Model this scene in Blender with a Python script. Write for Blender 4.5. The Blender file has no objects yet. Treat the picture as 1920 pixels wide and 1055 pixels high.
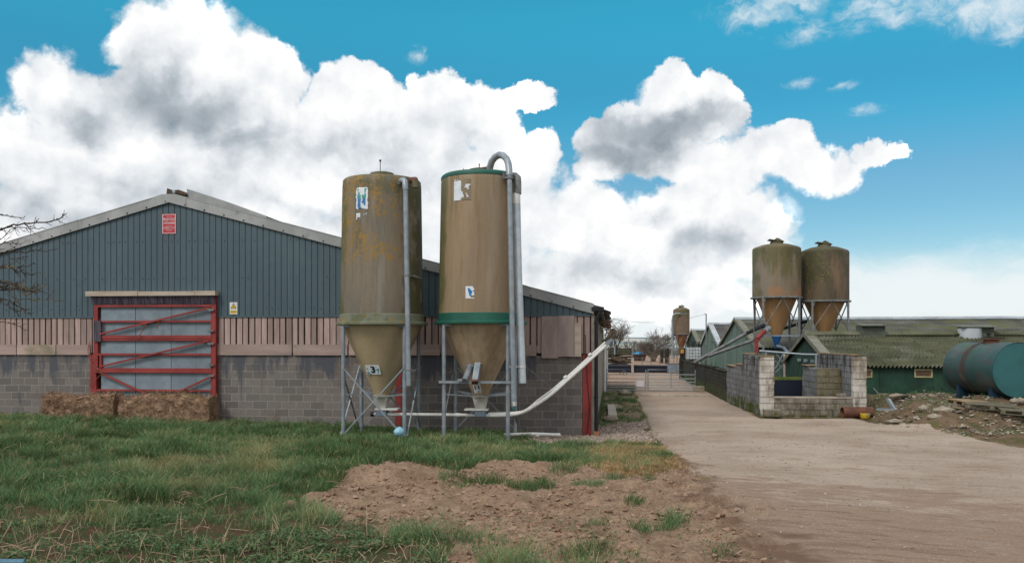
import bpy, math, random
import numpy as np
from mathutils import Vector, Matrix, Quaternion
random.seed(7)
rng = np.random.default_rng(11)
SC = bpy.context.scene
COL = SC.collection
PI = math.pi

# ------------------------------------------------------------------ camera model
A = math.radians(6.63)
CA, SA = math.cos(A), math.sin(A)
FPX, EYE, HOR, CX = 1600.0, 2.65, 643.0, 960.0

def ray(px, py):
    u = (px - CX) / FPX; v = (HOR - py) / FPX
    return Vector((u * CA - SA, u * SA + CA, v))
def atY(px, py, Y):
    d = ray(px, py); t = Y / d.y
    return Vector((d.x * t, Y, EYE + d.z * t))
def atX(px, py, X):
    d = ray(px, py); t = X / d.x
    return Vector((X, d.y * t, EYE + d.z * t))
def atD(px, py, z):
    d = ray(px, py)
    return Vector((d.x * z, d.y * z, EYE + d.z * z))

# ------------------------------------------------------------------ numpy noise
_T = np.random.default_rng(5).random((512, 512))
def vnoise(x, y):
    x = np.asarray(x, float); y = np.asarray(y, float)
    xi = np.floor(x).astype(int); yi = np.floor(y).astype(int)
    fx = x - xi; fy = y - yi
    fx = fx * fx * (3 - 2 * fx); fy = fy * fy * (3 - 2 * fy)
    a = _T[xi & 511, yi & 511]; b = _T[(xi + 1) & 511, yi & 511]
    c = _T[xi & 511, (yi + 1) & 511]; d = _T[(xi + 1) & 511, (yi + 1) & 511]
    return (a * (1 - fx) + b * fx) * (1 - fy) + (c * (1 - fx) + d * fx) * fy
def fbm(x, y, o=4):
    s = 0; amp = 1; tot = 0
    for i in range(o):
        s = s + amp * vnoise(np.asarray(x) * 2 ** i + 17.3 * i, np.asarray(y) * 2 ** i + 9.1 * i)
        tot += amp; amp *= .5
    return s / tot
def sstep(a, b, x):
    t = np.clip((np.asarray(x, float) - a) / (b - a), 0, 1)
    return t * t * (3 - 2 * t)
def poly_sd(X, Y, poly):
    """signed distance to polygon, positive inside"""
    X = np.asarray(X, float); Y = np.asarray(Y, float)
    dmin = np.full(X.shape, 1e18); inside = np.zeros(X.shape, bool)
    n = len(poly)
    for i in range(n):
        x0, y0 = poly[i]; x1, y1 = poly[(i + 1) % n]
        ex, ey = x1 - x0, y1 - y0
        t = np.clip(((X - x0) * ex + (Y - y0) * ey) / (ex * ex + ey * ey + 1e-12), 0, 1)
        dmin = np.minimum(dmin, (X - x0 - t * ex) ** 2 + (Y - y0 - t * ey) ** 2)
        c = ((y0 > Y) != (y1 > Y)) & (X < ex * (Y - y0) / (ey if ey != 0 else 1e-12) + x0)
        inside ^= c
    return np.where(inside, 1, -1) * np.sqrt(dmin)

# ------------------------------------------------------------------ ground height
def h_base(x, y):
    x = np.asarray(x, float); y = np.asarray(y, float)
    t = np.clip(25.5 - y, 0, 30)
    rise = .042 * t * t / (t + 1.2)
    lat = 1 - .30 * sstep(1.0, 6.0, x)
    left = .024 * np.clip(-1.5 - x, 0, 18) * (1 - sstep(26, 40, y))
    h = rise * lat + left
    # rubble bank and raised ground on the right
    m = sstep(26.6, 30.5, y + .25 * np.clip(x - 12, 0, 8)) * sstep(8.9, 10.6, x) * (1 - sstep(33, 39, y) * .45)
    h = h + .74 * m * (1 - sstep(55, 80, y))
    far = sstep(180, 420, np.hypot(x, y))
    h = h - 9.0 * far
    return h
def hz(x, y):
    return float(h_base(x, y))
def ground_at(px, py):
    d = ray(px, py); t = 1.0; z = EYE
    lo, hi = 1.5, 400.0
    for _ in range(60):
        mid = (lo + hi) / 2
        if EYE + d.z * mid > hz(d.x * mid, d.y * mid): lo = mid
        else: hi = mid
    return (d.x * lo, d.y * lo)
def gpoly(pts):
    return [ground_at(*p) for p in pts]

# ------------------------------------------------------------------ colours & materials
def S(r, g, b, k=1.0):
    def f(c):
        c /= 255.0
        return c / 12.92 if c <= .04045 else ((c + .055) / 1.055) ** 2.4
    return (f(r) * k, f(g) * k, f(b) * k, 1)

def _nt(name):
    m = bpy.data.materials.new(name); m.use_nodes = True
    nt = m.node_tree; nt.nodes.clear()
    out = nt.nodes.new('ShaderNodeOutputMaterial')
    bs = nt.nodes.new('ShaderNodeBsdfPrincipled')
    nt.links.new(bs.outputs[0], out.inputs[0])
    return m, nt, bs, out
class NB:
    """tiny node builder"""
    def __init__(s, nt): s.nt = nt
    def n(s, t, **kw):
        nd = s.nt.nodes.new(t)
        for k, v in kw.items(): setattr(nd, k, v)
        return nd
    def link(s, a, b): s.nt.links.new(a, b)
    def setin(s, sock, v):
        if isinstance(v, bpy.types.NodeSocket): s.link(v, sock)
        else: sock.default_value = v
    def math(s, op, a, b=None, c=None, clamp=False):
        nd = s.n('ShaderNodeMath', operation=op, use_clamp=clamp)
        s.setin(nd.inputs[0], a)
        if b is not None: s.setin(nd.inputs[1], b)
        if c is not None: s.setin(nd.inputs[2], c)
        return nd.outputs[0]
    def vmath(s, op, a, b=None):
        nd = s.n('ShaderNodeVectorMath', operation=op)
        s.setin(nd.inputs[0], a)
        if b is not None: s.setin(nd.inputs[1], b)
        return nd.outputs['Value'] if op in ('LENGTH', 'DOT_PRODUCT') else nd.outputs[0]
    def noise(s, vec, scale, detail=5, rough=.55, dist=0.0):
        nd = s.n('ShaderNodeTexNoise')
        s.setin(nd.inputs['Vector'], vec)
        nd.inputs['Scale'].default_value = scale; nd.inputs['Detail'].default_value = detail
        nd.inputs['Roughness'].default_value = rough; nd.inputs['Distortion'].default_value = dist
        return nd.outputs['Fac']
    def ss(s, x, a, b, lo=0.0, hi=1.0):
        nd = s.n('ShaderNodeMapRange', interpolation_type='SMOOTHSTEP')
        s.setin(nd.inputs[0], x)
        for i, v in enumerate((a, b, lo, hi)): s.setin(nd.inputs[1 + i], v)
        return nd.outputs[0]
    def mix(s, f, a, b, bt='MIX'):
        nd = s.n('ShaderNodeMix', data_type='RGBA', blend_type=bt)
        s.setin(nd.inputs[0], f); s.setin(nd.inputs[6], a); s.setin(nd.inputs[7], b)
        return nd.outputs[2]
    def scale(s, vec, sc):
        return s.vmath('MULTIPLY', vec, sc)
    def attr(s, name):
        return s.n('ShaderNodeAttribute', attribute_name=name)

def pm(name, c1, c2=None, scale=1.5, stretch=(1, 1, 1), rough=.75, metal=0, bump=.25, bscale=30, patches=(), tint=0.0,
       spec=.3, tintcol=None, lo=.35, hi=.65, detail=6, bstretch=None):
    m, nt, bs, out = _nt(name); b = NB(nt)
    pos = b.n('ShaderNodeNewGeometry')
    P = pos.outputs['Position']
    c2 = c2 or tuple(x * .75 for x in c1[:3]) + (1,)
    f = b.ss(b.noise(b.scale(P, stretch), scale, detail), lo, hi)
    col = b.mix(f, c1, c2)
    fine = b.noise(b.scale(P, stretch), scale * 9, 4)
    col = b.mix(b.math('MULTIPLY', b.ss(fine, .3, .7), .22), col, tuple(x * .55 for x in c1[:3]) + (1,))
    if tint:
        t = b.attr('tint').outputs['Fac']
        if tintcol: col = b.mix(b.math('MULTIPLY', t, tint), col, tintcol)
        else:
            k = b.math('MULTIPLY_ADD', t, tint, 1 - tint)
            cmb = b.n('ShaderNodeCombineColor')
            for i in range(3): b.link(k, cmb.inputs[i])
            col = b.mix(1.0, col, cmb.outputs[0], 'MULTIPLY')
    sepN = b.n('ShaderNodeSeparateXYZ'); b.link(pos.outputs['Normal'], sepN.inputs[0])
    sepP = b.n('ShaderNodeSeparateXYZ'); b.link(P, sepP.inputs[0])
    for i, p in enumerate(patches):
        off = b.vmath('ADD', b.scale(P, p.get('stretch', (1, 1, 1))), (3.1 * i + 1.7, 5.3 * i, 2.2 * i))
        nz = b.noise(off, p.get('scale', 2), p.get('detail', 6), p.get('rough', .6))
        for mk in p.get('mask', ()):
            src = {'nx': sepN.outputs[0], 'ny': sepN.outputs[1], 'nz': sepN.outputs[2], 'x': sepP.outputs[0],
                   'y': sepP.outputs[1], 'z': sepP.outputs[2]}[mk[0]]
            nz = b.math('ADD', nz, b.math('MULTIPLY', b.math('SUBTRACT', b.ss(src, mk[1], mk[2]), 1.0), mk[3]))
        fac = b.math('MULTIPLY', b.ss(nz, p.get('lo', .52), p.get('hi', .62)), p.get('fac', 1.0))
        if 'cluster' in p:
            cs = p['cluster']; fac = b.math('MULTIPLY', fac, b.ss(b.noise(b.vmath('ADD', P, (7.7, i * 2.3, 1.1)), cs[0], 4), cs[1], cs[2]))
        col = b.mix(fac, col, p['color'])
    b.link(col, bs.inputs['Base Color'])
    bs.inputs['Roughness'].default_value = rough
    bs.inputs['Metallic'].default_value = metal
    bs.inputs['Specular IOR Level'].default_value = spec
    if bump:
        bp = b.n('ShaderNodeBump'); bp.inputs['Strength'].default_value = bump; bp.inputs['Distance'].default_value = .02
        b.link(b.noise(b.scale(P, bstretch or stretch), bscale, 5, .65), bp.inputs['Height'])
        b.link(bp.outputs[0], bs.inputs['Normal'])
    return m

def blockmat(name, c1, c2, mortar, bw=.45, bh=.225, ms=.009, stain=None, moss=None, zoff=0.0, bump=.5, stain_lo=.5, dark=None):
    m, nt, bs, out = _nt(name); b = NB(nt)
    pos = b.n('ShaderNodeNewGeometry'); P = pos.outputs['Position']
    sp = b.n('ShaderNodeSeparateXYZ'); b.link(P, sp.inputs[0])
    cm = b.n('ShaderNodeCombineXYZ')
    b.link(b.math('ADD', sp.outputs[0], sp.outputs[1]), cm.inputs[0])
    b.link(b.math('ADD', sp.outputs[2], 10.0 * bh + zoff), cm.inputs[1])
    wob = b.n('ShaderNodeTexNoise'); b.link(P, wob.inputs['Vector']); wob.inputs['Scale'].default_value = 2.5
    vec = b.vmath('ADD', cm.outputs[0], b.scale(b.vmath('SUBTRACT', wob.outputs['Color'], (.5, .5, .5)), (.03, .03, 0)))
    br = b.n('ShaderNodeTexBrick'); br.offset = .5
    b.link(vec, br.inputs['Vector'])
    br.inputs['Scale'].default_value = 1; br.inputs['Brick Width'].default_value = bw; br.inputs['Row Height'].default_value = bh
    br.inputs['Mortar Size'].default_value = ms; br.inputs['Mortar Smooth'].default_value = .3; br.inputs['Bias'].default_value = -.1
    br.inputs['Color1'].default_value = c1; br.inputs['Color2'].default_value = c2; br.inputs['Mortar'].default_value = mortar
    col = br.outputs['Color']
    n1 = b.noise(P, .7, 6); n2 = b.noise(P, 14, 5, .7)
    col = b.mix(b.math('MULTIPLY', b.ss(n2, .35, .75), .35), col, tuple(x * .5 for x in c1[:3]) + (1,))
    if stain: col = b.mix(b.math('MULTIPLY', b.ss(b.noise(b.scale(P, (1, 1, .5)), 1.6, 7, .65), stain_lo, stain_lo + .2), .85), col, stain)
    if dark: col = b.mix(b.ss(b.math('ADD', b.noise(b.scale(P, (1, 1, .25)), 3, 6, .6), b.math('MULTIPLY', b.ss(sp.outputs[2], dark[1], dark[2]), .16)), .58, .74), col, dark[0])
    if moss: col = b.mix(b.ss(b.math('ADD', b.noise(P, 2.2, 7, .7), b.math('MULTIPLY', b.ss(sp.outputs[2], moss[1], moss[2]), .2)), .6, .75), col, moss[0])
    b.link(col, bs.inputs['Base Color']); bs.inputs['Roughness'].default_value = .9; bs.inputs['Specular IOR Level'].default_value = .2
    bp = b.n('ShaderNodeBump'); bp.inputs['Strength'].default_value = bump; bp.inputs['Distance'].default_value = .015
    hgt = b.math('ADD', b.math('MULTIPLY', br.outputs['Fac'], -.6), b.math('MULTIPLY', n2, .8))
    b.link(hgt, bp.inputs['Height']); b.link(bp.outputs[0], bs.inputs['Normal'])
    return m

# ------------------------------------------------------------------ mesh builder
ORIG = {}
class MB:
    def __init__(s): s.v = []; s.f = []; s.t = []; s.sm = []
    def add(s, vs, fs, tint=None, smooth=False):
        o = len(s.v); s.v.extend([tuple(p) for p in vs])
        if tint is None: tint = random.random()
        for f in fs: s.f.append(tuple(i + o for i in f)); s.t.append(tint); s.sm.append(smooth)
        return s
    def box(s, a, b, tint=None, jit=0):
        x0, y0, z0 = a; x1, y1, z1 = b
        vs = [(x0, y0, z0), (x1, y0, z0), (x1, y1, z0), (x0, y1, z0), (x0, y0, z1), (x1, y0, z1), (x1, y1, z1), (x0, y1, z1)]
        if jit: vs = [tuple(c + random.uniform(-jit, jit) for c in p) for p in vs]
        return s.add(vs, [(0, 3, 2, 1), (4, 5, 6, 7), (0, 1, 5, 4), (1, 2, 6, 5), (2, 3, 7, 6), (3, 0, 4, 7)], tint)
    def obox(s, c, size, rot=(0, 0, 0), tint=None):
        from mathutils import Euler
        R = Euler(rot).to_matrix(); c = Vector(c); h = [x / 2 for x in size]
        vs = [c + R @ Vector((sx * h[0], sy * h[1], sz * h[2])) for sz in (-1, 1) for sx, sy in ((-1, -1), (1, -1), (1, 1), (-1, 1))]
        return s.add(vs, [(0, 3, 2, 1), (4, 5, 6, 7), (0, 1, 5, 4), (1, 2, 6, 5), (2, 3, 7, 6), (3, 0, 4, 7)], tint)
    def beam(s, p0, p1, w, h, up=(0, 0, 1), tint=None):
        p0 = Vector(p0); p1 = Vector(p1); d = (p1 - p0).normalized(); up = Vector(up)
        x = d.cross(up)
        if x.length < 1e-4: x = d.cross(Vector((0, 1, 0)))
        x.normalize(); y = x.cross(d)
        vs = [p + x * (sx * w / 2) + y * (sy * h / 2) for p in (p0, p1) for sx, sy in ((-1, -1), (1, -1), (1, 1), (-1, 1))]
        return s.add(vs, [(0, 1, 2, 3), (7, 6, 5, 4), (0, 4, 5, 1), (1, 5, 6, 2), (2, 6, 7, 3), (3, 7, 4, 0)], tint)
    def path(s, pts, r, n=12, caps=True, tint=None):
        pts = [Vector(p) for p in pts]; rs = r if isinstance(r, (list, tuple)) else [r] * len(pts)
        d0 = (pts[1] - pts[0]).normalized()
        x = d0.cross(Vector((0, 0, 1)))
        if x.length < 1e-3: x = d0.cross(Vector((0, 1, 0)))
        x.normalize(); vs = []; pd = d0
        for i, p in enumerate(pts):
            if i == 0: d = d0
            elif i == len(pts) - 1: d = (pts[i] - pts[i - 1]).normalized()
            else: d = ((pts[i + 1] - pts[i]).normalized() + (pts[i] - pts[i - 1]).normalized()).normalized()
            x = (x - d * x.dot(d)); x.normalize(); y = d.cross(x)
            for k in range(n):
                a = 2 * PI * k / n
                vs.append(p + (x * math.cos(a) + y * math.sin(a)) * rs[i])
        fs = []
        for i in range(len(pts) - 1):
            for k in range(n):
                a = i * n + k; b2 = i * n + (k + 1) % n
                fs.append((a, b2, b2 + n, a + n))
        if tint is None: tint = random.random()
        s.add(vs, fs, tint, n > 4)
        if caps:
            m = (len(pts) - 1) * n
            s.add(vs[:n], [tuple(range(n))[::-1]], tint); s.add(vs[m:], [tuple(range(n))], tint)
        return s
    def lathe(s, prof, c, n=40, tint=None, caps=True, axis=None, sharp=True):
        """prof: list of (r, z) about vertical axis at c (x,y,z0)"""
        c = Vector(c)
        if tint is None: tint = random.random()
        Q = Matrix.Identity(3)
        if axis is not None: Q = Vector((0, 0, 1)).rotation_difference(Vector(axis)).to_matrix()
        def ring(r, z): return [c + Q @ Vector((r * math.cos(2 * PI * k / n), r * math.sin(2 * PI * k / n), z)) for k in range(n)]
        for (r0, z0), (r1, z1) in zip(prof[:-1], prof[1:]):
            vs = ring(r0, z0) + ring(r1, z1)
            s.add(vs, [(k, (k + 1) % n, n + (k + 1) % n, n + k) for k in range(n)], tint, True)
        if caps:
            if prof[0][0] > 1e-4: s.add(ring(*prof[0]), [tuple(range(n))[::-1]], tint)
            if prof[-1][0] > 1e-4: s.add(ring(*prof[-1]), [tuple(range(n))], tint)
        return s
    def prism_y(s, poly, y0, y1, tint=None):
        """poly: list of (x,z), extruded from y0 to y1"""
        n = len(poly)
        vs = [(x, y0, z) for x, z in poly] + [(x, y1, z) for x, z in poly]
        fs = [tuple(range(n)), tuple(range(2 * n - 1, n - 1, -1))] + [(i, i + n, (i + 1) % n + n, (i + 1) % n) for i in range(n)]
        return s.add(vs, fs, tint)
    def prism_x(s, poly, x0, x1, tint=None):
        """poly: list of (y,z)"""
        n = len(poly)
        vs = [(x0, y, z) for y, z in poly] + [(x1, y, z) for y, z in poly]
        fs = [tuple(range(n))[::-1], tuple(range(n, 2 * n))] + [(i, (i + 1) % n, (i + 1) % n + n, i + n) for i in range(n)]
        return s.add(vs, fs, tint)
    def build(s, name, mat, parent=None, label=None, cat=None, group=None, kind=None, bevel=0, weld=True, fixn=True):
        me = bpy.data.meshes.new(name)
        o = Vector((0, 0, 0))
        if parent is not None: o = ORIG[parent.name]
        elif s.v and kind is None:
            A_ = np.array(s.v); o = Vector(((A_[:, 0].min() + A_[:, 0].max()) / 2, (A_[:, 1].min() + A_[:, 1].max()) / 2, A_[:, 2].min()))
        me.from_pydata([(p[0] - o[0], p[1] - o[1], p[2] - o[2]) for p in s.v], [], s.f)
        me.polygons.foreach_set('use_smooth', s.sm)
        at = me.attributes.new('tint', 'FLOAT', 'FACE'); at.data.foreach_set('value', s.t)
        if weld or fixn:
            import bmesh
            bm = bmesh.new(); bm.from_mesh(me)
            if weld: bmesh.ops.remove_doubles(bm, verts=bm.verts, dist=1e-5)
            if fixn: bmesh.ops.recalc_face_normals(bm, faces=bm.faces)
            bm.to_mesh(me); bm.free()
        if any(s.sm): me.set_sharp_from_angle(angle=math.radians(38))
        if isinstance(mat, (list, tuple)):
            for x in mat: me.materials.append(x)
        else: me.materials.append(mat)
        ob = bpy.data.objects.new(name, me); COL.objects.link(ob)
        if parent is not None: ob.parent = parent; ORIG[ob.name] = o
        else: ob.location = o; ORIG[ob.name] = o
        if bevel:
            md = ob.modifiers.new('bevel', 'BEVEL'); md.width = bevel; md.segments = 2; md.limit_method = 'ANGLE'; md.angle_limit = math.radians(40)
        tag(ob, label, cat, group, kind)
        return ob
def tag(o, label=None, cat=None, group=None, kind=None):
    if label: o['label'] = label
    if cat: o['category'] = cat
    if group: o['group'] = group
    if kind: o['kind'] = kind
    return o
def thing(name, label, cat, loc, group=None):
    o = bpy.data.objects.new(name, None); COL.objects.link(o)
    o.location = loc; o.empty_display_size = .2
    ORIG[o.name] = Vector(loc)
    return tag(o, label, cat, group)
def kids(o): return [c for c in bpy.data.objects if c.parent == o]
def dup(o, delta, label=None, group=None, parent=None):
    c = o.copy(); COL.objects.link(c)
    if parent is not None: c.parent = parent
    else: c.location = Vector(o.location) + Vector(delta); ORIG[c.name] = Vector(c.location)
    if label: c['label'] = label
    if group: c['group'] = group
    for ch in kids(o): dup(ch, (0, 0, 0), parent=c)
    return c
def fast_mesh(name, V, Fq, mat, tint=None, kind='stuff', label=None, cat=None, smooth=True, col=None):
    """V (n,3); Fq list of index arrays with equal width each"""
    me = bpy.data.meshes.new(name)
    me.vertices.add(len(V)); me.vertices.foreach_set('co', np.ascontiguousarray(V, dtype=np.float32).ravel())
    loops = np.concatenate([f.ravel() for f in Fq]).astype(np.int32)
    tot = np.concatenate([np.full(len(f), f.shape[1]) for f in Fq]).astype(np.int32)
    st = np.concatenate([[0], np.cumsum(tot)[:-1]]).astype(np.int32)
    me.loops.add(len(loops)); me.loops.foreach_set('vertex_index', loops)
    me.polygons.add(len(tot)); me.polygons.foreach_set('loop_start', st); me.polygons.foreach_set('loop_total', tot)
    me.polygons.foreach_set('use_smooth', np.full(len(tot), smooth))
    if tint is not None:
        at = me.attributes.new('tint', 'FLOAT', 'POINT'); at.data.foreach_set('value', tint.astype(np.float32))
    if col is not None:
        for nm, arr in col.items():
            at = me.attributes.new(nm, 'FLOAT_COLOR', 'POINT'); at.data.foreach_set('color', arr.astype(np.float32).ravel())
    me.update(calc_edges=True); me.validate()
    me.materials.append(mat)
    ob = bpy.data.objects.new(name, me); COL.objects.link(ob)
    tag(ob, label, cat, None, kind)
    return ob
def text_mb(body, size, extrude=.002, offset=0.0, align='CENTER'):
    cu = bpy.data.curves.new('txt', 'FONT'); cu.body = body; cu.size = size; cu.extrude = extrude; cu.offset = offset
    cu.space_character = 1.25; cu.align_x = align; cu.align_y = 'CENTER'
    ob = bpy.data.objects.new('txt', cu); COL.objects.link(ob)
    dg = bpy.context.evaluated_depsgraph_get()
    me = ob.evaluated_get(dg).to_mesh()
    vs = [tuple(v.co) for v in me.vertices]; fs = [tuple(p.vertices) for p in me.polygons]
    ob.evaluated_get(dg).to_mesh_clear()
    bpy.data.objects.remove(ob); bpy.data.curves.remove(cu)
    return vs, fs
SKY_STOPS = ((.05, (.75, .85, .88)), (.16, (.48, .79, .83)), (.27, (.22, .92, .95)), (.37, (.22, 1.22, 1.15))); SUN_E = 1.6; SUN_ANG = 16; EXPO = 0.3
# ------------------------------------------------------------------ materials
K = .87
def C(r, g, b): return S(r, g, b, K)
M = {}
LICH = C(160, 112, 38); MOSS = C(92, 88, 40); DMOSS = C(56, 60, 30)
M['clad'] = pm('green_grey_steel_sheet', C(79, 97, 104), C(73, 90, 98), .4, tint=1.0, tintcol=C(24, 28, 30), rough=.5, bump=.05, spec=.35, patches=[dict(color=C(104, 118, 122), scale=.8, stretch=(4, 4, .15), lo=.54, hi=.74, fac=.4), dict(color=C(60, 72, 76), scale=1.1, stretch=(5, 5, .12), lo=.58, hi=.74, fac=.4)])
M['fibre'] = pm('fibre_cement_trim', C(172, 173, 172), C(150, 152, 152), 1.2, stretch=(1, 1, .6), bump=.2, patches=[dict(color=C(110, 112, 108), scale=3, lo=.58, hi=.72, fac=.5)])
M['roofsheet'] = pm('fibre_cement_roof', C(125, 125, 122), C(95, 96, 92), 2)
M['cowl'] = pm('pale_ridge_sheet', C(158, 159, 158), C(140, 141, 141), 1.5, bump=.1)
M['board'] = pm('weathered_pink_board', C(190, 165, 157), C(168, 144, 136), 1.4, stretch=(9, 9, .8), tint=.38, bump=.3, bscale=14,
                patches=[dict(color=C(92, 70, 62), scale=5, stretch=(2, 2, 2), lo=.68, hi=.74, fac=.7), dict(color=C(116, 112, 92), scale=.8, lo=.55, hi=.75, fac=.45)])
M['boardback'] = pm('shaded_inner_board', C(88, 66, 58), C(66, 48, 42), 2)  # dark brown carries the shade seen behind the board slits
M['rail'] = pm('pink_rail_plank', C(190, 166, 156), C(170, 148, 138), .8, stretch=(.6, 1, 6), tint=.25,
               patches=[dict(color=C(112, 112, 82), scale=.7, stretch=(1, 1, 1.5), lo=.56, hi=.72, fac=.8)])
M['ply'] = pm('weathered_plywood', C(182, 162, 155), C(162, 142, 136), 1.6, stretch=(3, 3, .7), bump=.2, tint=.2)
M['palewood'] = pm('pale_new_timber', C(190, 176, 160), C(170, 154, 138), 2, stretch=(.5, 2, 2), patches=[dict(color=C(80, 58, 40), scale=7, lo=.72, hi=.76, fac=.8)])
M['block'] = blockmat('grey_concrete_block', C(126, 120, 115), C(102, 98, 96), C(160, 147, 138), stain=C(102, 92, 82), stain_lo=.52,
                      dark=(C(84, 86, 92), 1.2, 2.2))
M['side'] = pm('pale_side_wall', C(160, 150, 140), C(135, 124, 112), 1, stretch=(1, 1, 2))
M['red'] = pm('red_oxide_steel', C(150, 62, 58), C(128, 48, 46), 1.2, rough=.55, bump=.08, patches=[dict(color=C(96, 52, 44), scale=4, lo=.6, hi=.7, fac=.6)])
M['sheet'] = pm('dull_galvanised_sheet', C(139, 153, 162), C(122, 136, 145), 2.2, rough=.5, metal=.0, bump=.05, bscale=60, tint=.2,
                patches=[dict(color=C(104, 118, 128), scale=1.3, lo=.55, hi=.7, fac=.5), dict(color=C(160, 172, 178), scale=30, lo=.6, hi=.7, fac=.5)])
M['galv'] = pm('galvanised_steel', C(152, 160, 166), C(128, 138, 146), 5, rough=.45, metal=.35, bump=.04, spec=.5)
M['galvdull'] = pm('dull_galvanised_steel', C(132, 134, 134), C(104, 106, 106), 4, rough=.6, metal=.2, bump=.05,
                   patches=[dict(color=C(116, 86, 66), scale=4, lo=.62, hi=.75, fac=.5)])
M['strap'] = pm('dark_plastic_fringe', C(88, 80, 90), C(40, 38, 52), 9, stretch=(3, 1, .15), rough=.5)
M['dark'] = pm('dark_void', C(20, 18, 18), C(14, 13, 13), 2)
M['palegalv'] = pm('pale_galvanised_pipe', C(190, 198, 204), C(168, 177, 184), 4, rough=.45, metal=.15, bump=.03)
M['rope'] = pm('orange_twine', C(160, 90, 74), C(128, 66, 52), 8)
M['straw'] = pm('brown_straw', C(190, 156, 126), C(146, 112, 86), 5, stretch=(1, 1, 1), tint=.65, bump=.9, bscale=35,
                patches=[dict(color=C(92, 90, 54), scale=1.6, lo=.5, hi=.65, fac=.6, mask=[('nz', .2, .8, .35)])])
M['signred'] = pm('red_enamel', C(196, 60, 66), C(184, 52, 60), 4, rough=.35, bump=0)
M['signwhite'] = pm('white_enamel', C(228, 224, 224), C(214, 210, 212), 4, rough=.4, bump=0)
M['signyellow'] = pm('yellow_enamel', C(222, 196, 40), C(208, 180, 36), 6, rough=.4, bump=0)
M['black'] = pm('black_plastic', C(32, 34, 40), C(24, 26, 30), 3, rough=.4, bump=.03)
M['clay'] = pm('terracotta', C(176, 122, 92), C(150, 98, 74), 6)
M['pvc'] = pm('white_plastic_tube', C(226, 224, 220), C(210, 207, 202), 2.5, rough=.4, bump=.03, patches=[dict(color=C(150, 140, 122), scale=3, lo=.6, hi=.78, fac=.5)])
M['neck'] = pm('white_fibreglass', C(206, 204, 196), C(188, 184, 176), 3, rough=.5)
M['blueboot'] = pm('grey_boot', C(122, 138, 150), C(108, 122, 134), 3, rough=.5, metal=.2)
# silo fibreglass
def silomat(name, c1, c2, extra):
    return pm(name, c1, c2, .9, stretch=(1.6, 1.6, .35), rough=.66, bump=.22, bscale=9, bstretch=(.8, .8, 7), patches=extra)
M['silo_a'] = silomat('mossy_brown_fibreglass', C(130, 117, 98), C(114, 107, 95), [
    dict(color=C(146, 138, 128), scale=1.3, stretch=(2.4, 2.4, .22), lo=.50, hi=.66, fac=.6),
    dict(color=C(98, 84, 58), scale=2.0, stretch=(2.4, 2.4, .2), lo=.52, hi=.66, fac=.6),
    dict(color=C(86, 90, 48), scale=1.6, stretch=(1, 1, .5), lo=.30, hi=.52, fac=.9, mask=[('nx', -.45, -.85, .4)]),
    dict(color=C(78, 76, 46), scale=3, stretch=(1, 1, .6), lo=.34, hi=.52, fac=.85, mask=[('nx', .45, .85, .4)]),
    dict(color=C(92, 90, 64), scale=2.4, stretch=(1, 1, .6), lo=.40, hi=.56, fac=.75, mask=[('z', 5.6, 7.0, .2)]),
    dict(color=C(150, 116, 50), scale=9, detail=9, rough=.78, lo=.49, hi=.535, fac=.9, cluster=(1.1, .38, .52), mask=[('z', 4.2, 5.0, .2), ('nx', .8, .5, .1)]),
    dict(color=C(120, 110, 58), scale=20, detail=5, rough=.75, lo=.60, hi=.63, fac=.75, mask=[('z', 3.6, 5.6, .08)]),
    dict(color=C(52, 48, 34), scale=24, detail=4, rough=.7, lo=.63, hi=.67, fac=.7)])
M['silo_b'] = silomat('ochre_brown_fibreglass', C(154, 132, 104), C(138, 120, 97), [
    dict(color=C(150, 136, 116), scale=1.2, stretch=(2.4, 2.4, .22), lo=.48, hi=.64, fac=.6),
    dict(color=C(122, 94, 58), scale=1.8, stretch=(2.0, 2.0, .25), lo=.52, hi=.68, fac=.55),
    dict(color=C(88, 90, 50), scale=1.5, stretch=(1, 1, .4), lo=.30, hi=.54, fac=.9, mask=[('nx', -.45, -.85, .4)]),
    dict(color=C(112, 106, 82), scale=2.4, stretch=(3, 3, .25), lo=.40, hi=.56, fac=.7, mask=[('nx', .0, -.5, .2), ('z', 4.8, 6.6, .2)]),
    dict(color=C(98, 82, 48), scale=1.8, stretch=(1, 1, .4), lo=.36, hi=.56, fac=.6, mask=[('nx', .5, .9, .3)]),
    dict(color=LICH, scale=3, lo=.6, hi=.68, fac=.6, mask=[('z', 6.3, 6.7, .35), ('nx', -.5, -.75, .35)]),
    dict(color=C(84, 70, 46), scale=26, detail=4, rough=.7, lo=.63, hi=.68, fac=.45)])
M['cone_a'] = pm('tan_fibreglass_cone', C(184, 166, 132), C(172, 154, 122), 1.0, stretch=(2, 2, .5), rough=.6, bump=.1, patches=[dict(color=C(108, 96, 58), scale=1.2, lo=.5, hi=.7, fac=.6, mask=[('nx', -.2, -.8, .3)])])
M['cone_b'] = pm('ribbed_tan_cone', C(174, 154, 126), C(156, 132, 104), 1.6, stretch=(5, 5, .35), rough=.65, bump=.3, bscale=9, patches=[dict(color=C(148, 122, 90), scale=1.2, lo=.5, hi=.66, fac=.55, mask=[('nx', -.1, .5, .25)])])
M['band_a'] = pm('faded_green_band', C(122, 126, 108), C(104, 110, 92), 2, rough=.6, patches=[dict(color=C(158, 120, 46), scale=7, lo=.55, hi=.6, fac=.8, mask=[('z', 3.5, 3.3, .2)]), dict(color=C(84, 88, 52), scale=3, lo=.52, hi=.62, fac=.6)])
M['band_b'] = pm('bright_green_band', C(34, 98, 82), C(30, 84, 72), 2, rough=.5, patches=[dict(color=C(72, 90, 62), scale=4, lo=.6, hi=.7, fac=.5)])
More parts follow.
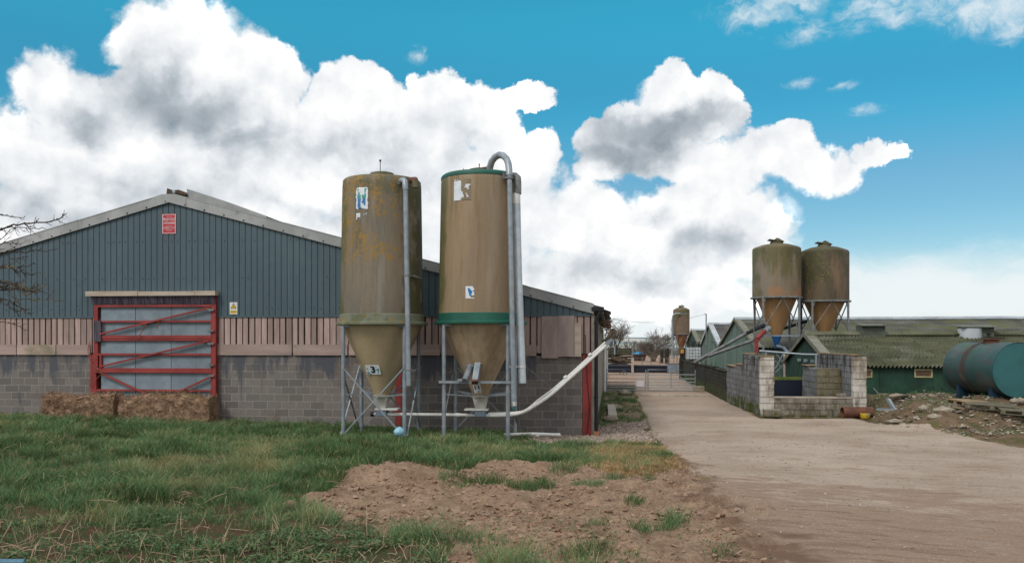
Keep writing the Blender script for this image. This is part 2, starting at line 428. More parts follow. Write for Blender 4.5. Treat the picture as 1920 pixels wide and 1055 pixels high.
M['lid'] = pm('mossy_lid', C(112, 106, 84), C(84, 80, 58), 4)
M['rust'] = pm('rusty_iron', C(110, 70, 52), C(84, 54, 44), 5, bump=.3, patches=[dict(color=C(150, 108, 84), scale=6, lo=.6, hi=.7, fac=.5)])
M['label'] = pm('torn_paper', C(226, 230, 234), C(208, 214, 220), 6, rough=.6, bump=0)
M['label_teal'] = pm('teal_print', C(70, 162, 152), C(58, 146, 140), 8, rough=.5, bump=0)
M['label_blue'] = pm('blue_print', C(74, 134, 190), C(52, 112, 170), 8, rough=.5, bump=0)
M['labelblue2'] = pm('bright_blue_print', C(16, 122, 190), C(14, 110, 176), 8, rough=.5, bump=0)
M['ink'] = pm('black_ink', C(26, 28, 38), C(22, 24, 32), 8, rough=.5, bump=0)
M['label_tan'] = pm('glue_mark', C(142, 128, 106), C(128, 114, 94), 6, rough=.8, bump=0)
M['bluebag'] = pm('light_blue_plastic', C(150, 196, 216), C(128, 176, 200), 9, rough=.35, bump=.4, bscale=22)
M['silo_c'] = silomat('weathered_tan_hopper', C(132, 112, 88), C(112, 98, 80), [
    dict(color=C(124, 116, 104), scale=.9, stretch=(1.5, 1.5, .25), lo=.44, hi=.58, fac=.8),
    dict(color=C(152, 112, 78), scale=.7, stretch=(1, 1, .7), lo=.42, hi=.6, fac=.75, mask=[('z', 6.8, 5.6, .25)]),
    dict(color=C(88, 82, 46), scale=1.0, stretch=(1.6, 1.6, .3), lo=.36, hi=.54, fac=.85, mask=[('z', 6.0, 7.8, .25)]),
    dict(color=C(72, 68, 44), scale=2.2, stretch=(1, 1, .6), lo=.40, hi=.54, fac=.7, mask=[('z', 6.6, 8.2, .22), ('nx', -.2, .5, .1)]),
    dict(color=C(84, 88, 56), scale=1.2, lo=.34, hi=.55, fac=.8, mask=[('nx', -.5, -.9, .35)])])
M['silo_d'] = silomat('dark_mossy_hopper', C(98, 84, 64), C(80, 70, 56), [
    dict(color=C(126, 100, 78), scale=.8, stretch=(1.5, 1.5, .3), lo=.46, hi=.62, fac=.7, mask=[('nx', -.2, .2, .12)]),
    dict(color=C(66, 64, 38), scale=1.2, stretch=(1, 1, .6), lo=.36, hi=.54, fac=.9, mask=[('z', 5.2, 7.6, .2), ('nx', .5, -.5, .1)]),
    dict(color=C(132, 120, 62), scale=10, rough=.78, lo=.54, hi=.59, fac=.7, cluster=(1.2, .42, .55), mask=[('nx', .4, -.1, .12)]),
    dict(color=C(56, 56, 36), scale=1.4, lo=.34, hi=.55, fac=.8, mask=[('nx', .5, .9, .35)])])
M['cone_c'] = pm('orange_tan_cone', C(182, 142, 98), C(166, 128, 88), 1.0, stretch=(1.6, 1.6, .3), rough=.6, bump=.1, patches=[dict(color=C(170, 136, 92), scale=.9, stretch=(1.6, 1.6, .3), lo=.55, hi=.7, fac=.5)])
M['cone_far'] = pm('rust_tan_cone', C(150, 102, 66), C(128, 88, 60), 1.0)
M['blue'] = pm('blue_steel', C(36, 92, 150), C(30, 78, 130), 3, rough=.5)
# sheds
M['greenboard'] = pm('dark_green_board', C(34, 72, 56), C(26, 58, 46), .8, stretch=(3, 3, .6), tint=.35, rough=.7, bump=.15, patches=[dict(color=C(52, 84, 62), scale=1, lo=.55, hi=.7, fac=.5)])
M['oldgreen'] = pm('faded_green_board', C(116, 140, 128), C(88, 112, 102), .9, stretch=(6, 6, .4), tint=.4, rough=.8, bump=.2, patches=[dict(color=C(46, 96, 62), scale=.5, lo=.55, hi=.62, fac=.8, mask=[('z', 1.6, .8, .3)])])
M['mossroof'] = pm('mossy_corrugated_roof', C(100, 102, 78), C(80, 82, 60), .8, tint=.3, rough=.9, bump=.3, bscale=18,
                   patches=[dict(color=C(124, 122, 112), scale=1.2, stretch=(.5, 1, 1), lo=.5, hi=.68, fac=.55), dict(color=C(54, 58, 28), scale=3, lo=.55, hi=.66, fac=.7)])
M['greyroof'] = pm('grey_corrugated_roof', C(118, 118, 110), C(92, 92, 84), .7, tint=.35, rough=.9, bump=.3, bscale=18,
                   patches=[dict(color=C(96, 98, 58), scale=.5, lo=.46, hi=.64, fac=.75), dict(color=C(66, 64, 62), scale=.9, lo=.56, hi=.68, fac=.7)])
M['slateroof'] = pm('purple_grey_roof', C(122, 118, 118), C(98, 94, 94), .7, tint=.3, rough=.9, bump=.25)
M['barge'] = pm('weathered_barge_board', C(126, 125, 112), C(104, 103, 88), 1.5, bump=.2)
M['bargewhite'] = pm('pale_barge_board', C(186, 192, 196), C(164, 170, 174), 1.5)
M['ridge'] = pm('pale_ridge_cap', C(168, 176, 182), C(146, 152, 158), 1.2, patches=[dict(color=C(110, 116, 106), scale=2, lo=.55, hi=.7, fac=.5)])
M['cream'] = pm('cream_frame', C(160, 156, 116), C(140, 136, 98), 4)
M['wbrown'] = pm('brown_glazing', C(116, 84, 66), C(96, 66, 52), 3, rough=.4)
M['ventwood'] = pm('grey_vent_timber', C(98, 104, 92), C(76, 82, 72), 2, stretch=(1, 1, 5), bump=.3)
M['ventcap'] = pm('vent_cap', C(116, 122, 108), C(92, 98, 84), 3)
# walls of the pen
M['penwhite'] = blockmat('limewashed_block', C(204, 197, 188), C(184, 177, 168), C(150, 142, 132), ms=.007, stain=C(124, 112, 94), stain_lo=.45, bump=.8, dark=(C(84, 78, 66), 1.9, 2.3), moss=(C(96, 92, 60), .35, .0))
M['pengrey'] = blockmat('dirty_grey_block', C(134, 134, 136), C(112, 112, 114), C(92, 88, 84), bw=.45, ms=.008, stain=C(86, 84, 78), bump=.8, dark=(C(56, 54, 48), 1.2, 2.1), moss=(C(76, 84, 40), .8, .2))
M['penolive'] = blockmat('olive_block', C(132, 125, 104), C(114, 108, 90), C(92, 88, 72), ms=.007, stain=C(98, 88, 58), bump=.6, moss=(C(92, 98, 34), .9, .3))
M['penlow'] = blockmat('weathered_low_block', C(150, 142, 128), C(124, 116, 104), C(100, 94, 82), ms=.007, stain=C(74, 68, 54), stain_lo=.44, bump=.9, moss=(C(84, 84, 44), .3, .0))
M['mosswall'] = blockmat('dark_mossy_stone', C(66, 64, 54), C(40, 40, 34), C(26, 26, 22), bw=.42, bh=.19, ms=.02, stain=C(34, 36, 26), stain_lo=.45, bump=1.2, moss=(C(66, 78, 30), .9, .2))
M['coping'] = pm('lichen_coping', C(132, 118, 92), C(104, 84, 58), 2.5, bump=.6, patches=[dict(color=C(152, 104, 52), scale=2, lo=.5, hi=.62, fac=.6)])
M['navy'] = pm('navy_plastic_sheet', C(30, 36, 52), C(24, 28, 42), 1, rough=.45, bump=.05)
M['mossboard'] = pm('mossy_board', C(104, 118, 48), C(80, 92, 40), 3)
M['yellow'] = pm('yellow_plastic', C(206, 172, 52), C(186, 154, 48), 5, rough=.5, patches=[dict(color=C(120, 100, 60), scale=4, lo=.58, hi=.7, fac=.6)])
M['tank'] = pm('teal_painted_steel', C(52, 82, 80), C(44, 72, 70), .8, rough=.5, bump=.06, patches=[
    dict(color=C(76, 62, 66), scale=3.2, stretch=(1, 1, 1), detail=8, rough=.7, lo=.54, hi=.58, fac=.8),
    dict(color=C(104, 98, 92), scale=.9, stretch=(.6, .6, 2), lo=.5, hi=.7, fac=.5),
    dict(color=C(58, 84, 46), scale=1.2, lo=.58, hi=.68, fac=.6)])
M['tankend'] = pm('teal_end_plate', C(52, 104, 106), C(46, 92, 94), 1.1, rough=.5, bump=.05, patches=[dict(color=C(36, 74, 76), scale=7, lo=.64, hi=.7, fac=.5)])
M['tankband'] = pm('rusted_band', C(70, 60, 56), C(54, 50, 48), 2, bump=.2, patches=[dict(color=C(120, 112, 98), scale=2, lo=.55, hi=.68, fac=.6)])
M['cradle'] = pm('navy_cradle', C(30, 58, 76), C(24, 46, 62), 2, rough=.5)
M['pallet'] = pm('grey_pallet_wood', C(134, 128, 108), C(108, 102, 84), 2, stretch=(3, 3, 3), tint=.4, bump=.3)
M['newpallet'] = pm('fresh_pallet_wood', C(176, 150, 120), C(150, 124, 98), 2, tint=.35, bump=.2)
M['wood'] = pm('old_brown_wood', C(104, 86, 66), C(80, 66, 52), 3, stretch=(2, 2, 2), tint=.3, bump=.3)
M['darkwood'] = pm('dark_damp_wood', C(48, 46, 40), C(36, 36, 32), 2, tint=.3)
M['ibc'] = pm('white_ibc_plastic', C(206, 212, 216), C(188, 196, 202), 2, rough=.4, bump=0)
M['bark'] = pm('grey_brown_bark', C(84, 72, 62), C(62, 54, 48), 6, bump=.4, patches=[dict(color=C(96, 92, 58), scale=3, lo=.56, hi=.66, fac=.5)])
M['farbark'] = pm('distant_twig', C(118, 108, 100), C(100, 92, 86), 3, bump=0)
M['twig'] = pm('lichened_twig', C(74, 62, 52), C(56, 46, 40), 5, bump=.3, patches=[dict(color=C(128, 112, 66), scale=2, lo=.5, hi=.6, fac=.7, mask=[('z', 4.2, 3.8, .4)])])
M['skip'] = pm('brown_skip_steel', C(82, 60, 52), C(62, 48, 46), 2)
M['bluefilm'] = pm('blue_film', C(60, 144, 190), C(46, 124, 172), 2, rough=.4)
M['stone'] = pm('pale_stone', C(176, 164, 146), C(148, 136, 118), 5, tint=.45, bump=.4)
M['clod'] = pm('brown_clod', C(140, 106, 84), C(116, 86, 68), 6, tint=.45, bump=.4, tintcol=C(188, 164, 142))
M['gravel'] = pm('mixed_gravel', C(200, 184, 170), C(168, 144, 130), 8, tint=.5, bump=.3)
M['kerb'] = pm('concrete_strip', C(186, 174, 160), C(160, 148, 134), 3)
M['wire'] = pm('dark_wire', C(70, 74, 78), C(60, 62, 66), 3, bump=0)
M['bluepipe'] = pm('blue_water_pipe', C(84, 128, 150), C(72, 112, 134), 6, rough=.45)
# ------------------------------------------------------------------ ground zones
Z_CONC = gpoly([(1192, 736), (1203, 760), (1213, 785), (1222, 812), (1240, 832), (1265, 858), (1290, 884), (1330, 930), (1400, 1010), (1480, 1120),
                (2400, 1120), (2400, 850), (1920, 838), (1760, 803), (1640, 792), (1600, 783), (1450, 784), (1425, 783), (1372, 757), (1310, 725), (1300, 700), (1195, 700)])
Z_SOIL = gpoly([(560, 940), (600, 915), (640, 893), (670, 876), (745, 864), (810, 868), (850, 884), (890, 872), (960, 862), (1050, 866), (1110, 880),
                (1190, 884), (1250, 866), (1276, 850), (1330, 886), (1370, 930), (1450, 1012), (1540, 1120), (820, 1120), (850, 1050), (830, 1012), (760, 1006), (700, 990), (650, 972), (600, 960)])
Z_DEAD = gpoly([(1080, 846), (1130, 832), (1200, 828), (1236, 834), (1262, 858), (1275, 880), (1230, 886), (1170, 880), (1110, 870)])
Z_GRAV = gpoly([(960, 816), (1090, 806), (1118, 803), (1150, 794), (1212, 786), (1224, 814), (1238, 832), (1170, 828), (1100, 830), (1020, 828)])
Z_VERGE = gpoly([(1132, 728), (1192, 734), (1203, 760), (1213, 787), (1150, 794), (1124, 798)])
Z_YARD = gpoly([(1140, 722), (1330, 722), (1320, 690), (1300, 662), (1140, 662)])
Z_BANK = gpoly([(1632, 790), (1760, 803), (1920, 838), (2400, 850), (2400, 690), (1625, 700)])
Z_WEED = gpoly([(-400, 958), (120, 962), (230, 972), (330, 968), (520, 985), (660, 978), (760, 1008), (850, 1020), (870, 1140), (-400, 1140)])
PATCH = [(995, 908, .45), (898, 1012, .36), (1140, 970, .22), (1196, 936, .24), (700, 1030, .55), (660, 985, .5), (1060, 880, .35), (930, 900, .4), (1110, 1045, .4), (960, 1046, .5), (1250, 985, .22), (1170, 1048, .22), (1380, 1050, .3), (1100, 905, .35), (1215, 905, .2), (1160, 895, .35), (880, 905, .4), (1400, 1060, .3), (1270, 978, .22), (1120, 985, .18), (1205, 985, .2), (850, 900, .3)]
PATCHW = [(*ground_at(a, b), c) for a, b, c in PATCH]
MOUNDS = [(*ground_at(735, 893), 1.15, .7, .20), (*ground_at(615, 932), .6, .45, .13), (*ground_at(1000, 876), 1.5, .35, .10), (*ground_at(1230, 905), 1.3, .45, .06), (*ground_at(900, 935), 1.6, .5, .07), (*ground_at(1180, 1020), 1.0, .4, .06)]

def zones(x, y):
    x = np.asarray(x, float); y = np.asarray(y, float)
    n = (fbm(x * .9, y * .9, 4) - .5); n2 = (fbm(x * 3.1 + 40, y * 3.1, 3) - .5)
    w = n * 1.1 + n2 * .5
    def m(poly, soft=.18, wob=1.0): return sstep(-soft, soft, poly_sd(x, y, poly) + w * wob)
    ne = 1 - sstep(15.5, 20, y)
    conc = sstep(-.12 - .55 * ne, .12 + .55 * ne, poly_sd(x, y, Z_CONC) + w * (.28 + 1.3 * ne))
    soil = m(Z_SOIL, .15, .9); dead = m(Z_DEAD, .4, 1.2); grav = m(Z_GRAV, .2, .6); verge = m(Z_VERGE, .3, .4)
    yard = m(Z_YARD, .6, .8); bank = m(Z_BANK, .3, .8); weed = m(Z_WEED, .3, 1.2)
    tuft = np.zeros_like(x)
    for (px, py, r) in PATCHW:
        d = np.hypot((x - px), (y - py) * .8) / r
        tuft = np.maximum(tuft, 1 - sstep(.45, 1.0, d + w * .5))
    far = sstep(58, 66, y)
    grass = 1 - np.maximum.reduce([conc, soil, grav, yard, bank * 1.0, far * .75, dead * .72])
    grass = np.clip(grass, 0, 1)
    grass = np.where(verge > .5, np.clip(.12 + 2.6 * n2 + 1.8 * n, 0, 1) * verge, grass)
    grass = np.maximum(grass, tuft * .95 * (1 - conc))
    grass = grass * (1 - sstep(.02, .2, conc))
    inside = (x < -.5) & (y > 24.75) & (x > -27) & (y < 58)
    grass = np.where(inside, 0, grass)
    return dict(conc=conc, soil=soil, dead=dead, grav=grav, verge=verge, yard=yard, bank=bank, weed=weed * (1 - soil), tuft=tuft, grass=grass, w=w)

def height(x, y, z=None):
    x = np.asarray(x, float); y = np.asarray(y, float)
    if z is None: z = zones(x, y)
    h = h_base(x, y)
    near = 1 - sstep(60, 120, np.hypot(x, y))
    soil = np.maximum(z['soil'] * (1 - .6 * z['tuft']), .0)
    for (mx, my, rx, ry, a) in MOUNDS:
        d = np.hypot((x - mx) / rx, (y - my) / ry) + (z['w']) * .6
        h = h + a * (1 - sstep(.2, 1.1, d))
    cl = fbm(x * 5.5, y * 5.5, 4) - .5; lump = fbm(x * 1.6 + 9, y * 1.6, 3) - .5
    rid = 1 - np.abs(2 * fbm(x * 3.4 + 5, y * 3.4 + 3, 4) - 1)
    h = h + soil * (.13 * cl + .12 * lump + .06 * (rid - .8) + .05 * (fbm(x * 13, y * 13, 2) - .5))
    rough_ = np.clip(z['grass'] + z['weed'] * .6, 0, 1)
    h = h + rough_ * near * (.14 * lump + .05 * cl)
    h = h + z['bank'] * near * (.34 * lump + .20 * cl)
    rut = 1 - np.abs(2 * fbm(x * .35 + y * .10 + 3, y * 1.5 - x * .45 + 8, 5) - 1)
    h = h + z['conc'] * (.012 * (fbm(x * .8, y * .8, 3) - .5) + (1 - sstep(11, 17, y)) * near * (.05 * (rut - .8) + .02 * (fbm(x * 6, y * 6, 3) - .5))) - (1 - z['conc']) * near * .03 * sstep(.2, .8, z['conc'] * 0 + 1)
    # tyre lug prints beside the track
    for (a, b2, wd) in TYRES:
        ex, ey = b2[0] - a[0], b2[1] - a[1]; L = math.hypot(ex, ey); ex /= L; ey /= L
        s_ = (x - a[0]) * ex + (y - a[1]) * ey; t_ = (x - a[0]) * -ey + (y - a[1]) * ex + (z['w']) * .18
        msk = sstep(0, .5, s_) * sstep(L, L - .5, s_) * (1 - sstep(wd * .7, wd, np.abs(t_)))
        lug = np.sin((s_ * 1.0 + np.abs(t_) * .5 + z['w'] * .12) * 2 * PI / .30)
        h = h + msk * (.075 * lug - .03)
    return h
TYRES = [(ground_at(1245, 852), ground_at(1300, 905), .27), (ground_at(1308, 915), ground_at(1385, 985), .32), (ground_at(1400, 930), ground_at(1450, 975), .26),
         (ground_at(1395, 990), ground_at(1480, 1035), .24)]

def axis(segs):
    out = [segs[0][0]]
    for a, b, st in segs:
        n = max(1, int(round((b - a) / st)))
        out += list(a + (b - a) * (np.arange(1, n + 1) / n))
    return out
def grow(a, b, s0, k):
    out = []; s = s0; p = a
    sg = 1 if b > a else -1
    while (b - p) * sg > 0:
        p += sg * s; s *= k; out.append(p)
    out[-1] = b
    return out
xs = list(reversed(grow(-9.0, -4000, .14, 1.07))) + axis([(-9.0, 7.6, .055)]) + grow(7.6, 4000, .12, 1.065)
ys = list(reversed(grow(5.6, -120, .3, 1.25))) + axis([(5.6, 15, .05), (15, 27, .07)]) + grow(27, 4000, .12, 1.055)
XX, YY = np.meshgrid(np.array(xs), np.array(ys))
ZN = zones(XX, YY); HH = height(XX, YY, ZN)
farR = np.hypot(XX, YY)
ny_, nx_ = XX.shape
idx = np.arange(nx_ * ny_).reshape(ny_, nx_)
quads = np.stack([idx[:-1, :-1], idx[:-1, 1:], idx[1:, 1:], idx[1:, :-1]], -1).reshape(-1, 4)
V = np.stack([XX, YY, HH], -1).reshape(-1, 3)
col1 = np.stack([ZN['conc'], ZN['grass'], ZN['soil'], np.ones_like(XX)], -1).reshape(-1, 4)
col2 = np.stack([ZN['dead'], ZN['grav'], ZN['bank'], np.ones_like(XX)], -1).reshape(-1, 4)
col3 = np.stack([ZN['weed'], ZN['yard'], ZN['tuft'], np.ones_like(XX)], -1).reshape(-1, 4)

def groundmat():
    m, nt, bs, out = _nt('farm_ground'); b = NB(nt)
    P = b.n('ShaderNodeNewGeometry').outputs['Position']
    def sep(nm):
        s = b.n('ShaderNodeSeparateColor'); b.link(b.attr(nm).outputs['Color'], s.inputs[0]); return s.outputs
    A1, A2, A3 = sep('zone_a'), sep('zone_b'), sep('zone_c')
    big = b.noise(P, .35, 6); mid = b.noise(P, 2.2, 7, .65); fine = b.noise(P, 16, 6, .7); peb = b.noise(P, 45, 3, .6)
    vor = b.n('ShaderNodeTexVoronoi'); b.link(P, vor.inputs['Vector']); vor.inputs['Scale'].default_value = 28
    vfac = vor.outputs['Distance']; vcol = b.n('ShaderNodeSeparateColor'); b.link(vor.outputs['Color'], vcol.inputs[0])
    # soil
    soil = b.mix(b.ss(mid, .35, .68), C(154, 130, 108), C(124, 101, 83))
    soil = b.mix(b.math('MULTIPLY', b.ss(fine, .42, .66), .55), soil, C(94, 74, 60))
    soil = b.mix(b.math('MULTIPLY', b.ss(peb, .6, .68), .55), soil, C(188, 164, 146))
    # earth under the grass
    under = b.mix(b.ss(mid, .4, .6), C(74, 70, 46), C(92, 74, 56))
    # weedy ground at the front
    weed = b.mix(b.ss(b.noise(P, 5, 7, .7), .42, .58), C(84, 62, 48), C(58, 70, 42))
    # dust covered concrete
    st = b.vmath('ADD', P, (0, 0, 0))
    rot = b.n('ShaderNodeMapping'); b.link(st, rot.inputs[0]); rot.inputs['Rotation'].default_value = (0, 0, math.radians(-18)); rot.inputs['Scale'].default_value = (.55, 1.3, 1)
    streak = b.noise(rot.outputs[0], 1.3, 10, .74)
    rot2 = b.n('ShaderNodeMapping'); b.link(st, rot2.inputs[0]); rot2.inputs['Rotation'].default_value = (0, 0, math.radians(-26)); rot2.inputs['Scale'].default_value = (.4, 2.0, 1)
    streak2 = b.noise(rot2.outputs[0], 2.1, 10, .76)
    sy = b.n('ShaderNodeSeparateXYZ'); b.link(P, sy.inputs[0])
    conc = b.mix(b.ss(big, .35, .65), C(173, 157, 142), C(154, 138, 123))
    conc = b.mix(b.math('MULTIPLY', b.ss(fine, .44, .62), .55), conc, C(136, 118, 103))
    nearm = b.ss(b.math('ADD', sy.outputs[1], b.math('ADD', b.math('MULTIPLY', b.math('SUBTRACT', big, .5), 26.0), b.math('MULTIPLY', b.math('SUBTRACT', mid, .5), 7.0))), 16.5, 9.5)      # dirt carried onto the slab towards the front
    dirt = b.math('ADD', b.math('ADD', b.math('MULTIPLY', streak, .75), b.math('MULTIPLY', big, .35)), b.math('MULTIPLY', nearm, .27))
    conc = b.mix(b.math('MULTIPLY', b.ss(dirt, .54, .72), .85), conc, C(134, 112, 95))
    conc = b.mix(b.math('MULTIPLY', b.ss(b.math('ADD', streak2, b.math('MULTIPLY', nearm, .07)), .57, .64), .7), conc, C(112, 90, 73))
    gap = b.ss(sy.outputs[1], 45.5, 34, 0, 1)
    conc = b.mix(b.math('MULTIPLY', b.math('SUBTRACT', 1.0, gap), .5), conc, C(146, 122, 104))
    conc = b.mix(b.math('MULTIPLY', b.ss(peb, .40, .30), .5), conc, C(112, 94, 80))
    conc = b.mix(b.math('MULTIPLY', b.ss(peb, .60, .68), .6), conc, C(200, 186, 172))
    conc = b.mix(b.math('MULTIPLY', b.math('MULTIPLY', b.ss(b.noise(P, 3.3, 10, .8), .56, .62), b.ss(big, .42, .58)), .55), conc, C(118, 98, 82))
    spk = b.n('ShaderNodeTexVoronoi'); b.link(P, spk.inputs['Vector']); spk.inputs['Scale'].default_value = 2.3
    conc = b.mix(b.math('MULTIPLY', b.ss(spk.outputs['Distance'], .13, .05), .7), conc, C(92, 76, 64))
    # gravel
    grav = b.mix(vcol.outputs[0], C(146, 122, 108), C(196, 182, 168))
    grav = b.mix(b.ss(vfac, .45, .7), grav, C(84, 66, 56))
    # bank
    bank = b.mix(b.ss(mid, .38, .62), C(112, 92, 74), C(86, 74, 56))
    bank = b.mix(b.math('MULTIPLY', b.ss(b.noise(P, 1.1, 6, .65), .5, .62), .7), bank, C(84, 84, 48))
    bank = b.mix(b.math('MULTIPLY', b.ss(fine, .52, .7), .5), bank, C(150, 132, 112))
    dead = b.mix(b.ss(b.noise(P, 6, 6, .7), .35, .65), C(166, 132, 92), C(134, 104, 74))
    yard = b.mix(b.ss(mid, .35, .65), C(168, 142, 122), C(138, 112, 94))
    base = b.mix(b.ss(big, .4, .6), C(132, 112, 90), C(108, 98, 70))
    # far pasture and plough beyond the yard
    dist = b.vmath('LENGTH', P)
    farc = b.mix(b.ss(b.noise(b.scale(P, (.004, .004, 0)), 1.6, 3), .42, .58), C(96, 104, 74), C(150, 132, 112))
    base = b.mix(b.ss(dist, 140, 240), base, farc)
    def blend(c, f, c2, lo=.35, hi=.65, amp=.5):
        f2 = b.ss(b.math('ADD', f, b.math('MULTIPLY', b.math('SUBTRACT', fine, .5), amp)), lo, hi)
        return b.mix(f2, c, c2)
    c = base
    c = blend(c, A1[1], under); c = blend(c, A3[0], weed); c = blend(c, A3[1], yard); c = blend(c, A2[2], bank)
    c = blend(c, A2[1], grav); c = blend(c, A1[2], soil, .3, .6, .7); c = blend(c, A2[0], dead, .3, .7, 1.0)
    c = blend(c, A1[0], conc, .42, .6, .35)
    ef = b.math('MULTIPLY', b.ss(A1[0], .12, .45), b.ss(A1[0], .97, .6))
    ef = b.math('MULTIPLY', b.math('MULTIPLY', ef, b.ss(sy.outputs[1], 24, 20)), b.ss(mid, .36, .56))
    c = b.mix(b.math('MULTIPLY', ef, .95), c, C(106, 84, 69))
    b.link(c, bs.inputs['Base Color']); bs.inputs['Roughness'].default_value = .95; bs.inputs['Specular IOR Level'].default_value = .12
    bp = b.n('ShaderNodeBump'); bp.inputs['Distance'].default_value = .03
    hgt = b.math('ADD', b.math('MULTIPLY', fine, .8), b.math('MULTIPLY', peb, .35))
    b.link(b.math('SUBTRACT', 1.0, b.math('MULTIPLY', A1[0], .5)), bp.inputs['Strength'])
    b.link(hgt, bp.inputs['Height']); b.link(bp.outputs[0], bs.inputs['Normal'])
    return m
GM = groundmat()
qc = col1[quads][:, :, 0].mean(1); qs = col1[quads][:, :, 2].mean(1); qy = V[quads][:, :, 1].mean(1); qx = V[quads][:, :, 0].mean(1)
is_track = qc > .5
is_soil = (~is_track) & (qs > .5)
def sub(mask, name, label):
    q = quads[mask]; used = np.unique(q); re = np.full(len(V), -1); re[used] = np.arange(len(used))
    return fast_mesh(name, V[used], [re[q]], GM, kind='structure', label=label, col=dict(zone_a=col1[used], zone_b=col2[used], zone_c=col3[used]))
sub(~(is_track | is_soil), 'ground', 'uneven farm ground under the grass, verge and rubble')
sub(is_track, 'track', 'dusty pale concrete farm track running to the gates')
sub(is_soil, 'bare_soil', 'turned bare brown soil between the grass and the track')

# ------------------------------------------------------------------ grass
def leafmat(name, ramp, transl=.25, rough=.55):
    m, nt, bs, out = _nt(name); b = NB(nt)
    t = b.attr('tint').outputs['Fac']
    cr = b.n('ShaderNodeValToRGB'); b.link(t, cr.inputs[0])
    el = cr.color_ramp.elements
    while len(el) < len(ramp): el.new(.5)
    for e, (p, c) in zip(el, ramp): e.position = p; e.color = c
    P = b.n('ShaderNodeNewGeometry').outputs['Position']
    col = b.mix(b.math('MULTIPLY', b.ss(b.noise(P, 1.2, 4), .4, .65), .35), cr.outputs[0], C(60, 72, 34))
    b.link(col, bs.inputs['Base Color']); bs.inputs['Roughness'].default_value = rough; bs.inputs['Specular IOR Level'].default_value = .25
    tr = b.n('ShaderNodeBsdfTranslucent'); b.link(col, tr.inputs[0])
    mx = b.n('ShaderNodeMixShader'); mx.inputs[0].default_value = transl
    b.link(bs.outputs[0], mx.inputs[1]); b.link(tr.outputs[0], mx.inputs[2]); b.link(mx.outputs[0], out.inputs[0])
    return m
GRM = leafmat('meadow_grass', [(0, C(64, 86, 40)), (.3, C(78, 108, 60)), (.55, C(98, 134, 88)), (.75, C(122, 148, 100)), (.87, C(160, 150, 104)), (1, C(192, 174, 136))])
DGM = leafmat('dead_grass', [(0, C(140, 112, 74)), (.5, C(178, 146, 102)), (1, C(204, 176, 132))], .2)

def blades(name, x, y, H, W, lean, tint, mat, label, base_z=None, segs=3):
    n = len(x)
    z = height(x, y) if base_z is None else base_z
    a = rng.random(n) * 2 * PI
    wind = .25
    dx = np.cos(a) * lean + wind * .3 * lean; dy = np.sin(a) * lean
    fa = rng.random(n) * PI; wx = np.cos(fa) * W / 2; wy = np.sin(fa) * W / 2
    ts = [0, .45, .8, 1.0] if segs == 3 else [0, .6, 1.0]
    rows = []
    for t in ts[:-1]:
        k = t ** 1.8; wf = 1 - .45 * t
        cx = x + dx * H * k; cy = y + dy * H * k; cz = z - .01 + H * (t - .28 * lean * t ** 2.2)
        rows += [np.stack([cx - wx * wf, cy - wy * wf, cz], -1), np.stack([cx + wx * wf, cy + wy * wf, cz], -1)]
    rows.append(np.stack([x + dx * H, y + dy * H, z + H * (1 - .28 * lean) - H * .12 * lean * (lean > .8)], -1))
    k = len(rows)
    Vv = np.stack(rows, 1).reshape(-1, 3); b0 = np.arange(n) * k
    fq = []
    for i in range(len(ts) - 2):
        fq.append(np.stack([b0 + 2 * i, b0 + 2 * i + 1, b0 + 2 * i + 3, b0 + 2 * i + 2], -1))
    ft = np.stack([b0 + k - 3, b0 + k - 2, b0 + k - 1], -1)
    return fast_mesh(name, Vv, [np.concatenate(fq), ft], mat, np.repeat(tint, k), label=label)

def frustum_pts(n, y0, y1, pxa=-40, pxb=1960):
    y = y0 + (y1 - y0) * rng.random(n) ** .8
    d0, d1 = ray(pxa, 700), ray(pxb, 700)
    xa = d0.x / d0.y * y; xb = d1.x / d1.y * y
    return xa + (xb - xa) * rng.random(n), y

# meadow: density per ring, wider blades further off
X, Y, HB, WB, LB, TB = [], [], [], [], [], []
for (y0, y1, dens, wid) in ((5.4, 9.5, 2600, .0058), (9.5, 14, 2100, .007), (14, 19, 1500, .009), (19, 25.0, 1100, .011)):
    d0, d1 = ray(-40, 700), ray(1380, 700)
    area = (d1.x / d1.y - d0.x / d0.y) * (y0 + y1) / 2 * (y1 - y0)
    n = int(area * dens)
    x, y = frustum_pts(n, y0, y1, -40, 1380)
    z = zones(x, y)
    cl = fbm(x * 1.1 + 3, y * 1.3, 3); c2 = fbm(x * 3.0, y * 3.4 + 8, 2)
    g = z['grass'] * (1 - .80 * z['weed']) * (.30 + .7 * sstep(.36, .58, c2)) 
    keep = rng.random(n) < g
    x, y, cl, c2 = x[keep], y[keep], cl[keep], c2[keep]; tf = z['tuft'][keep]; wd = z['weed'][keep]
    nn = len(x)
    tall = sstep(.40, .64, cl) * .55 + sstep(.40, .68, c2) * .75
    H = (.06 + .165 * tall) * (.55 + .75 * rng.random(nn)) * (1 - .35 * wd) * (1 - .15 * (tf > .4))
    H *= 1 - .35 * sstep(-3, 1, x) * sstep(16, 19, y)
    tint = np.clip(.44 + (fbm(x * .7 + 11, y * .7, 3) - .5) * 1.3 + (c2 - .5) * .6 + rng.normal(0, .13, nn), 0, .86)
    straw = rng.random(nn) < (.05 + .20 * sstep(.55, .70, fbm(x * .75 + 31, y * 1.6, 3)))
    tint = np.where(straw, .86 + .14 * rng.random(nn), tint)
    X.append(x); Y.append(y); HB.append(H); WB.append(wid * (.7 + .6 * rng.random(nn))); LB.append(.25 + .85 * rng.random(nn)); TB.append(tint)
X, Y, HB, WB, LB, TB = map(np.concatenate, (X, Y, HB, WB, LB, TB))
print('blades', len(X))
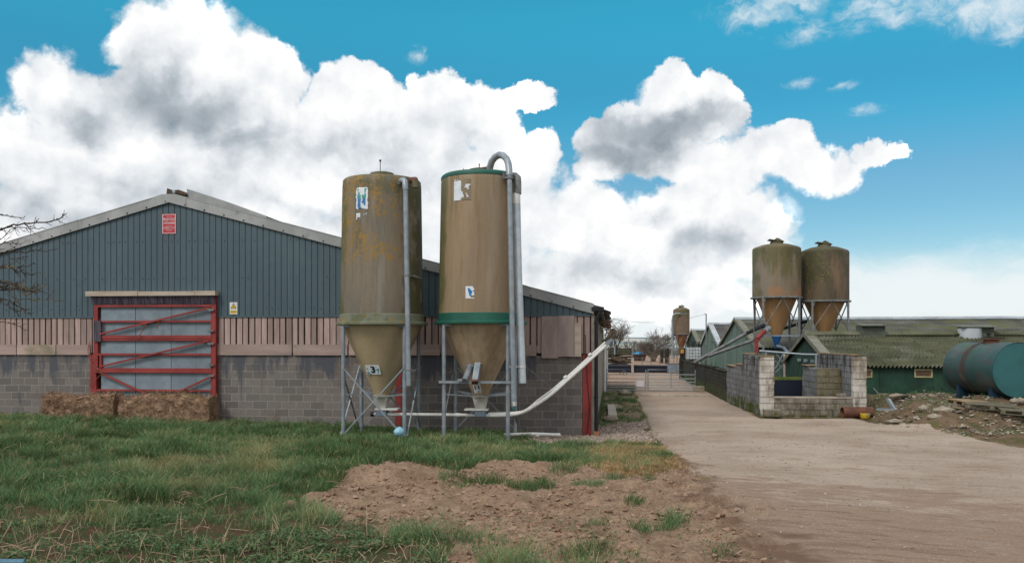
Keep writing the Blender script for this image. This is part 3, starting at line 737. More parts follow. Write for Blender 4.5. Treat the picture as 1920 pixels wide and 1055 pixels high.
blades('meadow_grass', X, Y, HB, WB, LB, TB, GRM, 'rough green meadow grass in front of the barn')
# thin grass by the barn side, track verge and on the bank
x, y = frustum_pts(150000, 24, 50, 1120, 1225); z = zones(x, y)
k = rng.random(len(x)) < z['grass'] * z['verge'] * .30; x, y = x[k], y[k]
x2, y2 = frustum_pts(160000, 25.5, 36, 1610, 1960); z = zones(x2, y2)
k = rng.random(len(x2)) < z['bank'] * sstep(.54, .66, fbm(x2 * 1.1 + 70, y2 * 1.1, 3)) * .09; x2, y2 = x2[k], y2[k]
x = np.concatenate([x, x2]); y = np.concatenate([y, y2]); n = len(x)
blades('verge_grass', x, y, .05 + .09 * rng.random(n), np.full(n, .016), .3 + .7 * rng.random(n), np.clip(.42 + rng.normal(0, .2, n), 0, .95), GRM, 'short patchy grass on the verge beside the barn and the bank', segs=2)
x, y = frustum_pts(260000, 12, 24.5, 1040, 1300); z = zones(x, y)
k = rng.random(len(x)) < z['dead'] * (1 - z['conc']) * .9; x, y = x[k], y[k]; n = len(x)
blades('dead_grass', x, y, .03 + .08 * rng.random(n), np.full(n, .009), .6 + .9 * rng.random(n), rng.random(n), DGM, 'withered orange-brown grass beside the track', segs=2)
# weeds: little leaves
WM = leafmat('weed_leaf', [(0, C(72, 84, 40)), (.35, C(78, 104, 62)), (.75, C(104, 130, 90)), (.9, C(140, 108, 70)), (1, C(170, 120, 84))], .2)
x, y = frustum_pts(120000, 5.3, 10.5, -60, 1450); z = zones(x, y)
k = rng.random(len(x)) < np.clip(z['weed'] * sstep(.47, .60, fbm(x * 2.2 + 5, y * 2.2, 3)) * .7 + .05 * z['soil'] * sstep(.55, .65, fbm(x * 2 + 55, y * 2, 3)), 0, 1) * (1 - z['conc'])
x, y = x[k], y[k]; n = len(x); zz = height(x, y)
a = rng.random(n) * 2 * PI; L = .014 + .028 * rng.random(n); el = rng.uniform(-.1, .9, n); lift = .01 + .05 * rng.random(n)
dx, dy, dz = np.cos(a) * np.cos(el), np.sin(a) * np.cos(el), np.sin(el); sx, sy = -np.sin(a), np.cos(a)
p0 = np.stack([x, y, zz + lift], -1); d = np.stack([dx, dy, dz], -1) * L[:, None]; s_ = np.stack([sx, sy, rng.uniform(-.4, .4, n)], -1) * (L * .42)[:, None]
Vv = np.stack([p0, p0 + d * .5 + s_, p0 + d, p0 + d * .5 - s_], 1).reshape(-1, 3)
tt = np.clip(.38 + rng.normal(0, .2, n), 0, .88); tt = np.where(rng.random(n) < .05, .9 + .1 * rng.random(n), tt)
fast_mesh('ground_weeds', Vv, [np.arange(n * 4).reshape(-1, 4)], WM, np.repeat(tt, 4), label='low leafy weeds covering the damp ground at the front', smooth=False)
# dry stalks
mb = MB()
SMAT = pm('dry_stalk', C(190, 166, 138), C(164, 140, 112), 8, tint=.35, bump=0)
cnt = 0
while cnt < 420:
    px = random.uniform(-20, 1000) if random.random() < .75 else random.uniform(0, 1300); py = random.uniform(960, 1075)
    gx, gy = ground_at(px, py)
    zz_ = zones(np.array([gx]), np.array([gy]))
    if zz_['conc'][0] > .3: continue
    if zz_['soil'][0] > .5 and random.random() < .8: continue
    if random.random() > (.35 + .65 * (py - 950) / 120): continue
    gz = float(height(np.array([gx]), np.array([gy]))[0])
    up = random.random() < .4; L = random.uniform(.07, .32) if not up else random.uniform(.06, .26)
    a = random.uniform(0, 2 * PI); e = random.uniform(.6, 1.5) if up else random.uniform(-.03, .25)
    d = Vector((math.cos(a) * math.cos(e), math.sin(a) * math.cos(e), math.sin(e)))
    p0 = Vector((gx, gy, gz + .012)); k1 = p0 + d * L * .5 + Vector((random.uniform(-.015, .015), random.uniform(-.015, .015), random.uniform(0, .02)))
    r = random.uniform(.0022, .0042)
    mb.path([p0, k1, p0 + d * L + Vector((0, 0, random.uniform(-.02, .02)))], [r, r, r * .7], 4); cnt += 1
for _ in range(260):                        # straw spilled in front of the bales and over the meadow
    if random.random() < .6: gx, gy = random.uniform(-17.2, -10.8), 23.55 - abs(random.gauss(0, .5))
    else: gx, gy = ground_at(random.uniform(0, 700), random.uniform(830, 960))
    if gx > -10.8 and gy > 20: continue
    gz = float(height(np.array([gx]), np.array([gy]))[0]); a = random.uniform(0, 2 * PI); L = random.uniform(.1, .3); r = random.uniform(.003, .005)
    p0 = Vector((gx, gy, gz + random.uniform(.03, .12))); d = Vector((math.cos(a), math.sin(a), random.uniform(-.1, .5))).normalized()
    mb.path([p0, p0 + d * L * .5 + Vector((0, 0, .015)), p0 + d * L], [r, r, r * .7], 4)
mb.build('dry_stalks', SMAT, kind='stuff', label='pale broken dry stalks lying over the weeds', weld=False, fixn=False)

# ------------------------------------------------------------------ clods, gravel, rubble
def rocks(name, x, y, size, mat, label, flat=.6, sink=.25, ragged=.35):
    n = len(x); z = height(x, y)
    base = np.array([(1, 0, 0), (0, 1, 0), (-1, 0, 0), (0, -1, 0), (.6, .6, .7), (-.6, .6, .7), (-.6, -.6, .7), (.6, -.6, .7), (0, 0, -.6)], float)
    tris = np.array([(0, 1, 4), (1, 2, 5), (2, 3, 6), (3, 0, 7), (0, 4, 7), (1, 5, 4), (2, 6, 5), (3, 7, 6), (1, 0, 8), (2, 1, 8), (3, 2, 8), (0, 3, 8)])
    qd = np.array([(4, 5, 6, 7)])
    a = rng.random(n) * 2 * PI
    asp = np.stack([rng.uniform(.7, 1.3, n), rng.uniform(.55, 1.0, n), flat * rng.uniform(.6, 1.2, n)], -1) * size[:, None]
    P = base[None] * asp[:, None, :] * (1 + rng.uniform(-ragged, ragged, (n, 9, 1)))
    tilt = rng.uniform(-.5, .5, n)
    c, s = np.cos(tilt)[:, None], np.sin(tilt)[:, None]
    P = np.stack([P[..., 0] * c - P[..., 2] * s, P[..., 1], P[..., 0] * s + P[..., 2] * c], -1)
    c, s = np.cos(a)[:, None], np.sin(a)[:, None]
    P = np.stack([P[..., 0] * c - P[..., 1] * s, P[..., 0] * s + P[..., 1] * c, P[..., 2]], -1)
    P += np.stack([x, y, z + size * flat * (.5 - sink)], -1)[:, None, :]
    b0 = (np.arange(n) * 9)[:, None, None]
    return fast_mesh(name, P.reshape(-1, 3), [(tris[None] + b0).reshape(-1, 3), (qd[None] + b0).reshape(-1, 4)], mat, np.repeat(rng.random(n), 9), label=label, smooth=False)
x, y = frustum_pts(110000, 5.4, 17, 520, 1500); z = zones(x, y)
k = rng.random(len(x)) < z['soil'] * (1 - z['conc']) * (.10 + .30 * sstep(.5, .66, fbm(x * 1.7, y * 1.7, 3)))
x, y = x[k], y[k]; n = len(x)
rocks('soil_clods', x, y, .005 + .040 * rng.random(n) ** 12 + .009 * rng.random(n) ** 2, M['clod'], 'crumbly brown clods and pebbles over the bare soil', .75)
x, y = frustum_pts(60000, 16, 40, 940, 1260); z = zones(x, y)
k = rng.random(len(x)) < z['grav'] * .7 + z['verge'] * (1 - z['grass']) * .02; x, y = x[k], y[k]; n = len(x)
rocks('gravel', x, y, .014 + .03 * rng.random(n) ** 3, M['gravel'], 'loose mixed gravel at the barn corner', .7)
x, y = frustum_pts(60000, 6, 30, 1230, 1960); z = zones(x, y)
k = rng.random(len(x)) < z['conc'] * .05 * (.4 + 4 * sstep(.56, .7, fbm(x * .6 + 12, y * .9, 3))); x, y = x[k], y[k]; n = len(x)
rocks('track_grit', x, y, .005 + .022 * rng.random(n) ** 6, M['gravel'], 'scattered grit and small stones on the dusty track', .6)
x, y = frustum_pts(70000, 25.8, 36, 1600, 1975); z = zones(x, y)
dn = sstep(.50, .66, fbm(x * .75 + 21, y * 1.1, 3)) * .45 + .05
k = rng.random(len(x)) < z['bank'] * dn * .36 * (1 - sstep(31, 34, y) * .5); x, y = x[k], y[k]; n = len(x)
rocks('rubble', x, y, .010 + .085 * rng.random(n) ** 6 + .016 * rng.random(n), M['stone'], 'broken pale rubble spread over the bank', .5, .2, .45)
# ------------------------------------------------------------------ BARN
D = 24.7
def wp(px, py): 
    p = atY(px, py, D); return p.x, p.z
APX = wp(320, 380)[0]                      # ridge line x
RX = -0.57                                 # right end of the gable wall
LX = 2 * APX - RX
ZAP = 6.93; ZEV = wp(1112, 587)[1]         # underside of the verge at ridge / eave
def roofz(x): return ZAP + (ZEV - ZAP) * abs(x - APX) / (RX - APX)
ZC = 3.437; ZR1, ZR0 = 2.61, 2.29
barn = thing('livestock_barn', 'wide gabled barn with green steel sheeting over timber boards and grey block wall', 'barn', (APX, D, 0))
DX0, DX1 = wp(172, 700)[0], wp(406, 700)[0]
mb = MB()
for a, b_ in ((LX, DX0), (DX1, wp(741, 700)[0]), (wp(753, 700)[0], wp(1092, 700)[0])):
    mb.box((a, D, -.4), (b_, D + .22, ZR0))
mb.build('block_wall', M['block'], barn)
mb = MB(); mb.box((wp(1092.6, 700)[0], D - .03, -.3), (RX, D + .21, ZR0 + .02)); mb.build('steel_column', M['red'], barn)
mb = MB(); mb.box((wp(741.5, 700)[0], D - .012, -.3), (wp(752.5, 700)[0], D + .21, ZR0)); mb.build('steel_column', M['red'], barn)
mb = MB()                                   # thin cable down the corner column
mb.path([(RX - .17, D - .045, 2.9), (RX - .16, D - .05, 2.3), (RX - .11, D - .05, 1.5), (RX - .05, D - .05, .8), (RX - .09, D - .05, .3), (RX - .13, D - .05, .05)], .008, 6)
mb.build('cable', M['black'], barn)
# cladding: flat pans with narrow dark grooves
mb = MB(); pitch = .188; x = LX; k = 0
while x < RX - .02:
    x1 = min(x + pitch, RX)
    g0, g1 = x1 - .036, x1
    pro = [(x, 0), (g0, 0), (g0 + .010, .019), (g1 - .012, .019), (g1, 0)]
    t = .5 + .5 * random.random()
    for (xa, da), (xb, db) in zip(pro[:-1], pro[1:]):
        pts = []
        xm = [xa, xb] if not (xa < APX < xb) else [xa, APX, xb]
        top = [(xx, D - .045 + (da if xx == xa else db), roofz(xx) + .06) for xx in xm]
        mb.add([(xa, D - .045 + da, ZC), (xb, D - .045 + db, ZC)] + top[::-1], [tuple(range(2 + len(xm)))], 0.0)
    x = x1; k += 1
mb.box((LX, D - .055, ZC - .012), (RX, D - .006, ZC + .035), 0.0)
# screws
for zz in (ZC + .25, 4.62, 5.75):
    x = LX + pitch * .42
    while x < RX - .3:
        if roofz(x) > zz + .1 and random.random() < .45: mb.obox((x, D - .05, zz), (.024, .012, .024), tint=1.0)
        x += pitch
x = LX + .3
while x < RX:
    mb.obox((x, D - .115, roofz(x) + .05), (.035, .03, .035), tint=1.0); x += .62
mb.build('steel_cladding', M['clad'], barn, fixn=False, weld=False)
# vertical boarding with open slits and an inner layer
mb = MB(); x = LX
while x < RX - .05:
    w = random.uniform(.142, .168)
    mb.box((x, D - .03 + random.uniform(0, .008), ZR0 + .06), (min(x + w, RX), D + .0, ZC + .0), random.random()); x += .194
mb.build('timber_boarding', M['board'], barn)
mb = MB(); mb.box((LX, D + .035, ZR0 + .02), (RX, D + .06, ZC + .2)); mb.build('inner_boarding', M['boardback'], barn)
for a, b_ in ((-80, 33), (34, 107), (108, 171), (407, 549), (551, 653), (655, 826), (828, 984)):
    mb = MB(); mb.box((wp(a, 650)[0], D - .06, ZR0), (wp(b_, 650)[0] - .012, D - .031, ZR1 + random.uniform(-.01, .01))); mb.build('rail_plank', M['rail'], barn)
mb = MB(); mb.box((wp(984.5, 650)[0], D - .06, ZR0 - .01), (wp(1006, 650)[0], D - .031, wp(1000, 646)[1])); mb.build('rail_plank', M['rail'], barn)
mb = MB(); mb.box((wp(1006.5, 650)[0], D - .055, wp(1010, 661)[1]), (wp(1016, 650)[0], D - .031, wp(1010, 648)[1]))
mb.build('rail_plank', M['rail'], barn)
mb = MB()
mb.box((wp(1016, 0)[0], D - .085, wp(1016, 671)[1]), (wp(1046.5, 0)[0], D - .061, wp(1016, 593)[1])); mb.build('plywood_patch', M['ply'], barn)
mb = MB(); mb.box((wp(1047, 0)[0], D - .08, wp(1060, 668)[1]), (wp(1077, 0)[0], D - .058, wp(1060, 592)[1]))
mb.build('plywood_patch', M['ply'], barn)
mb = MB(); mb.box((wp(1077.5, 0)[0], D - .1, wp(1080, 668)[1]), (wp(1090, 0)[0], D - .075, wp(1080, 605)[1])); mb.build('pale_patch_plank', M['palewood'], barn)
# roof, verge, cowl
YB = 57.0
def roofp(x, off): return (x, roofz(x) + off)
EX = -0.22
for s_ in (1, -1):
    ex = EX if s_ > 0 else 2 * APX - EX
    mb = MB(); mb.prism_y([roofp(APX, .20), roofp(ex, .20), roofp(ex, .27), roofp(APX, .27)], D - .02, YB); mb.build('roof', M['roofsheet'], barn)
    # verge trims in sections
    cuts = [350, 487, 640, 826, 990, 1118] if s_ > 0 else [290, 150, -30, -240]
    for i, (a, b_) in enumerate(zip(cuts[:-1], cuts[1:])):
        xa, xb = wp(a, 400)[0], wp(b_, 400)[0]
        if b_ == 1118: xb = -.50
        o = .006 * (i % 2)
        mb = MB(); mb.prism_y([roofp(xa, -.0), roofp(xb, -.0), roofp(xb, .29 + o), roofp(xa, .29 + o)], D - .11 - o, D - .06)
        mb.prism_y([roofp(xa, .275 + o), roofp(xb, .275 + o), roofp(xb, .30 + o), roofp(xa, .30 + o)], D - .12 - o, D + .25)
        mb.build('verge_trim', M['fibre'], barn)
xl, xr = wp(288, 400)[0], wp(352, 400)[0]
mb = MB(); mb.prism_y([roofp(xl, 0), (APX, ZAP), roofp(xr, 0), roofp(xr, .30), (APX + .2, roofz(APX + .2) + .305), (APX - .2, roofz(APX + .2) + .305), roofp(xl, .30)], D - .125, D - .075)
mb.build('ridge_piece', M['fibre'], barn)
mb = MB(); p = [wp(341, 350.5), wp(420, 376), wp(492, 402)]
mb.prism_y([p[0], p[1], p[2], roofp(p[2][0], .28), roofp(p[0][0] + .05, .28)], D + .30, D + .34)
mb.prism_y([p[0], p[1], p[2], (p[2][0], p[2][1] - .03), (p[1][0], p[1][1] - .03), (p[0][0], p[0][1] - .03)], D + .34, YB - .5)
mb.build('ridge_cowl', M['cowl'], barn)
mb = MB()
mb.prism_y([wp(305.5, 361), wp(307, 350.5), wp(315, 354), wp(316, 360)], D + .2, YB - 1)
mb.prism_y([wp(322, 359), wp(322, 354), wp(329, 353.5), wp(343, 361), wp(342, 364)], D + .2, YB - 1)
mb.build('ridge_vent_board', M['wood'], barn)
mb = MB(); mb.prism_y([wp(315.5, 359.5), wp(316, 354), wp(321.5, 354), wp(321.5, 359)], D + .22, YB - 1); mb.build('ridge_vent_strip', M['ridge'], barn)
# side and far walls
SX = -0.478
mb = MB(); mb.box((RX, D + .0, -.3), (SX, YB, 2.2)); mb.box((RX + .001, D - .02, 2.2), (SX - .01, D + .2, ZEV + .1))
for i in range(150):
    y = D + .22 + i * .215
    if y < YB - .2: mb.box((RX, y, 2.2), (SX - .012 - random.uniform(0, .01), y + .165, ZEV - .02), random.random())
mb.build('side_wall', M['side'], barn)
mb = MB(); mb.box((LX, D + .25, -.3), (LX + .1, YB, ZEV)); mb.prism_y([(LX, -.3), (RX, -.3), (RX, ZEV), (APX, ZAP), (LX, ZEV)], YB - .1, YB); mb.build('rear_wall', M['side'], barn)
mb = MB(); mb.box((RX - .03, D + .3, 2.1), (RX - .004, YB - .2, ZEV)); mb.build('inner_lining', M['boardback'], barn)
# gutter, downpipe
gz = roofz(EX) + .10
mb = MB()
n = 10; prof = [(-.29 + .085 * math.cos(PI + PI * k / n), gz + .10 + .085 * math.sin(PI + PI * k / n)) for k in range(n + 1)]
prof2 = [(-.29 + .072 * math.cos(PI + PI * k / n), gz + .10 + .072 * math.sin(PI + PI * k / n)) for k in range(n + 1)][::-1]
mb.prism_y(prof + prof2, D - .1, YB - 6); mb.prism_y(prof, D - .13, D - .1)
mb.box((-.56, D - .16, gz + .06), (-.2, D - .09, gz + .17)); mb.build('gutter', M['black'], barn)
mb = MB()
mb.path([(-.33, D - .10, gz + .04), (-.36, D - .10, gz - .06), (-.425, D - .10, gz - .20), (-.425, D - .10, gz - .42), (-.425, D - .10, 1.0), (-.425, D - .10, .12)], .055, 14)
for zz in (gz - .3, 2.3, 1.1, .35): mb.lathe([(.066, -.03), (.066, .03)], (-.425, D - .10, zz), 14); mb.box((-.425, D - .1, zz - .012), (-.40, D + .0, zz + .012))
mb.build('downpipe', M['black'], barn)
mb = MB(); mb.obox((-.425, D - .1, .07), (.15, .15, .12), (0, 0, .1)); mb.build('pipe_shoe', M['clay'], barn)
for px, py, z_ in ((1133.5, 736, 47.0), (1137.5, 708, 57.0)):
    p = atD(px, 650, z_); mb = MB(); mb.path([(p.x, p.y, 0), (p.x, p.y, 2.75 if z_ < 50 else 2.2)], .085, 12)
    for zz in (.6, 1.5, 2.3): mb.lathe([(.10, -.03), (.10, .03)], (p.x, p.y, zz), 12)
    mb.build('white_downpipe', M['pvc'], barn)
# ragged roof ends along the eave
mb = MB()
for i in range(120):
    y = D + .1 + i * .25
    if y < YB: mb.obox((EX + random.uniform(-.03, .10), y, roofz(EX) + .19 + random.uniform(-.05, .02)), (.26, .16, .035), (0, random.uniform(.1, .4), 0))
mb.build('eave_sheet_ends', M['darkwood'], barn)

# ---- big sliding door in the gable
dy = D - .16
def dp(px, py): return atY(px, py, dy)
door = MB()
secs = [(188, 576, 252), (253, 576, 319), (320, 576, 366), (366.5, 576, 396)]
for a, _, b_ in secs:
    door.box((dp(a, 600).x, dy + .045, -.1), (dp(b_, 600).x, dy + .06, dp(200, 575).z), random.random())
dr = door.build('barn_door', M['sheet'], barn)
def hrail(mb, x0, x1, y0, y1, d0=.0, d1=.045): mb.box((dp(x0, y0).x, dy + d0 - .03, dp(x0, y1).z), (dp(x1, y0).x, dy + d1, dp(x0, y0).z))
for (x0, y0, x1, y1) in ((180, 571.5, 398, 576), (185, 601, 397, 604.5), (177, 628.5, 398, 634.5), (177, 635.2, 398, 638.5), (180, 662, 397, 666), (178, 689.5, 398, 698), (182, 729, 397, 732.5)):
    mb = MB(); hrail(mb, x0, x1, y0, y1, -.012 if y1 - y0 > 5 else 0); mb.build('rail', M['red'], dr)
for (x0, y0, x1, y1, w) in ((180, 571.5, 184, 690, 0), (187.5, 601, 190, 630, 0), (187, 664, 191, 690, 0), (195, 732, 198, 742, 0)):
    mb = MB(); hrail(mb, x0, x1, y0, y1, .004); mb.build('stile', M['red'], dr)
for (x0, y0, x1, y1) in ((189, 626, 394, 577), (189, 687, 394, 638.5), (196, 701, 285, 742), (328, 738, 396, 706)):
    mb = MB(); a, b_ = dp(x0, y0), dp(x1, y1); mb.beam((a.x, dy - .05, a.z), (b_.x, dy - .05, b_.z), .05, .055, (0, 1, 0)); mb.build('brace', M['red'], dr)
for yy in (581, 620, 644, 684, 704):
    mb = MB(); a = dp(397, yy); mb.obox((a.x, dy - .06, a.z), (.20, .05, .05)); mb.path([(a.x - .02, dy - .075, a.z - .06), (a.x - .02, dy - .075, a.z + .06)], .02, 8); mb.build('hinge', M['galvdull'], dr)
mb = MB(); mb.box((dp(183, 0).x, dy + .05, dp(183, 686).z), (dp(188, 0).x, dy + .055, dp(183, 666).z)); mb.build('latch_gap_shade', M['dark'], dr)  # near-black sheet stands in for the unlit gap at the latch
mb = MB(); mb.box((dp(178, 0).x, dy - .075, dp(178, 640).z), (dp(192, 0).x, dy - .06, dp(178, 601).z)); mb.build('latch_guard', M['strap'], dr)
# frame around the door
mb = MB(); mb.box((dp(170, 0).x, dy - .02, -.2), (dp(181, 0).x, D - .002, dp(170, 664).z)); mb.box((dp(176, 0).x, dy - .02, dp(170, 664).z), (dp(181, 0).x, D - .06, dp(170, 556).z)); mb.build('door_frame', M['red'], barn)
mb = MB(); mb.box((dp(396, 0).x, dy - .025, -.2), (dp(405, 0).x, D - .002, dp(400, 556).z)); mb.build('door_frame', M['red'], barn)
for a, b_ in ((165, 262), (263, 368), (368.6, 407)):
    mb = MB(); mb.box((dp(a, 0).x, dy - .14, dp(170, 555.5).z), (dp(b_, 0).x, D - .05, dp(170, 547).z + random.uniform(-.01, .01))); mb.build('header_plank', M['palewood'], barn)
mb = MB(); x = dp(175, 0).x
while x < dp(401, 0).x:
    w = random.uniform(.03, .07); top = dp(200, 556).z; bt = dp(200, 571.5 + random.uniform(-1.5, 1.2)).z
    mb.add([(x, dy - .085, top), (x + w, dy - .085 + random.uniform(-.01, .01), top), (x + w, dy - .03, bt), (x, dy - .03, bt)], [(0, 1, 2, 3)]); x += w * .86
mb.build('draught_fringe', M['strap'], barn, weld=False)
def pl(pts, off=-.10): return [(dp(a, b_).x, dy + off + random.uniform(-.02, .02), dp(a, b_).z) for a, b_ in pts]
for pts in ([(172, 640), (169, 655), (171, 672), (176, 684), (186, 690), (196, 699)], [(171, 722), (180, 714), (190, 704), (197, 698)], [(178, 690), (190, 693), (199, 702), (188, 698), (180, 694)], [(260, 637), (266, 627), (274, 614), (279, 605)], [(297, 617), (300, 608), (300, 602)]):
    mb = MB(); mb.path(pl(pts), .012, 6); mb.build('twine', M['rope'], dr)

# ---- signs on the gable
def flat_sign(name, label, px0, py0, px1, py1, y, base, th=.012):
    a = atY(px0, py1, y); b_ = atY(px1, py0, y)
    r = thing(name, label, 'sign', ((a.x + b_.x) / 2, y, a.z))
    mb = MB(); mb.box((a.x, y - th, a.z), (b_.x, y, b_.z)); mb.build('panel', M[base], r)
    return r, a.x, b_.x, a.z, b_.z
sg, x0, x1, z0, z1 = flat_sign('gable_sign', 'red enamel builder sign with white lettering high on the barn gable', 304.5, 401, 330, 438.5, D - .05, 'signred')
W, H = x1 - x0, z1 - z0
def bar(mb, u0, v0, u1, v1, yy=D - .064): mb.box((x0 + u0 * W, yy, z1 - v1 * H), (x0 + u1 * W, yy + .0015, z1 - v0 * H))
mb = MB()
for q in ((.02, .015, .985, .04), (.02, .96, .985, .985), (.02, .04, .06, .96), (.945, .04, .985, .96)): bar(mb, *q)
mb.build('border', M['signwhite'], sg)
mb = MB()
def words(v0, v1, u0, u1, n, gaps=()):
    global mb
    u = u0; w = (u1 - u0) / n
    for k in range(n):
        if k not in gaps:
            a, b_ = u0 + k * w, u0 + (k + .78) * w; t = random.randrange(3)
            bar(mb, a, v0, a + w * .26, v1); bar(mb, b_ - w * .24, v0 if t else (v0 + v1) / 2, b_, v1)
            bar(mb, a, v0 if t != 1 else (v0 * .6 + v1 * .4), b_, (v0 if t != 1 else (v0 * .6 + v1 * .4)) + (v1 - v0) * .24)
            if t == 2: bar(mb, a, v1 - (v1 - v0) * .24, b_, v1)
    mb.build('lettering', M['signwhite'], sg, weld=False); mb = MB()
words(.125, .15, .30, .72, 9); bar(mb, .10, .20, .17, .30); bar(mb, .10, .29, .24, .315); words(.205, .265, .22, .93, 9)
words(.285, .37, .26, .44, 2); words(.285, .335, .46, .93, 8); bar(mb, .10, .42, .93, .437); words(.445, .465, .12, .92, 14); bar(mb, .10, .475, .93, .492)
words(.595, .625, .24, .80, 10); words(.665, .735, .10, .93, 11, (6, 8)); words(.77, .80, .24, .80, 9); words(.835, .86, .32, .72, 7)
sg2, x0, x1, z0, z1 = flat_sign('warning_sign', 'small white and yellow electrical warning sign above the timber boards', 431, 566.5, 445.3, 589, D - .05, 'signwhite')
W, H = x1 - x0, z1 - z0
def tri(u, v, r, yy, mat):
    cx, cz = x0 + u * W, z1 - v * H; mb = MB()
    pts = [(cx + r * W * math.sin(a), cz + r * W * math.cos(a) * 1.05) for a in (0, 2 * PI / 3, 4 * PI / 3)]
    mb.prism_y(pts, yy - .0015, yy); return mb.build('warning_triangle', mat, sg2)
tri(.5, .37, .46, D - .0625, M['ink']); tri(.5, .375, .34, D - .0645, M['signyellow'])
mb = MB(); cx, cz = x0 + .5 * W, z1 - .37 * H; s_ = W * .16
mb.prism_y([(cx + .5 * s_, cz + 1.1 * s_), (cx - .5 * s_, cz + .0 * s_), (cx - .02 * s_, cz + .02 * s_), (cx - .35 * s_, cz - 1.1 * s_), (cx + .5 * s_, cz + .2 * s_), (cx + .1 * s_, cz + .2 * s_)], D - .0685, D - .0665)
mb.build('lightning_symbol', M['ink'], sg2)
mb = MB(); mb.box((x0 + .08 * W, D - .064, z1 - .92 * H), (x1 - .08 * W, D - .0625, z1 - .68 * H)); mb.build('caption_panel', M['signyellow'], sg2)
mb = MB()
for v in (.73, .80):
    for k in range(7): mb.box((x0 + (.16 + .1 * k) * W, D - .0655, z1 - (v + .045) * H), (x0 + (.23 + .1 * k) * W, D - .0645, z1 - v * H))
mb.build('caption', M['wood'], sg2)

# ---- straw bales against the door
def bale(label, px0, px1, py0, py1, y0, y1):
    a, b_ = atY(px0, py1, y0), atY(px1, py0, y0)
    X0, X1, Z0, Z1 = a.x, b_.x, a.z, b_.z
    nx, ny, nz = int((X1 - X0) / .07), 12, 11
    mb = MB()
    def pt(u, v, w):
        x_, y_, z_ = X0 + u * (X1 - X0), y0 + v * (y1 - y0), Z0 + w * (Z1 - Z0)
        cu = .05 * (abs(2 * u - 1) ** 10 + 0); e = .09 * (abs(2 * w - 1) ** 5 * abs(2 * v - 1) ** 6)
        nz_ = float(fbm(np.array([x_ * 5 + z_ * 3]), np.array([z_ * 6 + y_ * 5]), 3)[0]) - .5
        sag = (.05 * math.sin(u * 7 + X0) + .025 * math.sin(u * 17 + 2 * X0)) * w
        return (x_ - cu * (2 * u - 1) + nz_ * .06, y_ + (.5 - v) * 2 * e + nz_ * .13 * (1 if v < .5 else -1), z_ - e + nz_ * .10 * (w > .5) + sag)
    def face(fn, na, nb):
        vs = [pt(*fn(i / na, j / nb)) for i in range(na + 1) for j in range(nb + 1)]
        mb.add(vs, [(i * (nb + 1) + j, (i + 1) * (nb + 1) + j, (i + 1) * (nb + 1) + j + 1, i * (nb + 1) + j + 1) for i in range(na) for j in range(nb)], .5, False)
    face(lambda a_, b2: (a_, 0, b2), nx, nz); face(lambda a_, b2: (a_, b2, 1), nx, ny); face(lambda a_, b2: (a_, 1, b2), nx, nz)
    face(lambda a_, b2: (0, a_, b2), ny, nz); face(lambda a_, b2: (1, a_, b2), ny, nz); face(lambda a_, b2: (a_, b2, 0), nx, ny)
    # loose stalks standing off the faces
    for _ in range(3200):
        u, w, f = random.random(), random.random(), random.random()
        if f < .62: p = Vector(pt(u, 0, w)); nrm = Vector((0, -1, 0))
        elif f < .94: p = Vector(pt(u, random.random(), 1)); nrm = Vector((0, 0, 1))
        else: p = Vector(pt(1 if random.random() < .5 else 0, random.random(), w)); nrm = Vector((math.copysign(1, u - .5), 0, 0))
        d = Vector((random.gauss(0, 1), random.gauss(0, 1), random.gauss(0, 1))).normalized() + nrm * .35; L = random.uniform(.05, .15)
        s_ = d.cross(nrm); s_ = (s_.normalized() if s_.length > .01 else Vector((1, 0, 0))) * .0075
        mb.add([p - s_ + nrm * .004, p + s_ + nrm * .004, p + d * L + nrm * .012], [(0, 1, 2)])
    return mb.build('straw_bale', M['straw'], None, label, 'bale', 'straw bales along the barn door', weld=False, fixn=False)
bale('left straw bale, mossy on top, wider part standing past the door frame', 75, 215, 742, 795, D - .85, D - .2)
bale('right straw bale, lying directly under the red barn door', 219, 393, 742, 800, D - .95, D - .2)
# ------------------------------------------------------------------ FEED SILOS beside the barn
def arc(c, r, a0, a1, ux, uy, n=10):
    c = Vector(c); ux = Vector(ux); uy = Vector(uy)
    return [c + ux * (r * math.cos(a0 + (a1 - a0) * k / n)) + uy * (r * math.sin(a0 + (a1 - a0) * k / n)) for k in range(n + 1)]
def surf_patch(name, cx, cy, rfun, az0, az1, z0, z1, fn, mats, parent, nu=46, nv=56, off=.006):
    """torn paper on a round wall: fn(u,v)->material index or None"""
    groups = {}
    for i in range(nu):
        for j in range(nv):
            k = fn((i + .5) / nu, (j + .5) / nv)
            if k is None: continue
            mb = groups.setdefault(k, MB())
            q = []
            for (a, b_) in ((i, j), (i + 1, j), (i + 1, j + 1), (i, j + 1)):
                az = az0 + (az1 - az0) * a / nu; z = z0 + (z1 - z0) * b_ / nv; r = rfun(z) + off + .002 * k
                q.append((cx + r * math.sin(az), cy - r * math.cos(az), z))
            mb.add(q, [(0, 1, 2, 3)], .5, True)
    for k, mb in groups.items():
        ob = mb.build(name, mats[k], parent); md = ob.modifiers.new('thick', 'SOLIDIFY'); md.thickness = .003
def pz(px, py, z): return atD(px, py, z)

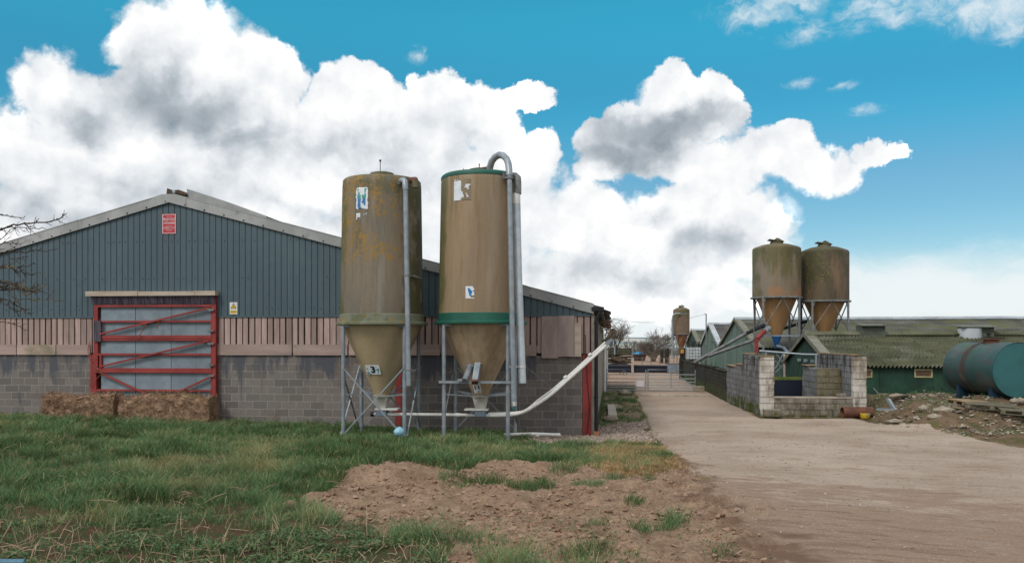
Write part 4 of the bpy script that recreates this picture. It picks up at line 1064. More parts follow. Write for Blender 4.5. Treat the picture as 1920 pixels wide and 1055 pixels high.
def silo_body(root, cx, cy, zt, zb, rt, rb, dome, bm, cm, bandm, ztop_band=None, cone_bot=1.27, rc=.21):
    mb = MB()
    prof = [(rb, zb), (rb + .004, zb + .02)] + [(rb + (rt - rb) * t, zb + (zt - zb) * t) for t in (.25, .5, .75, .97)]
    prof += [(rt - .012, zt + .03), (rt - .05, zt + .07), (rt * .85, zt + dome * .45), (rt * .6, zt + dome * .75), (rt * .3, zt + dome)]
    mb.lathe(prof, (cx, cy, 0), 72, caps=False); mb.build('body', bm, root)
    mb = MB(); mb.lathe([(rb - .03, zb - .02), (rc, cone_bot)], (cx, cy, 0), 64, caps=False)
    mb.build('cone', cm, root)
    mb = MB(); mb.lathe([(rb - .02, zb - .03), (rb + .11, zb - .03), (rb + .12, zb + .0), (rb + .11, zb + .045), (rb + .022, zb + .06), (rb + .016, zb + .24), (rb - .003, zb + .26)], (cx, cy, 0), 72, caps=False)
    mb.build('band', bandm, root)
    mb = MB(); mb.lathe([(rt * .34, zt + dome - .06), (rt * .34, zt + dome + .05), (rt * .30, zt + dome + .055), (rt * .30, zt + dome + .10), (rt * .24, zt + dome + .12), (.01, zt + dome + .13)], (cx, cy, 0), 36)
    mb.build('lid', M['lid'], root)

def silo_frame(root, cx, cy, hw, zt, braces, ring_z=1.22):
    C4 = [(-1, -1), (1, -1), (1, 1), (-1, 1)]
    P = [Vector((cx + sx * hw, cy + sy * hw, 0)) for sx, sy in C4]
    for p in P:
        g = hz(p.x, p.y) - .15
        mb = MB(); mb.path([(p.x, p.y, g), (p.x, p.y, zt)], .052, 16); mb.build('leg', M['galv'], root)
    mb = MB()
    for i in range(4): mb.beam(P[i] + Vector((0, 0, zt + .0)), P[(i + 1) % 4] + Vector((0, 0, zt + .0)), .05, .06)
    mb.build('top_frame', M['galv'], root)
    for i, kind in enumerate(braces):
        a, b_ = P[i], P[(i + 1) % 4]
        out = (Vector(((a.x + b_.x) / 2 - cx, (a.y + b_.y) / 2 - cy, 0))).normalized() * .05
        if 'x' in kind:
            for (p, q, z0, z1) in ((a, b_, 2.02, .26), (b_, a, 2.02, .26)):
                mb = MB(); mb.beam(p + out + Vector((0, 0, z0)), q + out * 1.4 + Vector((0, 0, z1)), .035, .035); mb.build('brace', M['galv'], root)
        if '/' in kind:
            mb = MB(); mb.beam(a + out + Vector((0, 0, 1.9)), b_ + out + Vector((0, 0, .45)), .035, .035); mb.build('brace', M['galvdull'], root)
    # slightly bowed stay ring from leg to leg round the outlet
    mb = MB()
    for i in range(4):
        a, b_ = P[i] + Vector((0, 0, ring_z + .08)), P[(i + 1) % 4] + Vector((0, 0, ring_z + .08))
        mid = (a + b_) / 2; mid = mid + (Vector((cx, cy, mid.z)) - mid) * .62; mid.z = ring_z
        m1 = mid + (a - b_).normalized() * .14; m2 = mid - (a - b_).normalized() * .14
        mb.beam(a, m1, .03, .035); mb.beam(m1, m2, .03, .035); mb.beam(m2, b_, .03, .035)
    mb.build('stay_ring', M['galv'], root)
    return P

def outlet(root, cx, cy, z0):
    mb = MB(); mb.lathe([(.2, z0 + .01), (.26, z0 - .005), (.26, z0 - .045), (.19, z0 - .06)], (cx, cy, 0), 20); mb.build('collar', M['cone_a'], root)
    mb = MB(); q = .19; w = .125
    zt, zb = z0 - .05, z0 - .34
    vs = [(cx + sx * q, cy + sy * q, zt) for sx, sy in ((-1, -1), (1, -1), (1, 1), (-1, 1))] + [(cx + sx * w, cy + sy * w, zb) for sx, sy in ((-1, -1), (1, -1), (1, 1), (-1, 1))]
    mb.add(vs, [(0, 1, 5, 4), (1, 2, 6, 5), (2, 3, 7, 6), (3, 0, 4, 7)]); mb.build('outlet_neck', M['neck'], root, bevel=.012)
    return zb
def hopper_parts(root, cx, cy, zb, left):
    mb = MB(); x0 = -.42 if left else -.16; mb.box((cx + x0, cy - .17, zb - .055), (cx + x0 + .62, cy + .17, zb - .005)); mb.build('slide_plate', M['pvc'], root, bevel=.006)
    mb = MB(); mb.box((cx - .145, cy - .15, zb - .22), (cx + .145, cy + .15, zb - .056)); mb.build('boot', M['blueboot'], root, bevel=.01)

s1c = (atD(674, 700, 22).to_2d() + atD(726, 700, 23.65).to_2d() * 0)
def sq(px0, px1, z):
    a, b_ = atD(px0, 700, z), atD(px1, 700, z); hw = (b_.x - a.x) / 2
    return ((a.x + b_.x) / 2, (a.y + b_.y) / 2 + hw, hw)
# ---- first silo
c1x, c1y, hw1 = sq(641.5, 760, 22.05)
G1 = hz(c1x, c1y)
s1 = thing('feed_silo', 'lichen-spotted brown feed silo with pale green rim and number 3 on its cone', 'silo', (c1x, c1y, G1), 'feed silos in front of the barn')
DC1 = 22.05 + hw1
def Z(py, d): return EYE + (HOR - py) / FPX * d
zb1, zt1 = Z(606, DC1 - 1.1), Z(338, DC1 - .5)
silo_body(s1, c1x, c1y, zt1, zb1 + .0, 1.045, 1.105, .17, M['silo_a'], M['cone_a'], M['band_a'], cone_bot=Z(740, DC1), rc=.21)
silo_frame(s1, c1x, c1y, hw1, zb1 - .06, ['x', 'x', 'x', 'x'], Z(741, DC1))
zo = outlet(s1, c1x, c1y, Z(740, DC1)); hopper_parts(s1, c1x, c1y, zo, False)
mb = MB(); mb.path([(c1x - .05, c1y, zt1 + .27), (c1x - .05, c1y, zt1 + .62)], .010, 6); mb.obox((c1x - .05, c1y, zt1 + .62), (.05, .03, .05)); mb.build('lid_rod', M['black'], s1)
dp_ = DC1 - 1.02
top = pz(752, 340, dp_ + .02)
mb = MB(); p0 = pz(751, 339.5, dp_ + .10); p1 = pz(756, 338, dp_ - .02); p2 = pz(759.5, 341, dp_ - .08); p3 = pz(760, 350, dp_ - .10)
mb.path([p0, p1, p2, p3, pz(760.3, 356, dp_ - .1)], .078, 14); mb.build('pipe_elbow', M['galv'], s1)
mb = MB(); mb.obox(pz(750.5, 339.5, dp_ + .07), (.15, .05, .17), (0, 0, .45)); mb.build('pipe_flange', M['galvdull'], s1)
mb = MB(); mb.path([pz(760.1, 352, dp_ - .10), pz(763, 520, dp_ - .2), pz(766.5, 723, dp_ - .26)], .066, 16); mb.build('fill_pipe', M['galv'], s1)
mb = MB(); a = pz(762.8, 516, dp_ - .2); mb.lathe([(.072, -.03), (.08, 0), (.072, .03)], a, 14); mb.beam(a, pz(778, 517, dp_ + .35), .04, .04); mb.beam(pz(776, 517, dp_ + .2), pz(790, 522, dp_ + .5), .03, .05); mb.build('pipe_bracket', M['galvdull'], s1)
mb = MB(); a = pz(766, 694, dp_ - .25); mb.lathe([(.072, -.02), (.072, .02)], a, 14); mb.beam(a, pz(779, 694, dp_ - .1), .03, .03); mb.build('pipe_bracket', M['galvdull'], s1)
mb = MB(); mb.path([pz(772, 338, DC1 - .75), pz(778, 337.5, DC1 - .95), pz(779, 342, DC1 - 1.0)], .085, 12); mb.build('vent_elbow', M['rust'], s1)
mb = MB(); mb.lathe([(.085, -.08), (.09, .09)], pz(779, 346, DC1 - 1.0), 14); mb.build('vent_cap', M['lid'], s1)
def r1(z): return 1.105 + (1.045 - 1.105) * (z - zb1) / (zt1 - zb1)
def azof(px, c, R, d): return math.asin(max(-1, min(1, ((px - c) / FPX * d) / R)))
NN = lambda u, v, s: float(fbm(np.array([u * s + 3.3]), np.array([v * s + 7.7]), 4)[0])
def torn1(u, v):
    e = .16 + .34 * (NN(u * .8, v, 9) - .5)
    if v < .20:
        return 0 if (.10 < u < .42 and NN(u, v, 7) > .40 and v < .19) or (.65 < u < .85 and .13 < v < .2 and NN(u, v, 9) > .45) else None
    if v < .28: return None
    du = min(u, 1 - u); dv = min(v - .28, 1 - v)
    if du < e * .5 or dv < e * .25: return None
    if du < .13 + e * .5: return 0
    n = NN(u, v, 8)
    if .62 < v < .92:
        if abs(u - .52) < .17 and v > .74 and n > .40: return 0
        return 1 if n > .40 else 0
    if v <= .62: return 2 if n > .42 and not (.5 < u and v < .42 and n < .52) else 0
    return 0
cen1 = 717.0
surf_patch('torn_poster', c1x, c1y, r1, azof(684, cen1, 1.06, DC1 - 1), azof(713, cen1, 1.06, DC1 - 1), Z(411, DC1 - 1.05), Z(348.5, DC1 - 1.05), torn1, [M['label'], M['label_teal'], M['label_blue']], s1)
# number plate on cone
def cone_plate(root, cx, cy, zb, rb, zc, rc, pxa, pxb, pya, pyb, d, cen, base, digits, dsize, roll=0, spots=True, dy_=0.0):
    zm = Z((pya + pyb) / 2, d); rr = rc + (rb - rc) * (zm - zc) / (zb - zc)
    az = azof((pxa + pxb) / 2, cen, rr, d)
    slope = math.atan2(rb - rc, zb - zc)
    c = Vector((cx + (rr + .012) * math.sin(az), cy - (rr + .012) * math.cos(az), zm))
    w, h = (pxb - pxa) / FPX * d, (pyb - pya) / FPX * d / math.cos(slope) * .98
    Rm = Matrix.Rotation(az, 3, 'Z') @ Matrix.Rotation(slope, 3, 'X') @ Matrix.Rotation(roll, 3, 'Y')
    def T(p, o): return c + Rm @ Vector((p[0], -o, p[1]))
    def plate(poly, o, th=.003):
        mb = MB(); n = len(poly)
        vs = [T(p, o) for p in poly] + [T(p, o + th) for p in poly]
        return mb.add(vs, [tuple(range(n)), tuple(range(2 * n - 1, n - 1, -1))] + [(i, (i + 1) % n, (i + 1) % n + n, i + n) for i in range(n)])
    pl_ = [(-w / 2, -h / 2), (w * .05, -h / 2), (w * .06, -h * .44), (w * .1, -h / 2), (w / 2, -h * .46), (w * .47, h / 2), (-.03 * w, h / 2), (-.04 * w, h * .45), (-.08 * w, h * .5), (-w / 2, h * .49)] if spots else [(-w / 2, -h / 2), (w / 2, -h / 2), (w / 2, h / 2), (-w / 2, h / 2)]
    np_ = plate(pl_, 0).build('number_plate', M['label'], root)
    vs, fs = text_mb(digits, dsize, .0015, dsize * .02)
    mb = MB()
    for q_, dx_ in enumerate((-.035, -.012, .012, .035)): mb.add([T((p[0] + dx_ * dsize, p[1] + dy_), .0065 + .0007 * q_ + p[2]) for p in vs], fs)
    mb.build('number', M['ink'], np_, weld=False)
    if spots:
        for (u, v, a, b_) in ((.36, .0, .07, .22), (-.38, .12, .05, .1), (-.36, -.33, .09, .12), (-.24, -.42, .12, .04), (.33, -.3, .07, .07), (.24, .3, .04, .05), (.22, .02, .05, .08)):
            pts = [(u * w + a * w * math.cos(t) * random.uniform(.7, 1.2), v * h + b_ * h * math.sin(t) * random.uniform(.7, 1.2)) for t in [2 * PI * k / 9 for k in range(9)]]
            mb = MB(); n = len(pts); mb.add([T(p, .006) for p in pts] + [T(p, .0075) for p in pts], [tuple(range(n)), tuple(range(2 * n - 1, n - 1, -1))] + [(i, (i + 1) % n, (i + 1) % n + n, i + n) for i in range(n)]); mb.build('printed_mark', M['label_teal'], np_)
    else:
        mb = MB(); pts = [(-.05 * w, -.40 * h), (.36 * w, -.38 * h), (.38 * w, -.33 * h), (-.05 * w, -.36 * h)]
        mb.add([T(p, .006) for p in pts] + [T(p, .0075) for p in pts], [(0, 1, 2, 3), (7, 6, 5, 4), (0, 1, 5, 4), (1, 2, 6, 5), (2, 3, 7, 6), (3, 0, 4, 7)]); mb.build('printed_mark', M['ink'], np_)
cone_plate(s1, c1x, c1y, zb1 - .02, 1.075, Z(740, DC1), .21, 695.5, 725, 683.5, 702, DC1 - .5, 717, 'label', '3', .26)

# ---- second silo
c2x, c2y, hw2 = sq(831, 953, 21.95)
G2 = hz(c2x, c2y)
s2 = thing('feed_silo', 'clean ochre feed silo with bright green rims and number 11 on its cone', 'silo', (c2x, c2y, G2), 'feed silos in front of the barn')
DC2 = 21.95 + hw2; cen2 = 903.5
zb2, zt2 = Z(604, DC2 - 1.1), Z(331, DC2 - .5)
silo_body(s2, c2x, c2y, zt2, zb2, 1.05, 1.125, .17, M['silo_b'], M['cone_b'], M['band_b'], cone_bot=Z(740, DC2), rc=.2)
mb = MB(); mb.lathe([(1.054, zt2 - .03), (1.058, zt2 + .03), (1.04, zt2 + .06), (1.0, zt2 + .095), (.8, zt2 + .125)], (c2x, c2y, 0), 72, caps=False); mb.build('top_rim', M['band_b'], s2)
silo_frame(s2, c2x, c2y, hw2, zb2 - .06, ['', '/', 'x', '/'], Z(741, DC2))
zo = outlet(s2, c2x, c2y, Z(741, DC2)); hopper_parts(s2, c2x, c2y, zo, True)
mb = MB(); mb.beam((c2x - hw2 - .12, c2y - hw2 - .07, Z(716, 21.9)), (c2x + hw2 + .1, c2y - hw2 - .07, Z(716, 21.9)), .035, .06); mb.build('cross_rail', M['galv'], s2)
# gooseneck and pipes
dg = DC2 - .55
mb = MB(); pts = [pz(918, 319, dg + .25), pz(919, 313, dg + .22), pz(922, 303, dg + .16), pz(928, 295, dg + .08), pz(936, 290.5, dg), pz(944, 292, dg - .12), pz(950, 298, dg - .25), pz(953, 306, dg - .36), pz(954.5, 316, dg - .42), pz(955, 330, dg - .48)]
mb.path(pts, .088, 14); mb.build('gooseneck', M['galv'], s2)
mb = MB(); a = pz(949.5, 330, DC2 - .92); mb.obox(a, (.2, .06, .17), (0, 0, .5)); mb.obox(pz(954.5, 334, dg - .47), (.2, .2, .05)); mb.build('pipe_flange', M['galvdull'], s2)
mb = MB(); mb.path([pz(955, 328, dg - .48), pz(956.5, 420, dg - .56), pz(960, 600, dg - .64), pz(963.5, 762, dg - .70)], .066, 16)
for yy in (686, 717): mb.lathe([(.073, -.02), (.073, .02)], pz(962, yy, dg - .67), 14)
mb.build('fill_pipe', M['galv'], s2)
mb = MB(); mb.lathe([(.06, -.04), (.065, .06)], pz(964.3, 757, dg - .71), 14); mb.build('pipe_end_collar', M['neck'], s2)
mb = MB(); mb.obox(pz(964.4, 764, dg - .7), (.09, .09, .09)); mb.build('pipe_end_valve', M['tankend'], s2)
d3 = DC2 - .78
mb = MB(); mb.path([pz(960, 331, d3 + .2), pz(966, 331, d3 + .05), pz(969.5, 334, d3 - .03), pz(970, 343, d3 - .07), pz(970, 364, d3 - .08)], .105, 16); mb.build('pipe_elbow', M['galvdull'], s2)
mb = MB(); mb.path([pz(967.5, 362, d3 - .08), pz(972, 520, d3 - .16), pz(979.5, 718, d3 - .24)], .098, 18); mb.build('exhaust_pipe', M['palegalv'], s2)
mb = MB(); mb.lathe([(.112, -.25), (.112, .0)], pz(967.5, 364, d3 - .08), 16); mb.lathe([(.106, -.02), (.106, .02)], pz(978, 687, d3 - .23), 16)
mb.beam(pz(955, 687, d3 - .28), pz(984, 687, d3 - .28), .025, .03); mb.build('pipe_sleeve', M['pvc'], s2)
mb = MB(); mb.path([(c2x - .02, c2y - .1, zt2 + .28), (c2x - .02, c2y - .1, zt2 + .42)], .014, 6); mb.beam((c2x - .25, c2y - .1, zt2 + .27), (c2x + .2, c2y - .1, zt2 + .31), .03, .05); mb.path([(c2x - .42, c2y - .2, zt2 + .12), (c2x - .43, c2y - .2, zt2 + .28)], .01, 6); mb.build('lid_clamp', M['rust'], s2)
def r2(z): return 1.125 + (1.05 - 1.125) * (z - zb2) / (zt2 - zb2)
def torn2(u, v):
    n = NN(u, v, 7) + .15 * (NN(u, v, 19) - .5)
    lim = .47 + .2 * (n - .5)
    if u < lim * .95 and not (u < .5 and v > .93 and n < .45): return 1
    if .45 < u < .97 and .12 < v < .75 and n > .54: return 1
    return 0
surf_patch('torn_poster', c2x, c2y, r2, azof(863, cen2, 1.06, DC2 - 1), azof(897, cen2, 1.06, DC2 - 1), Z(374.5, DC2 - 1.05), Z(334.5, DC2 - 1.05), torn2, [M['label_tan'], M['label']], s2)
def torn3(u, v):
    n = NN(u, v, 5)
    if u > .88 and (.55 < v < .68 or v > .85): return None
    if .55 < u and .08 < v < .24 and n > .3: return None
    p = abs(u - (.36 + .30 * (1 - v)) + .06 * math.sin(v * 9))
    if .26 < v < .84 and p < .17 + .05 * math.sin(v * 14): return 1
    return 0
surf_patch('torn_sticker', c2x, c2y, r2, azof(887.5, cen2, 1.1, DC2 - 1.1), azof(904, cen2, 1.1, DC2 - 1.1), Z(559.5, DC2 - 1.1), Z(536.5, DC2 - 1.1), torn3, [M['label'], M['labelblue2']], s2, 30, 40)
cone_plate(s2, c2x, c2y, zb2 - .02, 1.095, Z(740, DC2), .2, 889.5, 904, 716, 737, DC2 - .32, 900, 'label', '11', .165, -.06, False, .01)
dC = DC2 - .62
mb = MB(); mb.path([pz(881.5, 686, dC + .08), pz(877, 700, dC - .12), pz(871.5, 713.5, dC - .32)], .085, 14); mb.obox(pz(880.5, 686.5, dC + .03), (.2, .08, .06), (.5, 0, .1)); mb.obox(pz(863, 712, dC - .3), (.12, .14, .06)); mb.build('inspection_tube', M['galv'], s2)
mb = MB(); mb.beam(pz(896, 682, dC - .02), pz(890.5, 716, dC - .42), .15, .13); mb.obox(pz(896.3, 681.5, dC - .0), (.2, .1, .03), (.3, 0, 0)); mb.build('square_chute', M['galv'], s2)
mb = MB(); mb.beam(pz(890.6, 713.5, dC - .41), pz(889.9, 717.5, dC - .45), .158, .138); mb.build('chute_lip', M['rust'], s2)

# ---- auger conveyor running from both silos round the barn corner
ya = c2y + .0
aug = thing('feed_auger', 'white plastic auger tubes curving from the silo outlets up past the barn corner', 'conveyor', (c2x + 2, c2y, 0))
dA = DC2
def bend(pts, n=6):
    """Catmull-Rom"""
    P = [Vector(p) for p in pts]; P = [P[0] * 2 - P[1]] + P + [P[-1] * 2 - P[-2]]; out = []
    for i in range(1, len(P) - 2):
        for k in range(n):
            t = k / n; a, b_, c, d = P[i - 1:i + 3]
            out.append(.5 * ((2 * b_) + (c - a) * t + (2 * a - 5 * b_ + 4 * c - d) * t * t + (3 * b_ - a - 3 * c + d) * t ** 3))
    out.append(P[-2]); return out
zt_ = Z(776.5, dA)
l1 = [(c1x - .25, c1y, zt_), (c1x + .6, c1y, zt_), (c2x - .6, ya, zt_ - .02), (c2x + .55, ya, zt_ - .025)]
l1 += [pz(975, 774, dA), pz(1000, 761.5, dA + .05), pz(1030, 741, dA + .2), pz(1060, 715, dA + .6), pz(1100, 679.5, dA + 1.0), pz(1141.5, 642, dA + 1.4)]
mb = MB(); mb.path(bend(l1), .046, 14)
for q in (l1[1], l1[2], pz(1003, 759, dA + .06), pz(1038, 734, dA + .3), pz(1074, 702.5, dA + .75)): mb.lathe([(.055, -.05), (.055, .05)], q, 14, axis=(1, 0, .0) if q in l1[:3] else (.75, .3, .6))
mb.build('auger_tube', M['pvc'], aug)
l2 = [(c2x + .2, ya + .02, zt_ + .01), (c2x + .8, ya + .10, zt_ + .03), pz(985, 769.5, dA + .14), pz(1010, 750, dA + .25), pz(1040, 727.5, dA + .45), pz(1080, 692.5, dA + .95), pz(1135, 642, dA + 1.5)]
mb = MB(); mb.path(bend(l2), .042, 14)
for q in (pz(1060, 707, dA + .7), pz(1106, 665, dA + 1.2)): mb.lathe([(.050, -.05), (.050, .05)], q, 14, axis=(.75, .3, .6))
mb.build('auger_tube', M['pvc'], aug)
mb = MB(); mb.lathe([(.062, -.04), (.062, .05)], (c1x - .27, c1y, zt_), 14, axis=(1, 0, 0)); mb.build('end_cap', M['black'], aug)
mb = MB(); mb.obox(pz(1142, 640, dA + 1.42), (.22, .3, .10), (0, -.6, 0)); mb.obox(pz(1146, 643, dA + 1.5), (.1, .1, .2)); mb.build('end_bracket', M['sheet'], aug)
mb = MB(); mb.beam(pz(1138, 636, dA + 1.7), pz(1150, 618, dA + 2.3), .07, .1); mb.beam(pz(1130, 640, dA + 1.6), pz(1147, 632, dA + 1.8), .05, .08); mb.build('end_timber', M['wood'], aug)
mb = MB(); mb.path([pz(984, 686, dA + .1), pz(1002, 700, dA + .2), pz(1035, 727, dA + .35)], .006, 5); mb.build('hanger_wire', M['galvdull'], aug)
mb = MB()                                   # snapped twigs and straw caught under the eave
for _ in range(90):
    a = atD(random.uniform(1129, 1150), random.uniform(598, 622), random.uniform(28, 31)); d = Vector((random.gauss(0, 1), random.gauss(0, .6), random.gauss(-.2, .35))).normalized() * random.uniform(.15, .45)
    mb.path([a, a + d * .5 + Vector((0, 0, .02)), a + d], .007, 4)
tag(mb.build('eave_twigs', pm('dry_brown_twig', C(150, 122, 100), C(120, 94, 76), 6, tint=.4, bump=0), None), 'brown dry twigs caught on the barn eave above the auger end', 'twigs')

# ---- small things at the silo feet
p = atD(748.5, 805, 21.6); r = .135
import bmesh
def blob(name, mat, c, rad, sc, amp, label, cat, sub=4):
    bm = bmesh.new(); bmesh.ops.create_icosphere(bm, subdivisions=sub, radius=1)
    for v in bm.verts:
        n = float(fbm(np.array([v.co.x * 2.2 + v.co.z]), np.array([v.co.y * 2.2 + 4 + v.co.z * 1.7]), 3)[0]) - .5
        v.co = Vector([v.co[i] * rad * sc[i] * (1 + amp * n) for i in range(3)])
    me = bpy.data.meshes.new(name); bm.to_mesh(me); bm.free()
    me.polygons.foreach_set('use_smooth', [True] * len(me.polygons)); me.materials.append(mat)
    at = me.attributes.new('tint', 'FLOAT', 'FACE'); at.data.foreach_set('value', [random.random() for _ in me.polygons])
    o = bpy.data.objects.new(name, me); COL.objects.link(o); o.location = c; ORIG[o.name] = Vector(c)
    return tag(o, label, cat)
blob('plastic_ball', M['bluebag'], (p.x, p.y, hz(p.x, p.y) + .17), r, (1, 1, .95), .25, 'pale blue crumpled plastic ball by the leg of the lichen-spotted silo', 'ball')
a, b_ = atD(944, 809, 23.3), atD(1050, 812.5, 23.7)
mb = MB(); mb.path([(a.x, a.y, hz(a.x, a.y) + .05), ((a.x + b_.x) / 2, (a.y + b_.y) / 2, hz((a.x + b_.x) / 2, a.y) + .07), (b_.x, b_.y, hz(b_.x, b_.y) + .06)], .048, 12)
q = ((a.x * .4 + b_.x * .6), (a.y * .4 + b_.y * .6), hz(b_.x, b_.y) + .06); mb.lathe([(.056, -.05), (.056, .05)], q, 12, axis=(1, .1, 0))
tag(mb.build('spare_tube', M['pvc'], None), 'white plastic tube lying on the ground against the barn wall', 'tube')
p0, p1 = ground_at(-60, 1068), ground_at(46, 1067)
mb = MB(); mb.path([(p0[0], p0[1], hz(*p0) + .06), (p1[0], p1[1], hz(*p1) + .055)], .03, 14); tag(mb.build('blue_pipe', M['bluepipe'], None), 'short blue water pipe lying in the weeds at the lower left', 'pipe')
p0, p1 = ground_at(1149, 785), ground_at(1146, 764)
mb = MB(); mb.beam((p0[0], p0[1], .07), (p1[0], p1[1], .08), .30, .14); tag(mb.build('concrete_beam', M['kerb'], None), 'short concrete beam lying in the verge beside the barn', 'beam')
for i, (px, py, rad, lab) in enumerate(((1143, 788, .22, 'brown boulder at the end of the concrete beam by the barn'), (1171, 739, .28, 'large pale stone in the verge grass near the gate'), (1156, 766, .2, 'small pale stone in the middle of the verge'))):
    g = ground_at(px, py); blob('stone', M['stone'], (g[0], g[1], hz(*g) + rad * .25), rad, (1.1, .9, .6), .8, lab, 'stone', 3)
# ------------------------------------------------------------------ RIGHT-HAND YARD
def colp(o): return ORIG[o.name]
def corrugated(mb, x0, x1, ya, za, yb, zb, pitch, amp, rows=1, nseg=6, sag=0.0, lap=.012):
    """sheet from (ya,za) eave to (yb,zb) ridge, corrugations run up the slope"""
    n = int((x1 - x0) / pitch * nseg); L = math.hypot(yb - ya, zb - za); ny, nz = -(zb - za) / L, (yb - ya) / L
    if nz < 0: ny, nz = -ny, -nz
    for r in range(rows):
        t0, t1 = r / rows, (r + 1) / rows + (.012 if r < rows - 1 else 0)
        sh = 1.0
        for c0 in range(0, n, nseg * 7):
            c1 = min(n, c0 + nseg * 7); tn = random.random(); vs = []
            for i in range(c0, c1 + 1):
                x = x0 + (x1 - x0) * i / n; hgt = amp * math.cos(2 * PI * i / nseg)
                for t, o in ((t0, lap * (1 if r else 0) + .0), (t1, 0)):
                    dz = -sag * math.sin(PI * (x - x0) / (x1 - x0)) + (.012 * math.sin(x * .9 + r))
                    vs.append((x, ya + (yb - ya) * t + ny * (hgt + o), za + (zb - za) * t + nz * (hgt + o) + dz))
            m = c1 - c0
            mb.add(vs, [(2 * k, 2 * k + 2, 2 * k + 3, 2 * k + 1) for k in range(m)], tn, True)
def shed(label, X0, X1, yn, yr, yf, ze, zr, wallm, roofm, bargem, oh=.35, zg=-.2, rows=4, pitch=.18, boards=True, wall_h=None):
    """gable end at X0 facing the track, ridge along X"""
    root = thing('livestock_shed', label, 'shed', (X0, yr, 0))
    mb = MB(); y = yn + .25
    def top(y): return ze - .06 + (zr - ze) * (1 - abs(y - yr) / ((yr - yn) if y < yr else (yf - yr)))
    while y < yf - .25:
        y1 = min(y + random.uniform(.16, .2), yf - .25); d = random.uniform(0, .012) + (.012 if random.random() < .12 else 0)
        yy = [y, y1] if not (y < yr < y1) else [y, yr, y1]
        n = len(yy); pts = [(y, zg), (y1 - .008, zg)] + [(a if a != y1 else y1 - .008, top(a)) for a in yy[::-1]]
        mb.prism_x(pts, X0 + d, X0 + .06, random.random()); y = y1
    mb.build('gable_boards', wallm, root, weld=False)
    mb = MB(); mb.prism_x([(yn + .26, zg), (yf - .26, zg), (yf - .26, ze - .1), (yr, zr - .12), (yn + .26, ze - .1)], X0 + .07, X0 + .12); mb.build('gable_gap_shade', M['dark'], root)  # near-black sheet paints the dark behind the gable board gaps
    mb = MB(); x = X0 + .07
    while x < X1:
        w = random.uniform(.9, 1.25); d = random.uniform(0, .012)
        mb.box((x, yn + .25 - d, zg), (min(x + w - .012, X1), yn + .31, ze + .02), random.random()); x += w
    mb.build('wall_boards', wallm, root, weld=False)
    mb = MB(); mb.box((X0 + .07, yn + .32, zg), (X1, yn + .36, ze)); mb.build('wall_gap_shade', M['dark'], root)  # same near-black sheet as shade behind the long wall
    k = oh / (yr - yn)
    for s_, y0 in ((1, yn), (-1, yf)):
        mb = MB(); corrugated(mb, X0 - .12, X1, y0, ze, yr, zr, pitch, pitch * .31, rows, sag=.05)
        mb.build('roof', roofm, root, weld=False, fixn=False)
    mb = MB(); mb.box((X0, yn + .16, ze - .10), (X1, yn + .20, ze + .02)); mb.build('eave_board', M['darkwood'], root)
    mb = MB(); cap = [(yr - .44, zr - .02), (yr - .10, zr + .15), (yr + .10, zr + .15), (yr + .44, zr - .02), (yr + .42, zr - .08), (yr, zr + .06), (yr - .42, zr - .08)]
    x = X0 - .16
    while x < X1:
        o = random.uniform(-.012, .012); mb.prism_x([(a, b_ + o) for a, b_ in cap], x, min(x + 1.06, X1), random.random()); x += 1.05
    mb.build('ridge_cap', M['ridge'] if roofm != M['mossroof'] else M['mossroof'], root, weld=False)
    for s_, y0 in ((1, yn), (-1, yf)):
        mb = MB(); mb.beam((X0 - .15, y0, ze - .02), (X0 - .15, yr, zr - .0), .04, .22, (0, 0, 1)); mb.build('barge_board', bargem, root)
        mb = MB(); mb.beam((X0 + .07, y0, ze + .045), (X0 + .07, yr, zr + .05), .46, .03, (0, 0, 1)); mb.build('verge_flashing', bargem, root)
    return root
# nearest green shed
p = atD(1563, 686, 39.0); rz = atD(1512, 626, 44.4); pf = atD(1472, 676.6, 49.9)
SH1 = dict(X0=p.x, yn=p.y, yr=rz.y, yf=2 * rz.y - p.y, ze=p.z, zr=rz.z)
sh1 = shed('low dark green shed with mossy corrugated roof behind the tank and pen', SH1['X0'], 36.0, SH1['yn'], SH1['yr'], SH1['yf'], SH1['ze'], SH1['zr'], M['greenboard'], M['mossroof'], M['barge'], rows=4)
def shed_window(x0, x1, y0, y1):
    yw = SH1['yn'] + .235
    a, b_ = atY(x0, y1, yw), atY(x1, y0, yw)
    mb = MB(); t = .07
    mb.box((a.x, yw - .03, a.z), (b_.x, yw, a.z + t)); mb.box((a.x, yw - .03, b_.z - t), (b_.x, yw, b_.z)); mb.box((a.x, yw - .03, a.z + t), (a.x + t, yw, b_.z - t)); mb.box((b_.x - t, yw - .03, a.z + t), (b_.x, yw, b_.z - t))
    fr = mb.build('window', M['cream'], sh1)
    mb = MB(); mb.box((a.x + t, yw - .008, a.z + t), (b_.x - t, yw + .0, b_.z - t)); mb.build('pane', M['wbrown'], fr)
    mb = MB(); mb.box((a.x + t * 1.9, yw - .016, a.z + t * 1.3), (b_.x - t * 1.9, yw - .009, a.z + t + (b_.z - a.z) * .3)); mb.box((a.x + t, yw - .02, b_.z - t * 1.9), (b_.x - t, yw - .009, b_.z - t)); mb.build('baffle', M['wood'], fr)
shed_window(1714, 1748.5, 691.5, 707.5); shed_window(1601, 1635.5, 691.5, 707.5); shed_window(1830, 1865, 691.5, 707.5)
